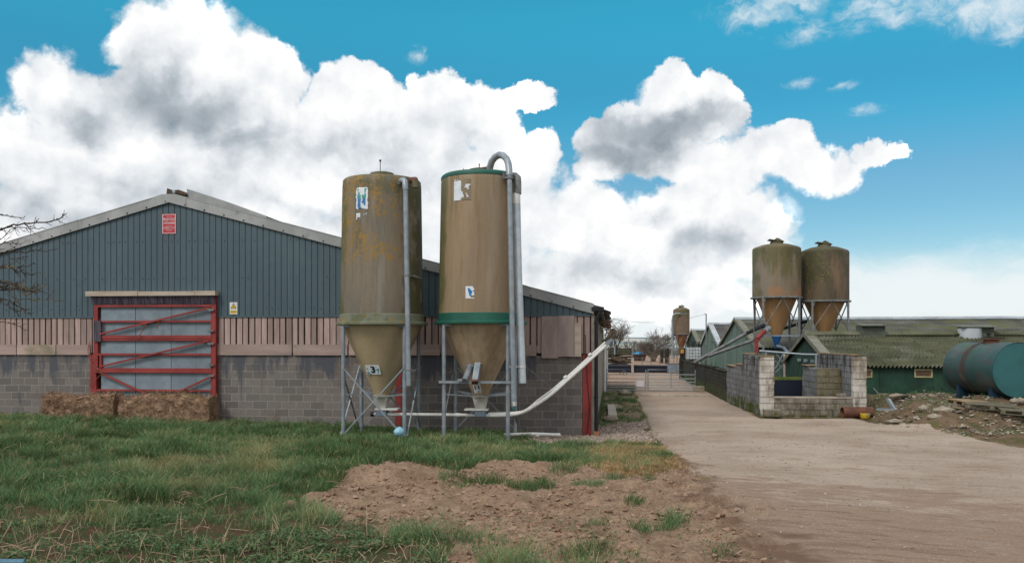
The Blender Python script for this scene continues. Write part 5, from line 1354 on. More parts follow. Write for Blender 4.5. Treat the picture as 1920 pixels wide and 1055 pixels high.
def ridge_vent(px0, px1, py0, py1, over):
    yv = SH1['yr'] - .55; a, b_ = atY(px0, py1, yv), atY(px1, py0, yv)
    mb = MB(); zb = a.z - .25; H = b_.z - zb
    for k in range(5): mb.box((a.x, yv + .005 * (k % 2), zb + H * k / 5), (b_.x, yv + 1.1, zb + H * (k + 1) / 5 - .006), random.random())
    v = mb.build('ridge_vent', M['ventwood'], sh1)
    mb = MB(); mb.obox(((a.x + b_.x) / 2 + over[1], yv + .5, b_.z + .03), (b_.x - a.x + over[0], 1.5, .05), (.06, 0, 0)); mb.build('vent_lid', M['ventcap'], v)
ridge_vent(1616, 1660, 609.5, 627, (.08, .0)); ridge_vent(1812, 1864, 612, 632, (.5, -.05))
pv = atD(1818, 645, 43.2)
mb = MB(); rr = 20.5 / 1600 * 43.2
zt_ = atD(1818, 615.5, 43.2).z; zm_ = atD(1818, 634.5, 43.2).z
mb.lathe([(rr * .97, pv.z - .25), (rr, zm_ - .02)], (pv.x, pv.y, 0), 30); vb = mb.build('vent_chimney', pm('stained_vent_collar', C(150, 132, 104), C(120, 104, 80), 2), sh1)
mb = MB(); mb.lathe([(rr * 1.0, zm_ - .01), (rr * 1.0, zt_), (rr * 1.03, zt_ + .02), (rr * .9, zt_ + .02), (rr * .88, zm_)], (pv.x, pv.y, 0), 30); mb.build('chimney_cowl', M['bargewhite'], vb)
for yy in (.36, .5, .64):                    # boxes on the shed gable
    mb = MB(); mb.obox((SH1['X0'] - .05, SH1['yn'] + (SH1['yf'] - SH1['yn']) * yy, 1.75), (.12, .35, .16)); mb.build('wall_box', M['sheet'], sh1)

# big sheds further back, standing in a row along the track
q = atD(1422.5, 652, 54.5); r_ = atD(1381, 598, 64.4)
shed('large faded green shed with its near gable left of the twin hoppers', q.x, 46.0, q.y, r_.y, 2 * r_.y - q.y, q.z, r_.z, M['oldgreen'], M['greyroof'], M['barge'], rows=5, pitch=.2)
q3 = atD(1349, 646, 75.5); r3 = atD(1327.5, 607, 83.0)
shed('faded green shed with pale barge board, second of the big gables', q3.x, 34.0, q3.y, r3.y, 2 * r3.y - q3.y, q3.z, r3.z, M['oldgreen'], M['slateroof'], M['bargewhite'], rows=4, pitch=.2)
q4 = atD(1311, 645, 92.0); r4 = atD(1297.5, 618.5, 99.6)
shed('farthest green gable of the shed row beside the small distant silo', q4.x, 30.0, q4.y, r4.y, 2 * r4.y - q4.y, q4.z, r4.z, M['greenboard'], M['greyroof'], M['barge'], rows=3, pitch=.25)
pp = atD(1324, 665, 74.5)
mb = MB(); mb.path([(pp.x, pp.y, 0), (pp.x, pp.y, Z(588, 74.5))], .05, 8); mb.beam((pp.x - .2, pp.y, Z(589, 74.5)), (pp.x + .05, pp.y, Z(588.5, 74.5)), .05, .05)
tag(mb.build('cable_pole', M['galvdull'], None), 'thin grey cable pole in front of the pale barge board gable', 'pole')
mb = MB(); a, b_ = atD(1137, 598, 60), Vector((pp.x - .1, pp.y, Z(589, 74.5)))
mb.path([a.lerp(b_, k / 16) - Vector((0, 0, .45 * math.sin(PI * k / 16))) for k in range(17)], .012, 5, False); tag(mb.build('overhead_cable', M['wire'], None), 'dark overhead cable slung across the farm track', 'cable')
mb = MB(); a = atD(1333, 641, 73)
mb.beam(a, a + Vector((.45, 0, 0)), .03, .03); mb.beam(a + Vector((.42, 0, 0)), a + Vector((.42, 0, -.55)), .03, .03); mb.beam(a + Vector((.1, 0, 0)), a + Vector((.42, 0, -.4)), .03, .03)
tag(mb.build('hay_rack_bracket', M['black'], None), 'black iron bracket fixed to the pale barge board gable', 'bracket')

# ---- twin hoppers between the sheds
def hopper_silo(label, px, d, diam_px, y_top, y_bot, y_cone, bm, cm, G, n_leg_rot, ydome, foot=None, cone_r=.28):
    c = atD(px, 640, d); R_ = diam_px / 2 / FPX * d
    root = thing('hopper_silo', label, 'silo', (c.x, c.y, 0), G)
    zb, zt, zc = Z(y_bot, d - R_ * .9), Z(y_top, d), Z(y_cone, d)
    dome = Z(ydome, d) - zt
    mb = MB(); mb.lathe([(R_, zb), (R_, zt - .05), (R_ * .985, zt + .02), (R_ * .93, zt + dome * .25), (R_ * .6, zt + dome * .75), (R_ * .28, zt + dome)], (c.x, c.y, 0), 56, caps=False); mb.build('body', bm, root)
    mb = MB(); mb.lathe([(R_ * .97, zb - .02), (R_ * .84, zb - .05), (cone_r, zc)], (c.x, c.y, 0), 48, caps=False); mb.build('cone', cm, root)
    mb = MB(); mb.lathe([(R_ - .05, zb - .09), (R_ + .11, zb - .09), (R_ + .11, zb - .0), (R_ + .005, zb + .02)], (c.x, c.y, 0), 56, caps=False); mb.build('ring_beam', M['galvdull'], root)
    mb = MB(); mb.lathe([(R_ * .27, zt + dome - .05), (R_ * .27, zt + dome + .10), (R_ * .1, zt + dome + .16)], (c.x, c.y, 0), 20); mb.obox((c.x - .05, c.y, zt + dome + .17), (R_ * .62, R_ * .5, .05), (0, .16, 0)); mb.beam((c.x - .35, c.y, zt + dome + .05), (c.x + .05, c.y, zt + dome + .32), .1, .12); mb.beam((c.x + .05, c.y, zt + dome + .32), (c.x + .4, c.y, zt + dome + .12), .1, .1); mb.build('lid', M['lid'], root)
    hw = R_ * .90
    P = [Vector((c.x + R_ * 1.05 * math.sin(a), c.y - R_ * 1.05 * math.cos(a), 0)) for a in [n_leg_rot + k * PI / 3 * 1.5 for k in range(4)]]
    for i, p in enumerate(P):
        mb = MB(); mb.beam((p.x, p.y, -.1), (p.x, p.y, zb - .08), .11, .11, (0, 1, 0)); mb.build('leg', M['galvdull'], root)
    for i in range(4):
        a, b_ = P[i], P[(i + 1) % 4]; m = (a + b_) / 2; off = m - Vector((c.x, c.y, 0)); m = Vector((c.x, c.y, 0)) + off.normalized() * R_ * .98
        for q in (a, b_):
            mb = MB(); mb.beam((m.x, m.y, zb - .1), (q.x, q.y, zb - (zb - zc) * .86), .05, .05); mb.build('brace', M['galvdull'], root)
            mb = MB(); k = q.lerp(m, .14); mb.beam((k.x, k.y, zb - .1), (q.x, q.y, zb - .5), .05, .05); mb.build('knee_brace', M['galvdull'], root)
    return root, c, P, zb, zt, zc
th1, cH1, PH1, zbh, zth, zch = hopper_silo('tan hopper silo with grey streaks, left of the twin hoppers', 1456, 52, 88, 467, 555, 628, M['silo_c'], M['cone_c'], 'twin hoppers behind the pen', -.72, 457)
th2, cH2, PH2, *_ = hopper_silo('darker mossy hopper silo, right of the twin hoppers', 1545.5, 52.6, 88, 473, 562, 628, M['silo_d'], M['cone_c'], 'twin hoppers behind the pen', -.70, 462)
hz_ = Z(629, 51)
for P_, root in ((PH1, th1), (PH2, th2)):
    mb = MB(); mb.beam((P_[0].x, P_[0].y - .06, hz_), (P_[1].x, P_[1].y - .06, hz_), .05, .09); mb.build('cross_rail', M['galv'], root)
mb = MB(); q = .30; zt_ = zch + .02; zb_ = Z(645, 52)
mb.lathe([(.30, zt_), (.30, zt_ - .12), (.14, zb_), (.12, zb_ - .25)], (cH1.x, cH1.y, 0), 10); mb.build('outlet_boot', M['blue'], th1)
mb = MB(); mb.path([(cH1.x, cH1.y, zb_ - .1), atD(1470, 652, 51.2), atD(1480, 664, 50.6)], .1, 12); mb.build('outlet_chute', M['blueboot'], th1)
mb = MB(); mb.lathe([(.30, zch + .05), (.16, zch - .4), (.16, zch - .6)], (cH2.x, cH2.y, 0), 10); mb.build('outlet_boot', M['galvdull'], th2)
mb = MB()
for (a, b_) in (((1456, 664), (1470, 682)), ((1470, 660), (1454, 690)), ((1454, 676), (1470, 694)), ((1470, 682), (1454, 698))): mb.beam(atD(*a, 50), atD(*b_, 50), .05, .05)
mb.build('lattice_brace', M['galv'], th1)
mb = MB(); a = atD(1470.5, 700, 49.6); mb.beam((a.x, a.y, 0), (a.x, a.y, Z(662, 49.6)), .09, .09, (0, 1, 0)); mb.build('timber_prop', M['palewood'], th1)

# inclined augers from the hoppers down to the track side
ia = thing('inclined_auger', 'two long grey auger tubes sloping down from the twin hoppers to the mossy wall', 'conveyor', (7.0, 50.0, 0))
def augt(pts, r, mat, nm='auger_tube'):
    mb = MB(); mb.path(pts, r, 14); return mb.build(nm, mat, ia)
lo1, hi1 = atD(1302, 679.5, 52.0), atD(1400, 624.5, 50.5)
augt([lo1, hi1], .105, M['galvdull']); augt([hi1, atD(1433, 609, 50.9)], .11, M['black'], 'dark_auger_section')
lo2, hi2 = atD(1329, 667, 51.4), atD(1414, 637, 49.6)
augt([lo2, hi2], .095, M['galvdull']); augt([atD(1447, 622, 52.9), atD(1512, 602, 53.6)], .10, M['black'], 'dark_auger_section')
mb = MB(); mb.beam(atD(1418, 664, 49.4), atD(1418.5, 634, 49.4), .19, .19, (0, 1, 0)); mb.beam(atD(1420, 635, 49.5), atD(1434, 620, 50.2), .2, .2); mb.build('gearbox', M['red'], ia)
mb = MB(); mb.path([atD(1433, 621.5, 50.2), atD(1441.5, 615, 50.6)], .16, 16); mb.build('motor', M['galv'], ia)
mb = MB(); a, b_ = atD(1413.5, 616, 50.4), atD(1413, 660, 50.3); mb.beam(a, b_, .04, .04, (0, 1, 0)); mb.build('hanger', M['galvdull'], ia)
mb = MB(); a = atD(1323, 690, 52); mb.beam((a.x, a.y, .6), (a.x, a.y, Z(670, 52)), .06, .06, (0, 1, 0)); mb.build('prop', M['galvdull'], ia)
# handrail pipe across the pen
mb = MB(); mb.path([atD(1424, 657.5, 41), atD(1487, 662.5, 40.4), atD(1506, 664.0, 40.2), atD(1542, 664.8, 40.0)], .05, 10)
a = atD(1530, 664.6, 40.05); mb.beam((a.x, a.y, 0), (a.x, a.y, a.z), .08, .08, (0, 1, 0)); a = atD(1436, 658.4, 40.9); mb.beam((a.x, a.y, 0), (a.x, a.y, a.z), .08, .08, (0, 1, 0))
tag(mb.build('rail_pipe', M['galv'], None), 'pale horizontal rail pipe running behind the block pen', 'rail')

# ---- block pen
def courses(mb, a, b_, h=.225, j=.010, bl=.45):
    z = a[2]; k = 0
    while z < b_[2] - .02:
        z1 = min(z + h, b_[2]); lx, ly = b_[0] - a[0], b_[1] - a[1]; ax_ = 0 if lx > ly else 1; L = max(lx, ly); n = max(1, round(L / bl)) + (1 if k % 2 and L > .7 else 0)
        cuts_ = [0] + ([(i - (.5 if k % 2 else 0)) * L / (n - (1 if k % 2 and L > .7 else 0)) for i in range(1, n)] if L > .7 else []) + [L]
        for u0, u1 in zip(cuts_[:-1], cuts_[1:]):
            o = random.uniform(-j, j); p = list(a); q = list(b_); p[2] = z + .003; q[2] = z1 - .003; p[ax_] = a[ax_] + u0 + (.003 if u0 else random.uniform(-j, j)); q[ax_] = a[ax_] + u1 - (.003 if u1 < L else random.uniform(-j, j))
            p[1 - ax_] += o; q[1 - ax_] += o; mb.box(p, q, random.random(), jit=.006)
        z = z1; k += 1
def gw(px, z): return atD(px, 650, z)
pen = thing('block_pen', 'roofless pen of limewashed concrete blocks with a low front wall', 'pen', (gw(1525, 31).x, gw(1525, 31).y, 0))
y31 = gw(1438, 31).y; xl0 = gw(1425.5, 31).x; xl1 = gw(1451.5, 31).x; y31r = y31
xr0 = atY(1599.5, 700, y31).x; xr1 = atY(1625, 700, y31).x
YL = 35.6
def ztop(py, z): return Z(py, z)
mb = MB(); courses(mb, (xl0, y31, -.2), (xl1, y31 + .22, ztop(669, 31))); mb.build('gate_pillar', M['penwhite'], pen, bevel=.008, weld=False)
mb = MB(); courses(mb, (xr0 - .0, y31, -.2), (xr1, y31 + .22, ztop(668.5, 31))); mb.build('gate_pillar', M['penwhite'], pen, bevel=.008, weld=False)
mb = MB(); courses(mb, (xl1 + .004, y31 + .02, -.2), (xr0 - .004, y31 + .24, ztop(745.5, 31))); mb.build('front_wall', M['penlow'], pen, bevel=.008, weld=False)
mb = MB(); mb.box((xl1 - .12, y31 - .05, ztop(754, 31)), (xr0 + .12, y31 + .019, ztop(755, 31) + .002)); 
mb = MB(); mb.box((xl1, y31 + .0, ztop(745.5, 31)), (xr0, y31 + .27, ztop(743, 31)), jit=.004); mb.build('wall_capping', M['kerb'], pen)
mb = MB(); courses(mb, (xl0 + .012, y31 + .222, -.2), (xl0 + .24, YL - 1.6, ztop(667, 32))); courses(mb, (xl0 - .06, YL - 1.6, -.2), (xl0 + .2, YL, ztop(664, 33.6))); mb.build('side_wall', M['pengrey'], pen, bevel=.008, weld=False)
mb = MB(); courses(mb, (xr0 + .008, y31 + .222, -.2), (xr0 + .23, 37.2, ztop(666, 31.5))); mb.build('side_wall', M['pengrey'], pen, bevel=.008, weld=False)
zi = 32.4; xi = gw(1533, zi).x; yi = gw(1533, zi).y
mb = MB(); courses(mb, (xi, yi, -.2), (xr0 + .006, yi + .2, ztop(704, zi))); courses(mb, (xi, yi + .001, ztop(704, zi) + .001), (xi + .82, yi + .199, ztop(690, zi))); mb.build('inner_wall', M['penolive'], pen, bevel=.008, weld=False)
mb = MB(); courses(mb, (xi + .004, yi + .203, -.2), (xi + .24, yi + 1.5, ztop(690, 32.6))); courses(mb, (xi - .05, yi + 1.5, -.2), (xi + .3, yi + 2.35, ztop(686, 34))); mb.build('inner_wall', M['pengrey'], pen, bevel=.008, weld=False)
mb = MB()
for (a, b_, zt_) in (((xl0 - .02, y31 - .01), (xl1 + .02, y31 + .22), ztop(669, 31)), ((xl0 - .08, YL - 1.6), (xl0 + .24, YL), ztop(664, 33.6)), ((xr0, y31 + .23), (xr0 + .25, 37.2), ztop(666, 31.5)), ((xi - .08, yi + 1.5), (xi + .45, yi + 2.4), ztop(686, 34))):
    mb.box((a[0], a[1], zt_), (b_[0], b_[1], zt_ + .05), jit=.012)
mb.build('coping', M['coping'], pen, bevel=.015)
yd = 36.6; a, b_ = atY(1447, 742, yd), atY(1511, 712, yd)
mb = MB(); mb.box((a.x, yd, -.1), (b_.x, yd + .08, b_.z)); mb.build('plastic_panel', M['navy'], pen)
mb = MB(); mb.box((a.x, yd + .25, -.1), (b_.x, yd + .33, Z(706, 35.8))); mb.build('mossy_panel', M['mossboard'], pen)
a = atD(1560, 702, 32.6); blob('plastic_scrap', M['neck'], (a.x, a.y + .05, ztop(704, zi) + .04), .11, (1.2, .7, .35), .9, 'white plastic scrap on top of the olive inner pen wall', 'scrap', 3)
for (px, py, s_, lab) in ((1447.5, 781, (.58, .32, .28), 'loose concrete block at the foot of the left pen pillar'), (1576, 742.5, (.34, .22, .12), 'thin broken block lying on the low front wall of the pen')):
    if py > 770: c = (atY(px, py, y31 - .19).x, y31 - .19, .13)
    else: c = (atY(px, py, y31 + .13).x, y31 + .13, ztop(743, 31) + s_[2] / 2 + .004)
    mb = MB(); mb.obox(c, s_, (0, 0, .06)); tag(mb.build('concrete_block', M['penlow'], None, bevel=.02), lab, 'block')

# ---- walls beside the track
wl = thing('block_wall', 'grey block wall stepping down beside the track towards the mossy wall', 'wall', (xl0 - .1, 37.3, 0))
mb = MB(); courses(mb, (xl0 - .13, YL + .003, -.2), (xl0 + .1, YL + 1.5, ztop(683, 36.2))); courses(mb, (xl0 - .18, YL + 1.503, -.2), (xl0 + .06, 39.6, ztop(686, 37.6))); mb.build('wall_blocks', M['pengrey'], wl, bevel=.008, weld=False)
mb = MB(); mb.box((xl0 - .16, YL, ztop(683, 36.2)), (xl0 + .12, YL + 1.5, ztop(683, 36.2) + .05), jit=.01); mb.box((xl0 - .21, YL + 1.51, ztop(686, 37.6)), (xl0 + .09, 39.6, ztop(686, 37.6) + .05), jit=.01); mb.build('coping', M['coping'], wl, bevel=.015)
mw = thing('mossy_wall', 'long dark mossy stone wall along the right side of the track', 'wall', (xl0 - .2, 50, 0))
ms = MB(); y = 39.6; cop = MB()
xm = xl0 - .17
while y < 63:
    L = random.uniform(1.2, 2.2); hh = 1.33 + random.uniform(-.05, .06); o = random.uniform(-.035, .035)
    ms.box((xm + o, y, -.2), (xm + .28 + o, min(y + L - .004, 63), hh), jit=.01)
    for k in range(4):
        yy = y + L * k / 4; cop.box((xm - .03 + o + random.uniform(-.02, .02), yy, hh + .002), (xm + .31 + o, yy + L / 4 - .02, hh + random.uniform(.04, .09)), jit=.015)
    y += L
ms.build('stonework', M['mosswall'], mw); cop.build('coping', M['mosswall'], mw, bevel=.015)
a = atD(1281, 655, 62.5)
mb = MB(); mb.box((a.x - .28, a.y, -.1), (a.x + .2, a.y + .3, Z(672, 62))); tag(mb.build('gate_pier', M['mosswall'], None, bevel=.02), 'short dark stone pier at the far end of the mossy wall', 'pier')

# ---- IBC tanks behind the wall
def ibc(c, label, first=None):
    if first is not None: return dup(first, Vector(c) - ORIG[first.name], label)
    root = thing('ibc_tank', label, 'tank', c, 'stacked caged water tanks')
    x, y, z = c
    mb = MB(); mb.box((x - .56, y - .46, z + .16), (x + .56, y + .46, z + 1.14)); mb.build('plastic_tank', M['ibc'], root, bevel=.06)
    mb = MB()
    for k in range(6):
        xx = x - .59 + 1.18 * k / 5
        for yy in (y - .49, y + .49): mb.beam((xx, yy, z + .13), (xx, yy, z + 1.16), .022, .022, (0, 1, 0))
    for k in range(5):
        zz = z + .17 + .98 * k / 4
        for yy in (y - .49, y + .49): mb.beam((x - .59, yy, zz), (x + .59, yy, zz), .022, .022)
        for xx in (x - .59, x + .59): mb.beam((xx, y - .49, zz), (xx, y + .49, zz), .022, .022)
    mb.build('cage', M['galvdull'], root)
    mb = MB()
    for k in (-1, 0, 1): mb.box((x + k * .5 - .08, y - .5, z), (x + k * .5 + .08, y + .5, z + .12))
    mb.box((x - .6, y - .5, z + .121), (x + .6, y + .5, z + .14)); mb.build('base_pallet', M['wood'], root)
    return root
a = atD(1300, 660, 70)
I1 = ibc((a.x, a.y, 0), 'lower white caged water tank mostly hidden behind the mossy wall'); ibc((a.x, a.y, 1.18), 'upper white caged water tank showing above the mossy wall', I1)
mb = MB()
for k in range(3):
    zz = 2.37 + k * .14
    for j in (-.42, 0, .42): mb.box((a.x + j * 1.1 - .06, a.y - .5, zz), (a.x + j * 1.1 + .06, a.y + .5, zz + .08))
    for j in range(5): mb.box((a.x - .55, a.y - .5 + j * .22, zz + .081), (a.x + .55, a.y - .5 + j * .22 + .12, zz + .105))
tag(mb.build('pallet_stack', M['darkwood'], None), 'dark pallets stacked on the white caged water tank', 'pallets')

# ---- things by the pen front
a, b_ = atY(1579, 775, y31 - .5), atY(1626, 774, y31 - .35)
rp = thing('rusty_pipe', 'wide rusty iron pipe lying in front of the right pen pillar', 'pipe', (a.x, a.y, .0))
g = .20
mb = MB(); L_ = [(.195, 0), (.195, 1.05), (.175, 1.05), (.175, 0), (.195, 0)]
mb.lathe(L_, (a.x, a.y, g), 28, caps=False, axis=(1, .12, 0)); mb.build('pipe_shell', M['rust'], rp)
t = atY(1622, 784, y31 - .62)
yt = thing('yellow_tub', 'small yellow plastic tub standing by the rusty pipe', 'tub', (t.x, t.y, 0))
mb = MB(); mb.lathe([(.13, 0), (.165, .05), (.17, .18), (.165, .2), (.15, .2), (.15, .06), (.0, .05)], (t.x, t.y, hz(t.x, t.y) + .0), 26); mb.build('tub_body', M['yellow'], yt)
mb = MB(); mb.box((t.x + .02, t.y - .172, hz(t.x, t.y) + .11), (t.x + .09, t.y - .155, hz(t.x, t.y) + .19)); mb.build('tub_label', M['sheet'], yt)

# ---- rusty fuel tank
near = atD(1909, 694, 28.6); far_ = atD(1815, 686.5, 31.2)
far_.z = near.z + .02
R_ = 51.5 / FPX * 28.6
ax = (far_ - near).normalized()
tk = thing('fuel_tank', 'big teal steel tank with rusty middle band lying on cradles', 'tank', (near.x, near.y + 1, hz(near.x, near.y + 1)))
mb = MB(); L = (far_ - near).length + .1; mb.lathe([(R_, .02), (R_, L)], near, 72, caps=False, axis=ax); mb.build('tank_shell', M['tank'], tk)
mb = MB(); mb.lathe([(R_ + .012, 0), (R_ + .012, .03), (R_ - .01, .035), (R_ - .01, .012), (0.001, .006)], near, 72, caps=False, axis=ax); mb.build('end_plate', M['tankend'], tk); mb = MB(); mb.lathe([(R_ - .02, L - .02), (R_ * .7, L + .05), (.001, L + .08)], near, 72, caps=False, axis=ax); mb.build('end_plate', M['tankend'], tk)
mb = MB(); mb.lathe([(R_ + .002, L * .555), (R_ + .02, L * .56), (R_ + .02, L * .64), (R_ + .002, L * .645)], near, 72, caps=False, axis=ax); mb.build('rusty_band', M['tankband'], tk)
for t in (.38, .40, .80): 
    mb = MB(); mb.lathe([(R_ + .001, L * t), (R_ + .006, L * t + .006), (R_ + .001, L * t + .012)], near, 72, caps=False, axis=ax)
m_ = near + ax * L * .5; mtop = m_ + Vector((0, 0, R_))
mb = MB(); mb.lathe([(.24, -.06), (.24, .10), (.30, .10), (.30, .14)], mtop, 26); mh = mb.build('manhole', M['rust'], tk)
mb = MB(); mb.obox(mtop + Vector((.08, -.05, .17)), (.52, .44, .03), (.03, .05, .2)); mb.lathe([(.06, .18), (.06, .30), (.09, .30), (.09, .34)], mtop + Vector((-.08, 0, 0)), 12); mb.build('manhole_lid', M['darkwood'], mh)
sd = Vector((-ax.y, ax.x, 0)).normalized()
for t in (.16, .80):
    c = near + ax * L * t; gz_ = hz(c.x, c.y) - .05; mb = MB()
    pts = []
    for k in range(11):
        a_ = math.radians(-140 + 100 * k / 10); pts.append((math.cos(a_) * (R_ - .005), c.z + math.sin(a_) * (R_ - .005)))
    poly = [(pts[0][0], gz_)] + pts[:] + [(pts[-1][0], gz_)]
    n = len(poly); w = .09
    vs = [Vector((c.x, c.y, 0)) + sd * a_ - ax * w + Vector((0, 0, b2)) for a_, b2 in poly] + [Vector((c.x, c.y, 0)) + sd * a_ + ax * w + Vector((0, 0, b2)) for a_, b2 in poly]
    mb.add(vs, [(i, i + 1, i + 1 + n, i + n) for i in range(n - 1)])
    for o in (0, n):
        for i in range(1, n - 2):
            j0 = o + 0; mb.add([vs[o + i], vs[o + i + 1], Vector((vs[o + i + 1].x, vs[o + i + 1].y, gz_)), Vector((vs[o + i].x, vs[o + i].y, gz_))], [(0, 1, 2, 3)])
    mb.build('cradle', M['cradle'], tk)
for (px, py, lab) in ((1903, 741, 'pale rubble lump under the front of the teal tank'), (1913, 744, 'smaller rubble lump beneath the teal tank end')):
    g_ = atD(px, py, 27.9); blob('rubble_lump', M['stone'], (g_.x, g_.y, hz(g_.x, g_.y) + .06), .13, (1.2, .8, .8), .9, lab, 'rubble', 3)

# ---- pallets, planks and scrap on the bank
def pallet(c, rz, tilt, mat, label, L=1.2, W=1.0):
    root = thing('wooden_pallet', label, 'pallet', c, 'pallets on the rubble bank')
    Rm = Matrix.Rotation(rz, 3, 'Z') @ Matrix.Rotation(tilt[0], 3, 'X') @ Matrix.Rotation(tilt[1], 3, 'Y'); c = Vector(c)
    def bx(mb, a, b_):
        m2 = MB(); m2.box(a, b_); mb.add([c + Rm @ Vector(v) for v in m2.v], m2.f)
    mb = MB()
    for k in range(7): bx(mb, (-L / 2, -W / 2 + k * W / 7, .122), (L / 2, -W / 2 + k * W / 7 + .095, .144))
    mb.build('deck_boards', mat, root)
    mb = MB()
    for k in (-1, 0, 1):
        for j in (-1, 0, 1): bx(mb, (k * (L / 2 - .07) - .07, j * (W / 2 - .05) - .05, .022), (k * (L / 2 - .07) + .07, j * (W / 2 - .05) + .05, .10))
        bx(mb, (k * (L / 2 - .07) - .05, -W / 2, .101), (k * (L / 2 - .07) + .05, W / 2, .121))
    mb.build('blocks', mat, root)
    mb = MB()
    for j in (-1, 0, 1): bx(mb, (-L / 2, j * (W / 2 - .05) - .05, 0), (L / 2, j * (W / 2 - .05) + .05, .021))
    mb.build('base_boards', mat, root)
def on(px, py, z): 
    g_ = atD(px, py, z); return (g_.x, g_.y, hz(g_.x, g_.y) + .06)
def zat(px, py, z):
    g_ = atD(px, py, z); return (g_.x, g_.y, g_.z)
pallet(zat(1812, 757.5, 28.4), .42, (.05, .03), M['newpallet'], 'pale pallet with fresh sawn ends beside the tank cradle', 1.0, .8)
pallet(zat(1856, 764.5, 27.6), -.30, (.04, .06), M['pallet'], 'weathered grey pallet in the middle of the row below the tank', 1.5, 1.2)
pallet(zat(1915, 775, 26.8), -.28, (.04, .06), M['pallet'], 'weathered grey pallet nearest the track, its block feet showing', 1.3, 1.2)
mb = MB(); mb.beam(zat(1710, 749, 29.3), zat(1798, 760.5, 27.6), .22, .05); tag(mb.build('long_plank', M['pallet'], None), 'long grey plank lying across the rubble bank', 'plank')
mb = MB(); mb.beam(zat(1785, 761.5, 27.6), zat(1809, 766, 27.4), .12, .05); tag(mb.build('short_plank', M['newpallet'], None), 'short pale plank poking out below the fresh pallet', 'plank')
mb = MB(); mb.beam(zat(1672, 745, 30.2), zat(1706, 740, 31.0), .16, .05); tag(mb.build('long_plank', M['wood'], None), 'brown board on top of the rubble heap by the shed wall', 'plank')
mb = MB()
a, b_ = zat(1662.5, 746.5, 28.6), zat(1675.5, 767.5, 28.3)
mb.beam(a, b_, .02, .11); mb.beam(Vector(a) + Vector((.05, -.05, 0)), Vector(b_) + Vector((.05, -.05, 0)), .1, .02)
mb.beam(zat(1643, 767, 28.5), b_, .07, .06); tag(mb.build('bent_angle_iron', M['galv'], None), 'bent galvanised angle iron sticking up from the rubble', 'scrap metal')
mb = MB(); mb.beam(zat(1641.5, 752, 28.7), zat(1643.5, 767, 28.6), .05, .05, (0, 1, 0)); tag(mb.build('scrap_post', M['wood'], None), 'short timber stump left of the bent angle iron', 'post')
mb = MB(); mb.beam(zat(1638, 727, 30), zat(1650, 741, 29.9), .03, .03); tag(mb.build('scrap_rod', M['galvdull'], None), 'thin leaning rod on the rubble before the green shed wall', 'rod')
for (px, py, z_, rad, sc_, lab) in ((1681, 731, 31, .2, (1.3, .6, .5), 'white slab on top of the rubble heap by the shed'), (1768, 780, 27.4, .24, (1.3, .8, .5), 'largest pale lump in the middle of the rubble bank'), (1680, 776, 27.9, .22, (1.4, .8, .35), 'flat pale lump at the foot of the bank near the yellow tub'),
                               (1752, 790, 27.0, .18, (1.2, .8, .6), 'pinkish lump at the lower edge of the rubble bank'), (1732, 771, 27.9, .16, (1, .8, .7), 'round pale lump above the lower edge of the bank')):
    g_ = zat(px, py, z_); blob('rubble_lump', M['stone'], (g_[0], g_[1], hz(g_[0], g_[1]) + rad * sc_[2] * .4), rad, sc_, .9, lab, 'rubble', 3)
# ------------------------------------------------------------------ GATES
def gate(label, x0, x1, y, z0, H, mirror, group):
    root = thing('field_gate', label, 'gate', (x0, y, z0), group)
    mb = MB(); r = .032
    mb.path([(x0, y, z0 + .06), (x0, y, z0 + H), (x1, y, z0 + H), (x1, y, z0 + .06), (x0, y, z0 + .06)], r, 10); mb.build('gate_frame', M['galv'], root)
    for k in (.13, .26, .40, .56, .76):
        mb = MB(); mb.path([(x0, y, z0 + .06 + (H - .06) * k), (x1, y, z0 + .06 + (H - .06) * k)], .022, 8); mb.build('rail', M['galv'], root)
    return root
Yg = 47.6
ga, gb = atY(1137.5, 730, Yg), atY(1211, 730, Yg); ha, hb = atY(1215, 730, Yg), atY(1303.5, 730, Yg)
Hg = atY(1200, 692.5, Yg).z
g1 = gate('left galvanised field gate carrying a white notice board', ga.x, gb.x, Yg, 0, Hg, False, 'paired field gates across the track')
g2 = gate('right galvanised field gate with a long diagonal brace by the mossy wall', ha.x, hb.x, Yg, 0, Hg, True, 'paired field gates across the track')
def st(root, a, b_, r=.02):
    mb = MB(); mb.path([(a.x, Yg - .03, a.z), (b_.x, Yg - .03, b_.z)], r, 8); mb.build('brace', M['galv'], root)
P_ = lambda px, py: atY(px, py, Yg)
st(g1, P_(1161, 702), P_(1168, 694)); st(g1, P_(1177, 702), P_(1170, 694)); st(g1, P_(1169, 702), P_(1169, 693))
st(g2, P_(1261, 695), P_(1301, 725)); st(g2, P_(1258, 693), P_(1258, 728)); st(g2, P_(1262, 693), P_(1256, 700))
a, b_ = P_(1192, 724), P_(1207, 713.5)
nb = thing('notice_board', 'blank white rectangular board tied to the left field gate', 'sign', (a.x, Yg - .05, a.z))
mb = MB(); mb.obox(((a.x + b_.x) / 2, Yg - .055, (a.z + b_.z) / 2), (b_.x - a.x, .012, b_.z - a.z), (0, .10, 0)); mb.build('board_panel', M['signwhite'], nb)
mb = MB(); mb.path([(a.x + .05, Yg - .03, b_.z), (a.x + .05, Yg + .02, b_.z + .1)], .006, 5); mb.build('tie', M['black'], nb)
k_ = P_(1307, 728); mb = MB(); mb.obox((k_.x + .1, Yg, .15), (.55, .4, .3), (0, 0, .1)); tag(mb.build('gate_stop_block', M['stone'], None, bevel=.03), 'pale concrete block at the foot of the right gate', 'block')
a, b_ = ground_at(1200, 742), ground_at(1303, 740)
mb = MB()
x = a[0]
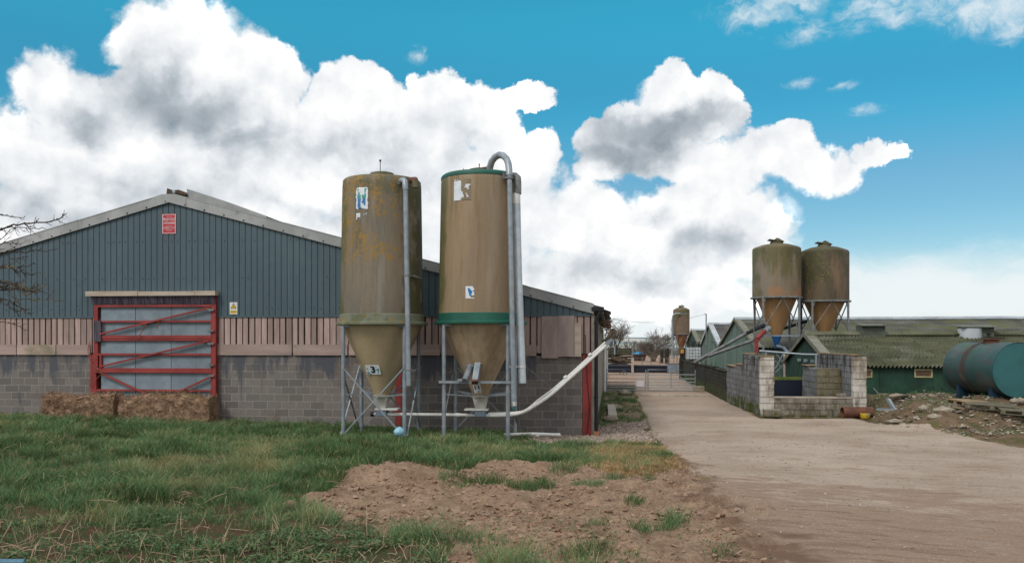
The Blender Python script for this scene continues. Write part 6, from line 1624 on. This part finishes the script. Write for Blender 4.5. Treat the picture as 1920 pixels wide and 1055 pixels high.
while x < b_[0]:
    w = random.uniform(.6, 1.3); mb.obox((x + w / 2, a[1] + random.uniform(-.04, .04), .03), (w - .03, .3, .14), (0, 0, random.uniform(-.02, .02))); x += w
tag(mb.build('concrete_sill', M['kerb'], None, bevel=.02), 'low cracked concrete sill across the track before the gates', 'sill')

# ------------------------------------------------------------------ BEYOND THE GATES
y2 = 78.0
a, b_ = atY(1140, 697, y2), atY(1253, 697, y2)
mb = MB(); mb.box((a.x, y2, .0), (b_.x, y2 + .25, atY(1200, 686.5, y2).z), jit=.01); mb.path([(a.x, y2 + .1, atY(1200, 686, y2).z), (b_.x, y2 + .1, atY(1200, 687, y2).z)], .14, 10)
tag(mb.build('feed_barrier', M['navy'], None), 'long low navy plastic barrier across the yard behind the gates', 'barrier')
p = atY(1186, 690, y2 - .3)
mb = MB(); mb.beam((p.x, p.y, 0), (p.x, p.y, atY(1186, 671, y2).z), .22, .22, (0, 1, 0)); tag(mb.build('white_post', M['kerb'], None), 'white post standing before the navy barrier', 'post')
a, b_ = atY(1252, 699, y2 - 1), atY(1275.5, 682, y2 - 1)
gt = thing('water_trough', 'square grey galvanised trough at the end of the navy barrier', 'trough', ((a.x + b_.x) / 2, y2 - .5, 0))
mb = MB(); mb.box((a.x, y2 - 1, .05), (b_.x, y2, b_.z)); mb.build('trough_body', M['sheet'], gt, bevel=.02)
mb = MB()
for k in range(4): mb.box((a.x + (b_.x - a.x) * k / 3 - .025, y2 - 1.03, .05), (a.x + (b_.x - a.x) * k / 3 + .025, y2 - 1.002, b_.z + .02))
mb.box((a.x - .03, y2 - 1.04, b_.z + .001), (b_.x + .03, y2 - .96, b_.z + .06)); mb.build('trough_rim', M['galvdull'], gt)
y3 = 84.0
def gate2(label, pa, pb, pt, pbm, y, n=3):
    a, b_ = atY(pa, pbm, y), atY(pb, pbm, y); H = atY(pa, pt, y).z
    root = thing('yard_gate', label, 'gate', (a.x, y, 0))
    mb = MB(); mb.path([(a.x, y, .1), (a.x, y, H), (b_.x, y, H), (b_.x, y, .1)], .03, 8); mb.build('gate_frame', M['galv'], root)
    for k in range(n):
        mb = MB(); z_ = .2 + (H - .2) * k / n; mb.path([(a.x, y, z_), (b_.x, y, z_)], .02, 6); mb.build('rail', M['galv'], root)
gate2('short grey gate in front of the timber pile', 1140, 1177, 680.5, 694, y3)
yf_ = 96
mb = MB(); a, b_ = atY(1188, 680, yf_), atY(1253, 680, yf_)
for zz in (.5, .95): mb.path([(a.x, yf_, zz), (b_.x, yf_, zz)], .02, 5)
for k in range(5): mb.beam((a.x + (b_.x - a.x) * k / 4, yf_, 0), (a.x + (b_.x - a.x) * k / 4, yf_, 1.1), .07, .07, (0, 1, 0))
tag(mb.build('wire_fence', M['galvdull'], None), 'thin post and rail fence across the far yard', 'fence')
# timber pile
g_ = atD(1157, 690, 90); tp = thing('timber_pile', 'heap of old boards, beams and sheets stacked by the barn behind the gate', 'timber', (g_.x, g_.y, 0))
for nm, mat, cnt, hh in (('beam', M['wood'], 16, 1.0), ('sheet', M['darkwood'], 5, 1.2)):
    for k in range(cnt):
        mb = MB(); c = Vector((g_.x + random.uniform(-.7, .7), g_.y + random.uniform(-1, 1), .10 + hh * k / cnt + (.3 if nm == 'sheet' else 0))); L = random.uniform(1.4, 2.6)
        mb.obox(c, (L, .25 if nm == 'beam' else 1.0, .12 if nm == 'beam' else .05), (random.uniform(-.1, .1), random.uniform(-.25, .35), random.uniform(-.4, .4))); mb.build(nm, mat, tp)
mb = MB(); mb.path(bend([atD(1152, 672, 89), atD(1160, 675, 89), atD(1168, 676, 89), atD(1174, 673, 89.5)]), [.2] * 18 + [.15] if False else .16, 8); mb.build('log', M['bark'], tp)
# mossy board fence with posts
yq = 112
a, b_ = atY(1128, 678, yq), atY(1184, 678, yq)
fe = thing('board_fence', 'mossy dark board fence beside the timber pile', 'fence', ((a.x + b_.x) / 2, yq, 0))
mb = MB(); H = atY(1160, 652, yq).z
for k in range(6): mb.box((a.x, yq + random.uniform(0, .03), .05 + H * k / 6), (b_.x, yq + .06, H * (k + 1) / 6 - random.uniform(0, .04)), random.random())
mb.build('boards', pm('mossy_dark_board', C(70, 72, 50), C(48, 50, 38), .8, tint=.4), fe)
for px, top, mat in ((1152.5, 650, 'bluefilm'), (1186, 647, 'tank')):
    q = atY(px, 660, yq - .2); mb = MB(); mb.beam((q.x, q.y, -.1), (q.x, q.y, atY(px, top, yq).z), .18, .14, (0, 1, 0)); mb.build('post', M['sheet'] if mat == 'bluefilm' else M['galvdull'], fe)
# skip with film
g_ = atD(1199, 676, 128); sk = thing('waste_skip', 'brown steel waste skip filled with blue film', 'skip', (g_.x, g_.y, 0))
w0, w1, hh = .75, 1.0, Z(665, 128)
mb = MB(); vs = [(g_.x + sx * w0, g_.y + sy * .7, 0) for sx, sy in ((-1, -1), (1, -1), (1, 1), (-1, 1))] + [(g_.x + sx * w1, g_.y + sy * .9, hh) for sx, sy in ((-1, -1), (1, -1), (1, 1), (-1, 1))]
mb.add(vs, [(0, 3, 2, 1), (0, 1, 5, 4), (1, 2, 6, 5), (2, 3, 7, 6), (3, 0, 4, 7)]); mb.box((g_.x - 1.05, g_.y - .95, hh), (g_.x + 1.05, g_.y - .88, hh + .1)); mb.box((g_.x - .3, g_.y - .95, .1), (g_.x - .2, g_.y - .8, hh)); mb.box((g_.x + .3, g_.y - .95, .1), (g_.x + .4, g_.y - .8, hh)); mb.build('skip_body', M['skip'], sk)
blob('blue_film', M['bluefilm'], (g_.x - .35, g_.y, hh + .1), .62, (1, .8, .5), 2.2, 'crumpled blue plastic film heaped in the skip', 'film', 3)
# small distant hopper and its clutter
th3, cH3, PH3, *_r = hopper_silo('small distant hopper silo with rusty cone beyond the mossy wall', 1277.5, 115, 30.5, 581, 625.5, 654, pm('far_hopper_shell', C(124, 102, 82), C(104, 90, 74), 1.0, patches=[dict(color=C(84, 82, 54), scale=1.2, lo=.36, hi=.52, fac=.9, mask=[('z', 5.6, 6.6, .3)])]), M['cone_far'], None, -.6, 576, cone_r=.25)
mb = MB(); d = 113.7
mb.path([atD(1275, 587.5, d), atD(1266, 588, d), atD(1262, 591, d), atD(1260.5, 598, d), atD(1260, 671, d)], .11, 8); mb.build('fill_pipe', M['galv'], th3)
mb = MB(); mb.lathe([(_r[1] * 0 + 1.10, Z(589, 114)), (1.11, Z(588, 114) + .1)], (cH3.x, cH3.y, 0), 40, caps=False); mb.build('shell_seam', M['galvdull'], th3)
for q in (((1262, 650), (1272, 662)), ((1272, 655), (1263, 672)), ((1264, 652), (1290, 652))):
    mb = MB(); mb.beam(atD(*q[0], d), atD(*q[1], d), .1, .1); mb.build('lower_brace', M['galvdull'], th3)
cb = thing('control_cabinet', 'dark control cabinet with an orange cover under the distant hopper', 'cabinet', tuple(atD(1279, 672, 100)))
a, b_ = atD(1275, 673, 100), atD(1284.5, 652.5, 100); mb = MB(); mb.box((a.x, a.y, 0), (b_.x, a.y + .5, b_.z)); mb.build('cabinet_body', M['darkwood'], cb)
a, b_ = atD(1276, 662, 99.9), atD(1282, 654.5, 99.9); mb = MB(); mb.box((a.x, a.y - .06, a.z), (b_.x, a.y - .0, b_.z)); mb.build('orange_cover', pm('orange_cover', C(206, 152, 70), C(186, 134, 60), 3), cb)
ls = thing('lean_to', 'small dark lean-to on posts left of the distant hopper', 'lean-to', tuple(atD(1247, 680, 110)))
mb = MB(); a = atD(1251, 681, 109); mb.box((a.x - .28, a.y, -.1), (a.x + .28, a.y + .3, Z(653, 109))); mb.build('dark_panel', M['darkwood'], ls)
mb = MB(); a = atD(1241, 676, 112); mb.box((a.x - .2, a.y, -.1), (a.x + .2, a.y + .2, Z(654, 112))); mb.build('post', M['darkwood'], ls)
mb = MB(); mb.beam(atD(1239, 653.5, 110), atD(1258, 646, 111), .12, .3); mb.beam(atD(1248, 654, 109), atD(1259, 646, 110), .12, .25); mb.build('roof_beam', M['galvdull'], ls)

# ------------------------------------------------------------------ BARE TREES
def grow_branch(mb, p, d, L, r, depth, spread, up, rr, minr=.01, n=5):
    segs = max(2, int(3 + depth * .5)); pts = [p]; rs = [r]; dd = d.copy(); q = p.copy()
    for k in range(segs):
        dd = (dd + Vector((rr.gauss(0, .16), rr.gauss(0, .16), rr.gauss(.02, .12)))).normalized(); q = q + dd * L / segs
        pts.append(q.copy()); rs.append(max(minr * .8, r * (1 - .55 * (k + 1) / segs)))
    mb.path(pts, rs, n if depth > 1 else 3, False)
    if depth <= 0: return
    kids_ = rr.randint(3, 5) if depth > 1 else rr.randint(3, 6)
    for k in range(kids_):
        t = rr.uniform(.3, 1.0); i = min(segs, max(1, int(round(t * segs)))); base = pts[i]
        a = rr.uniform(0, 2 * PI); side = Vector((math.cos(a), math.sin(a), rr.uniform(-.2, .5)))
        nd = (dd * rr.uniform(.5, 1.0) + side * spread + Vector((0, 0, up))).normalized()
        grow_branch(mb, base, nd, L * rr.uniform(.55, .8), max(minr, rs[i] * rr.uniform(.5, .7)), depth - 1, spread, up, rr, minr, n)
def bare_tree(name, label, px, d, top_py, spread, depth, seed, base_z=None, rtr=.16, stems=1, minr=.018, mat='farbark', group='bare trees beyond the yard', up=.12):
    rr = random.Random(seed); c = atD(px, 650, d); g0 = hz(c.x, c.y) if base_z is None else base_z
    Ht = Z(top_py, d) - g0
    root = thing(name, label, 'tree', (c.x, c.y, g0), group)
    tr, cr = MB(), MB()
    for s_ in range(stems):
        lean = Vector((rr.gauss(0, .12 + .3 * (stems > 1)), rr.gauss(0, .1), 1)).normalized(); b0 = Vector((c.x + rr.uniform(-.3, .3) * (stems > 1), c.y, g0 - .1))
        th = Ht * (.34 if stems == 1 else .2); tp_ = b0 + lean * th
        tr.path([b0, b0.lerp(tp_, .5) + Vector((rr.gauss(0, .05), 0, 0)), tp_], [rtr * 1.25, rtr, rtr * .8], 8)
        for k in range(6 if stems == 1 else 4):
            a = 2 * PI * k / 6 + rr.uniform(-.4, .4); dd = Vector((math.cos(a) * spread, math.sin(a) * spread, rr.uniform(.5, 1.1))).normalized()
            grow_branch(cr, b0.lerp(tp_, rr.uniform(.65, 1.0)), dd, Ht * rr.uniform(.26, .36), rtr * .55, depth, spread * .75, up, rr, minr)
    tr.build('trunk', M['bark'], root, fixn=False); cr.build('crown', M[mat], root, weld=False, fixn=False)
bare_tree('bare_tree', 'bare spreading tree rising behind the barn eave and board fence', 1156, 128, 594, .95, 4, 3, rtr=.2, minr=.014)
bare_tree('bare_tree', 'bushy bare thorn tree in the middle of the far yard', 1224, 122, 613, 1.0, 3, 8, rtr=.14, stems=4, minr=.017)
bare_tree('bare_tree', 'tall bare tree just left of the distant hopper', 1247, 150, 600, .8, 3, 12, rtr=.2, minr=.02)
bare_tree('bare_tree', 'bare treetop between the distant hopper and the cable pole', 1308, 150, 600, .9, 3, 15, rtr=.2, minr=.02)
bare_tree('bare_tree', 'low bare tree between the skip and the thorn tree', 1207, 175, 632, 1.0, 3, 21, rtr=.2, minr=.022)
bare_tree('bare_tree', 'thin bare tree against the far wood right of the board fence', 1183, 190, 628, .9, 3, 25, rtr=.2, minr=.022)
# far wood as one mass
rr = random.Random(5); mb = MB()
for k in range(260):
    d = rr.uniform(190, 330); px = rr.uniform(1090, 1345); c = atD(px, 650, d); g0 = hz(c.x, c.y); H = rr.uniform(.55, 1.1) * (Z(rr.choice((641, 644, 648)), d) - g0)
    mb.path([(c.x, c.y, g0 - .2), (c.x + rr.gauss(0, .2), c.y, g0 + H * .5)], [.16, .1], 3, False)
    for j in range(34):
        a = rr.uniform(0, 2 * PI); b0 = Vector((c.x, c.y, g0 + H * rr.uniform(.12, .6))); v = Vector((math.cos(a) * rr.uniform(.4, 1.0), math.sin(a) * .8, rr.uniform(.1, 1.0))).normalized() * H * rr.uniform(.25, .45)
        m_ = b0 + v * .5 + Vector((rr.gauss(0, .2), 0, rr.gauss(0, .15)))
        mb.path([b0, m_, b0 + v], [.055, .045, .025], 3, False)
mb.build('far_woods', pm('far_wood_twigs', C(122, 116, 102), C(100, 98, 86), .05, bump=0), kind='stuff', label='belt of bare woodland in the valley beyond the yard', weld=False, fixn=False)
# hills
hx = np.linspace(-5200, 5600, 180); hy = np.linspace(700, 4200, 50)
HX, HY = np.meshgrid(hx, hy)
prof = sstep(800, 3300, HY) * (26 + 30 * fbm(HX / 900 + 4, HY / 1400, 3)) + 6 * (fbm(HX / 200, HY / 200, 2) - .5) - 14
HV = np.stack([HX, HY, prof], -1).reshape(-1, 3); ii = np.arange(HX.size).reshape(HX.shape)
HQ = np.stack([ii[:-1, :-1], ii[:-1, 1:], ii[1:, 1:], ii[1:, :-1]], -1).reshape(-1, 4)
def hillmat():
    m, nt, bs, out = _nt('far_fields'); b = NB(nt)
    P = b.n('ShaderNodeNewGeometry').outputs['Position']
    v = b.n('ShaderNodeTexVoronoi'); b.link(b.scale(P, (.0055, .0018, 0)), v.inputs['Vector']); v.inputs['Scale'].default_value = 1
    s_ = b.n('ShaderNodeSeparateColor'); b.link(v.outputs['Color'], s_.inputs[0])
    col = b.mix(b.ss(s_.outputs[0], .3, .5), C(196, 186, 182), C(150, 160, 148)); col = b.mix(b.ss(s_.outputs[1], .62, .7), col, C(104, 120, 124))
    col = b.mix(b.math('MULTIPLY', b.ss(b.noise(P, .012, 4), .55, .62), .7), col, C(108, 118, 122))
    b.link(col, bs.inputs['Base Color']); bs.inputs['Roughness'].default_value = 1; return m
fast_mesh('hills', HV, [HQ], hillmat(), kind='structure', label='pale far hills with fields and hedges')

# ---- twiggy tree reaching in from the left edge
tt = thing('thorn_tree', 'leafless thorn tree whose lichened twigs reach in at the left edge', 'tree', tuple(atD(-330, 700, 12.2)[:2]) + (hz(*atD(-330, 700, 12.2)[:2]),))
dT = 12.0; tb = atD(-330, 700, dT); gz0 = hz(tb.x, tb.y)
mb = MB(); mb.path([(tb.x, tb.y, gz0 - .1), (tb.x + .05, tb.y, gz0 + .9), (tb.x + .02, tb.y, gz0 + 2.0), (tb.x + .1, tb.y, gz0 + 3.2), (tb.x + .05, tb.y + .1, gz0 + 4.2)], [.16, .13, .11, .08, .04], 10); mb.build('trunk', M['bark'], tt)
rr = random.Random(4); mb = MB()
def twig(pts, r0=.013, dz=0.0, side=7, kink=.012):
    P = [atD(a, b_, dT + dz + .25 * math.sin(i * 1.3 + a)) for i, (a, b_) in enumerate(pts)]
    Q = bend(P, 4); Q = [q + Vector((rr.gauss(0, kink), rr.gauss(0, kink), rr.gauss(0, kink))) for q in Q]
    n = len(Q); mb.path(Q, [r0 * (1 - .75 * i / (n - 1)) + .0022 for i in range(n)], 5, False)
    for _ in range(side):
        i = rr.randint(n // 4, n - 2); d = (Q[i + 1] - Q[i]).normalized(); v = Vector((rr.uniform(-.2, .6), rr.uniform(-.5, .5), rr.uniform(-.8, .8))) + d * .7; L = rr.uniform(.05, .22)
        e = Q[i] + v.normalized() * L; mid = Q[i].lerp(e, .5) + Vector((0, 0, rr.gauss(0, .015))); mb.path([Q[i], mid, e], [.005, .004, .0025], 4, False)
        if rr.random() < .6:
            w = Vector((rr.uniform(0, .6), rr.uniform(-.4, .4), rr.uniform(-.7, .7))).normalized() * rr.uniform(.03, .09); mb.path([mid, mid + w], [.0035, .002], 3, False)
    for _ in range(side):                       # buds
        i = rr.randint(n // 3, n - 1); mb.obox(Q[i] + Vector((0, 0, .006)), (.014, .012, .016), (rr.random(), rr.random(), 0))
o = (-320, 520)
twig([o, (-120, 470), (0, 430), (45, 421), (93, 415), (110, 409), (123, 403)], .014, 0, 14)
twig([(-120, 470), (-20, 432), (20, 428), (55, 429), (87, 428)], .008, .1, 6)
twig([(-320, 430), (-60, 404), (0, 406), (24, 406), (48, 408)], .009, .1, 5)
twig([(45, 421), (58, 425), (72, 411)], .005, 0, 2); twig([(-40, 440), (0, 447), (22, 430), (30, 428)], .006, .1, 3)
twig([(-320, 500), (-60, 470), (0, 474), (30, 473), (70, 470), (107, 468)], .010, .1, 10)
twig([(-320, 510), (-40, 455), (0, 456), (20, 457), (36, 453)], .007, .2, 4)
twig([o, (-80, 520), (0, 498), (20, 503), (40, 511), (64, 518)], .011, 0, 10); twig([(-80, 520), (0, 505), (30, 500), (72, 495)], .007, .1, 6)
for k in range(5): twig([o, (-60, 545 - k * 6 + rr.uniform(-6, 6)), (0, 527 + k * 4), (25 + k * 3, 534 + k * 2), (50, 538 + k * 4 + rr.uniform(-4, 4)), (62 + 5 * k, 542 + rr.uniform(-8, 12))], .012, rr.uniform(-.2, .3), 11)
twig([o, (-60, 560), (0, 558), (25, 568), (40, 578), (54, 589)], .012, 0, 10); twig([o, (-60, 575), (0, 565), (20, 577), (36, 592)], .009, .2, 7)
twig([(25, 568), (34, 564), (40, 560), (70, 561), (100, 562), (111, 563)], .005, 0, 6)
twig([o, (-80, 590), (0, 602), (20, 607), (45, 612)], .006, .2, 4); twig([o, (-60, 600), (0, 482), (24, 488), (48, 482)], .006, .1, 5)
crown_left = list(mb.v)
for k in range(9):
    a = rr.uniform(0, 2 * PI); d = Vector((-abs(math.cos(a)), math.sin(a), rr.uniform(.2, .9))).normalized(); grow_branch(mb, Vector((tb.x, tb.y, gz0 + rr.uniform(1.4, 3.6))), d, rr.uniform(.9, 1.5), .03, 2, .8, .1, rr, .004)
for (a, b_) in (((-320, 520), 2.6), ((-320, 430), 3.2), ((-320, 500), 2.8), ((-120, 470), 2.9)):
    q = atD(a[0], a[1], dT); mb.path([(tb.x, tb.y, min(gz0 + 3.4, q.z - .25)), q.lerp(Vector((tb.x, tb.y, q.z)), .3), q], [.035, .025, .014], 6, False)
mb.build('crown', M['twig'], tt, weld=False, fixn=False)
# ------------------------------------------------------------------ SKY
SUN_EL, SUN_AZ = math.radians(47), math.radians(-150)      # azimuth measured from +Y towards +X: behind and left of the camera
w = bpy.data.worlds.new('World'); SC.world = w; w.use_nodes = True
nt = w.node_tree; nt.nodes.clear(); b = NB(nt)
out = b.n('ShaderNodeOutputWorld'); bg = b.n('ShaderNodeBackground'); b.link(bg.outputs[0], out.inputs[0])
sky = b.n('ShaderNodeTexSky', sky_type='NISHITA'); sky.sun_disc = False; sky.sun_elevation = SUN_EL; sky.sun_rotation = SUN_AZ
sky.altitude = 100; sky.air_density = 1.0; sky.dust_density = .6; sky.ozone_density = 1.6
STR = .1
bg.inputs['Strength'].default_value = STR
tc = b.n('ShaderNodeTexCoord'); Dv = b.vmath('NORMALIZE', tc.outputs['Generated'])
sp = b.n('ShaderNodeSeparateXYZ'); b.link(Dv, sp.inputs[0])
el = b.math('ARCSINE', sp.outputs[2])
az = b.math('ARCTAN2', sp.outputs[0], sp.outputs[1])
q = b.n('ShaderNodeCombineXYZ'); b.link(az, q.inputs[0]); b.link(el, q.inputs[1]); Q0 = q.outputs[0]
wv = b.n('ShaderNodeTexNoise'); b.link(Dv, wv.inputs['Vector']); wv.inputs['Scale'].default_value = 10; wv.inputs['Detail'].default_value = 9; wv.inputs['Roughness'].default_value = .62
Qw = b.vmath('ADD', Q0, b.scale(b.vmath('SUBTRACT', wv.outputs['Color'], (.5, .5, .5)), (.085, .085, 0)))
def azel(px, py):
    d = ray(px, py).normalized(); return math.atan2(d.x, d.y), math.asin(d.z)
def blobs(lst, vec):
    acc = None
    for t in lst:
        px, py, rx, ry = t[:4]
        a, e = azel(px, py); ra = abs(azel(px + rx, py)[0] - azel(px - rx, py)[0]) / 2; re = abs(azel(px, py + ry)[1] - azel(px, py - ry)[1]) / 2
        l = b.vmath('LENGTH', b.vmath('MULTIPLY', b.vmath('SUBTRACT', vec, (a, e, 0)), (1 / ra, 1 / re, 0)))
        f = b.math('SUBTRACT', 1.0, l)
        if len(t) > 4: f = b.math('MULTIPLY', f, t[4])
        acc = f if acc is None else b.math('MAXIMUM', acc, f)
    return acc
CUM = [(330, 80, 165, 120), (425, 120, 120, 95), (110, 170, 110, 90), (55, 290, 140, 110), (200, 230, 160, 130), (490, 150, 115, 80), (650, 190, 120, 95), (715, 205, 62, 75), (830, 205, 105, 90),
       (920, 215, 75, 90), (600, 330, 400, 190), (230, 340, 340, 180), (960, 340, 130, 140), (760, 440, 540, 160), (250, 460, 540, 140), (1070, 410, 125, 115), (1190, 455, 200, 125), (1330, 405, 170, 85), (1395, 440, 120, 70),
       (1006, 166, 46, 30), (962, 170, 40, 24),
       (1235, 172, 58, 66), (1180, 215, 75, 50), (1340, 192, 60, 55), (1230, 250, 185, 70), (1375, 212, 45, 34), (1120, 260, 75, 50), (1130, 300, 65, 45),
       (1420, 300, 130, 70), (1480, 262, 62, 46), (1530, 318, 125, 46), (1625, 295, 36, 30), (1668, 303, 42, 18), (1360, 335, 95, 60), (1300, 300, 60, 32), (1290, 375, 140, 55),
       (1100, 520, 420, 75), (1250, 570, 300, 50), (1330, 500, 170, 55), (1010, 270, 55, 60), (385, 190, 130, 90), (800, 290, 130, 100), (1290, 205, 70, 45)]
D1 = blobs(CUM, Qw)
nz1 = b.noise(Dv, 13, 10, .6); nz2 = b.noise(Dv, 42, 8, .68)
Dw = b.vmath('ADD', Q0, b.scale(b.vmath('SUBTRACT', wv.outputs['Color'], (.5, .5, .5)), (.05, .05, 0)))
def puffs(vec, sc, det):
    v = b.n('ShaderNodeTexVoronoi', voronoi_dimensions='2D', feature='F1'); b.link(vec, v.inputs['Vector'])
    v.inputs['Scale'].default_value = sc; v.inputs['Detail'].default_value = det; v.inputs['Roughness'].default_value = .5
    return v.outputs['Distance']
vA = puffs(Dw, 16, 4)
puff = b.math('SUBTRACT', .5, vA)
dens = b.math('ADD', D1, b.math('ADD', b.math('MULTIPLY', b.math('SUBTRACT', nz1, .5), .62), b.math('ADD', b.math('MULTIPLY', puff, .30), b.math('MULTIPLY', b.math('SUBTRACT', nz2, .5), .30))))
m1 = b.ss(dens, -.02, b.math('ADD', b.ss(el, .30, .05, .13, .42), b.ss(b.noise(Q0, 5, 3), .5, .68, 0, .28)))
# thin, soft cloud
THIN = [(1440, 12, 160, 75), (1510, 62, 75, 40), (1660, 12, 150, 75), (1850, 12, 150, 85), (1895, 60, 75, 50), (1760, 0, 130, 60), (1500, 155, 60, 17), (1620, 206, 60, 20), (1575, 160, 50, 16), (785, 104, 34, 26)]
str_ = b.noise(b.vmath('MULTIPLY', Qw, (1, 1.7, 1)), 17, 10, .66)
bt = blobs(THIN, Q0)
m2 = b.math('MULTIPLY', b.math('MULTIPLY', b.ss(b.math('ADD', bt, b.math('MULTIPLY', b.math('SUBTRACT', str_, .5), 4.2)), .1, 1.5), b.ss(bt, .0, .6)), .85)
# bright veil low down
VEIL = [(1780, 560, 560, 110), (2100, 540, 420, 120), (1250, 610, 800, 120), (1500, 590, 600, 90)]
D3 = b.math('ADD', blobs(VEIL, Q0), b.math('ADD', b.math('MULTIPLY', b.math('SUBTRACT', nz1, .5), .5), b.math('MULTIPLY', b.math('SUBTRACT', b.noise(b.vmath('MULTIPLY', Qw, (1, 3.2, 1)), 7, 8, .6), .5), 1.3)))
m3 = b.math('MULTIPLY', b.ss(D3, -.1, .75), .9)
# cover outside the picture: a mostly cloudy sky overhead and behind
fwd = b.math('ADD', b.math('MULTIPLY', sp.outputs[0], -SA), b.math('MULTIPLY', sp.outputs[1], CA))
outside = b.math('MAXIMUM', b.ss(el, .42, .62), b.math('MAXIMUM', b.ss(fwd, .72, .5), 0.0))
cover = b.math('MULTIPLY', outside, b.ss(b.noise(Dv, 2.6, 6, .55), .30, .50))
# ---- cloud colours (radiance; Background strength is applied afterwards)
LO = (.010, -.018, 0)                       # towards the ground and away from the sun
rA = b.math('SUBTRACT', puffs(b.vmath('ADD', Dw, LO), 16, 4), vA)
rB = b.math('SUBTRACT', puffs(b.vmath('ADD', Dw, b.scale(LO, (2, 2, 2))), 7, 2), puffs(Dw, 7, 2))
nB = b.math('SUBTRACT', b.noise(Q0, 8, 7, .6), b.noise(b.vmath('ADD', Q0, b.scale(LO, (1.6, 1.6, 1.6))), 8, 7, .6))
GREY = [(300, 190, 140, 90, 1.1), (370, 215, 130, 80, 1.0), (165, 225, 120, 60, .85), (430, 262, 190, 60, .7), (1230, 240, 170, 48, 1.2), (1335, 225, 95, 40, 1.05), (1170, 275, 140, 46, .95), (640, 290, 280, 60, .5),
        (330, 365, 340, 55, .42), (720, 335, 300, 50, .42), (90, 405, 210, 70, .6), (540, 395, 120, 30, .45), (880, 250, 70, 70, .4), (1220, 408, 50, 36, .75), (1170, 520, 150, 40, .7), (1330, 455, 120, 44, .5), (1010, 505, 170, 44, .35), (480, 290, 230, 60, .5), (200, 330, 170, 50, .35)]
DG = b.math('ADD', blobs(GREY, Qw), b.math('ADD', b.math('MULTIPLY', b.math('SUBTRACT', nz1, .5), .36), b.math('MULTIPLY', puff, -.12)))
g = b.ss(DG, -.2, 1.0)
soft = b.ss(b.noise(b.vmath('ADD', Dv, (3, 1, 2)), 6.5, 7, .55), .42, .66)
shade = b.math('ADD', b.math('MULTIPLY', g, .64), b.math('MULTIPLY', soft, .17))
rel = b.math('ADD', b.math('MULTIPLY', rA, .22), b.math('ADD', b.math('MULTIPLY', rB, .24), b.math('MULTIPLY', nB, .62)))
shade = b.math('SUBTRACT', b.math('ADD', shade, .07), rel)
shade = b.math('MAXIMUM', b.math('MINIMUM', shade, 1.0), 0.0)
KX = 2 ** -EXPO
def lin(r, g_, b_, k=1.0):
    c = S(r, g_, b_); return (c[0] * k * KX, c[1] * k * KX, c[2] * k * KX)
ramp = b.n('ShaderNodeValToRGB'); b.link(shade, ramp.inputs[0]); e = ramp.color_ramp.elements
CW = 1.25
def st_(c): return tuple(x / CW for x in c) + (1,)
e[0].position = 0; e[0].color = (1, 1, 1, 1); e[1].position = 1; e[1].color = st_(lin(130, 143, 154))
for p_, c_ in ((.10, (254, 255, 255)), (.30, (234, 238, 242)), (.60, (190, 198, 205))):
    n_ = e.new(p_); n_.color = st_(lin(*c_))
cum = b.scale(ramp.outputs[0], (CW / STR,) * 3)
def rad(*a): return tuple(c / STR for c in lin(*a)) + (1,)
tr_ = b.n('ShaderNodeValToRGB'); b.link(el, tr_.inputs[0]); te = tr_.color_ramp.elements; tr_.color_ramp.interpolation = 'EASE'
TS = 1.3
te[0].position, te[0].color = SKY_STOPS[0][0], tuple(c / TS for c in SKY_STOPS[0][1]) + (1,)
te[1].position, te[1].color = SKY_STOPS[3][0], tuple(c / TS for c in SKY_STOPS[3][1]) + (1,)
for p_, c_ in SKY_STOPS[1:3]:
    n_ = te.new(p_); n_.color = tuple(c / TS for c in c_) + (1,)
tint_ = b.scale(tr_.outputs[0], (TS, TS, TS))
skyc = b.vmath('MULTIPLY', sky.outputs[0], tint_)
col = b.mix(m3, skyc, rad(240, 246, 249))
col = b.mix(m2, col, rad(228, 238, 244))
col = b.mix(m1, col, cum)
col = b.mix(cover, col, tuple(c / STR for c in S(240, 242, 244)[:3]) + (1,))
b.link(col, bg.inputs['Color'])
try: w.cycles.sampling_method = 'MANUAL'; w.cycles.sample_map_resolution = 1024
except Exception: pass

# ------------------------------------------------------------------ SUN, CAMERA, RENDER
sl = bpy.data.lights.new('sun', 'SUN'); sl.energy = SUN_E; sl.angle = math.radians(SUN_ANG); sl.color = (1.0, .96, .90)
so = bpy.data.objects.new('sun', sl); COL.objects.link(so)
sd_ = Vector((math.sin(SUN_AZ) * math.cos(SUN_EL), math.cos(SUN_AZ) * math.cos(SUN_EL), math.sin(SUN_EL)))
so.rotation_euler = sd_.to_track_quat('Z', 'Y').to_euler(); so.location = sd_ * 60
cam = bpy.data.cameras.new('camera'); cam.sensor_width = 36; cam.lens = 36 * FPX / 1920; cam.shift_y = (HOR - 527.5) / 1920; cam.clip_end = 20000; cam.clip_start = .1
co = bpy.data.objects.new('camera', cam); COL.objects.link(co); co.location = (0, 0, EYE); co.rotation_euler = (PI / 2, 0, A); SC.camera = co
vs_ = SC.view_settings; vs_.view_transform = 'Standard'; vs_.look = 'None'; vs_.exposure = EXPO; vs_.gamma = 1; vs_.use_curve_mapping = False
SC.cycles.max_bounces = 5; SC.cycles.diffuse_bounces = 2; SC.cycles.glossy_bounces = 3; SC.cycles.transparent_max_bounces = 6; SC.cycles.caustics_reflective = False; SC.cycles.caustics_refractive = False
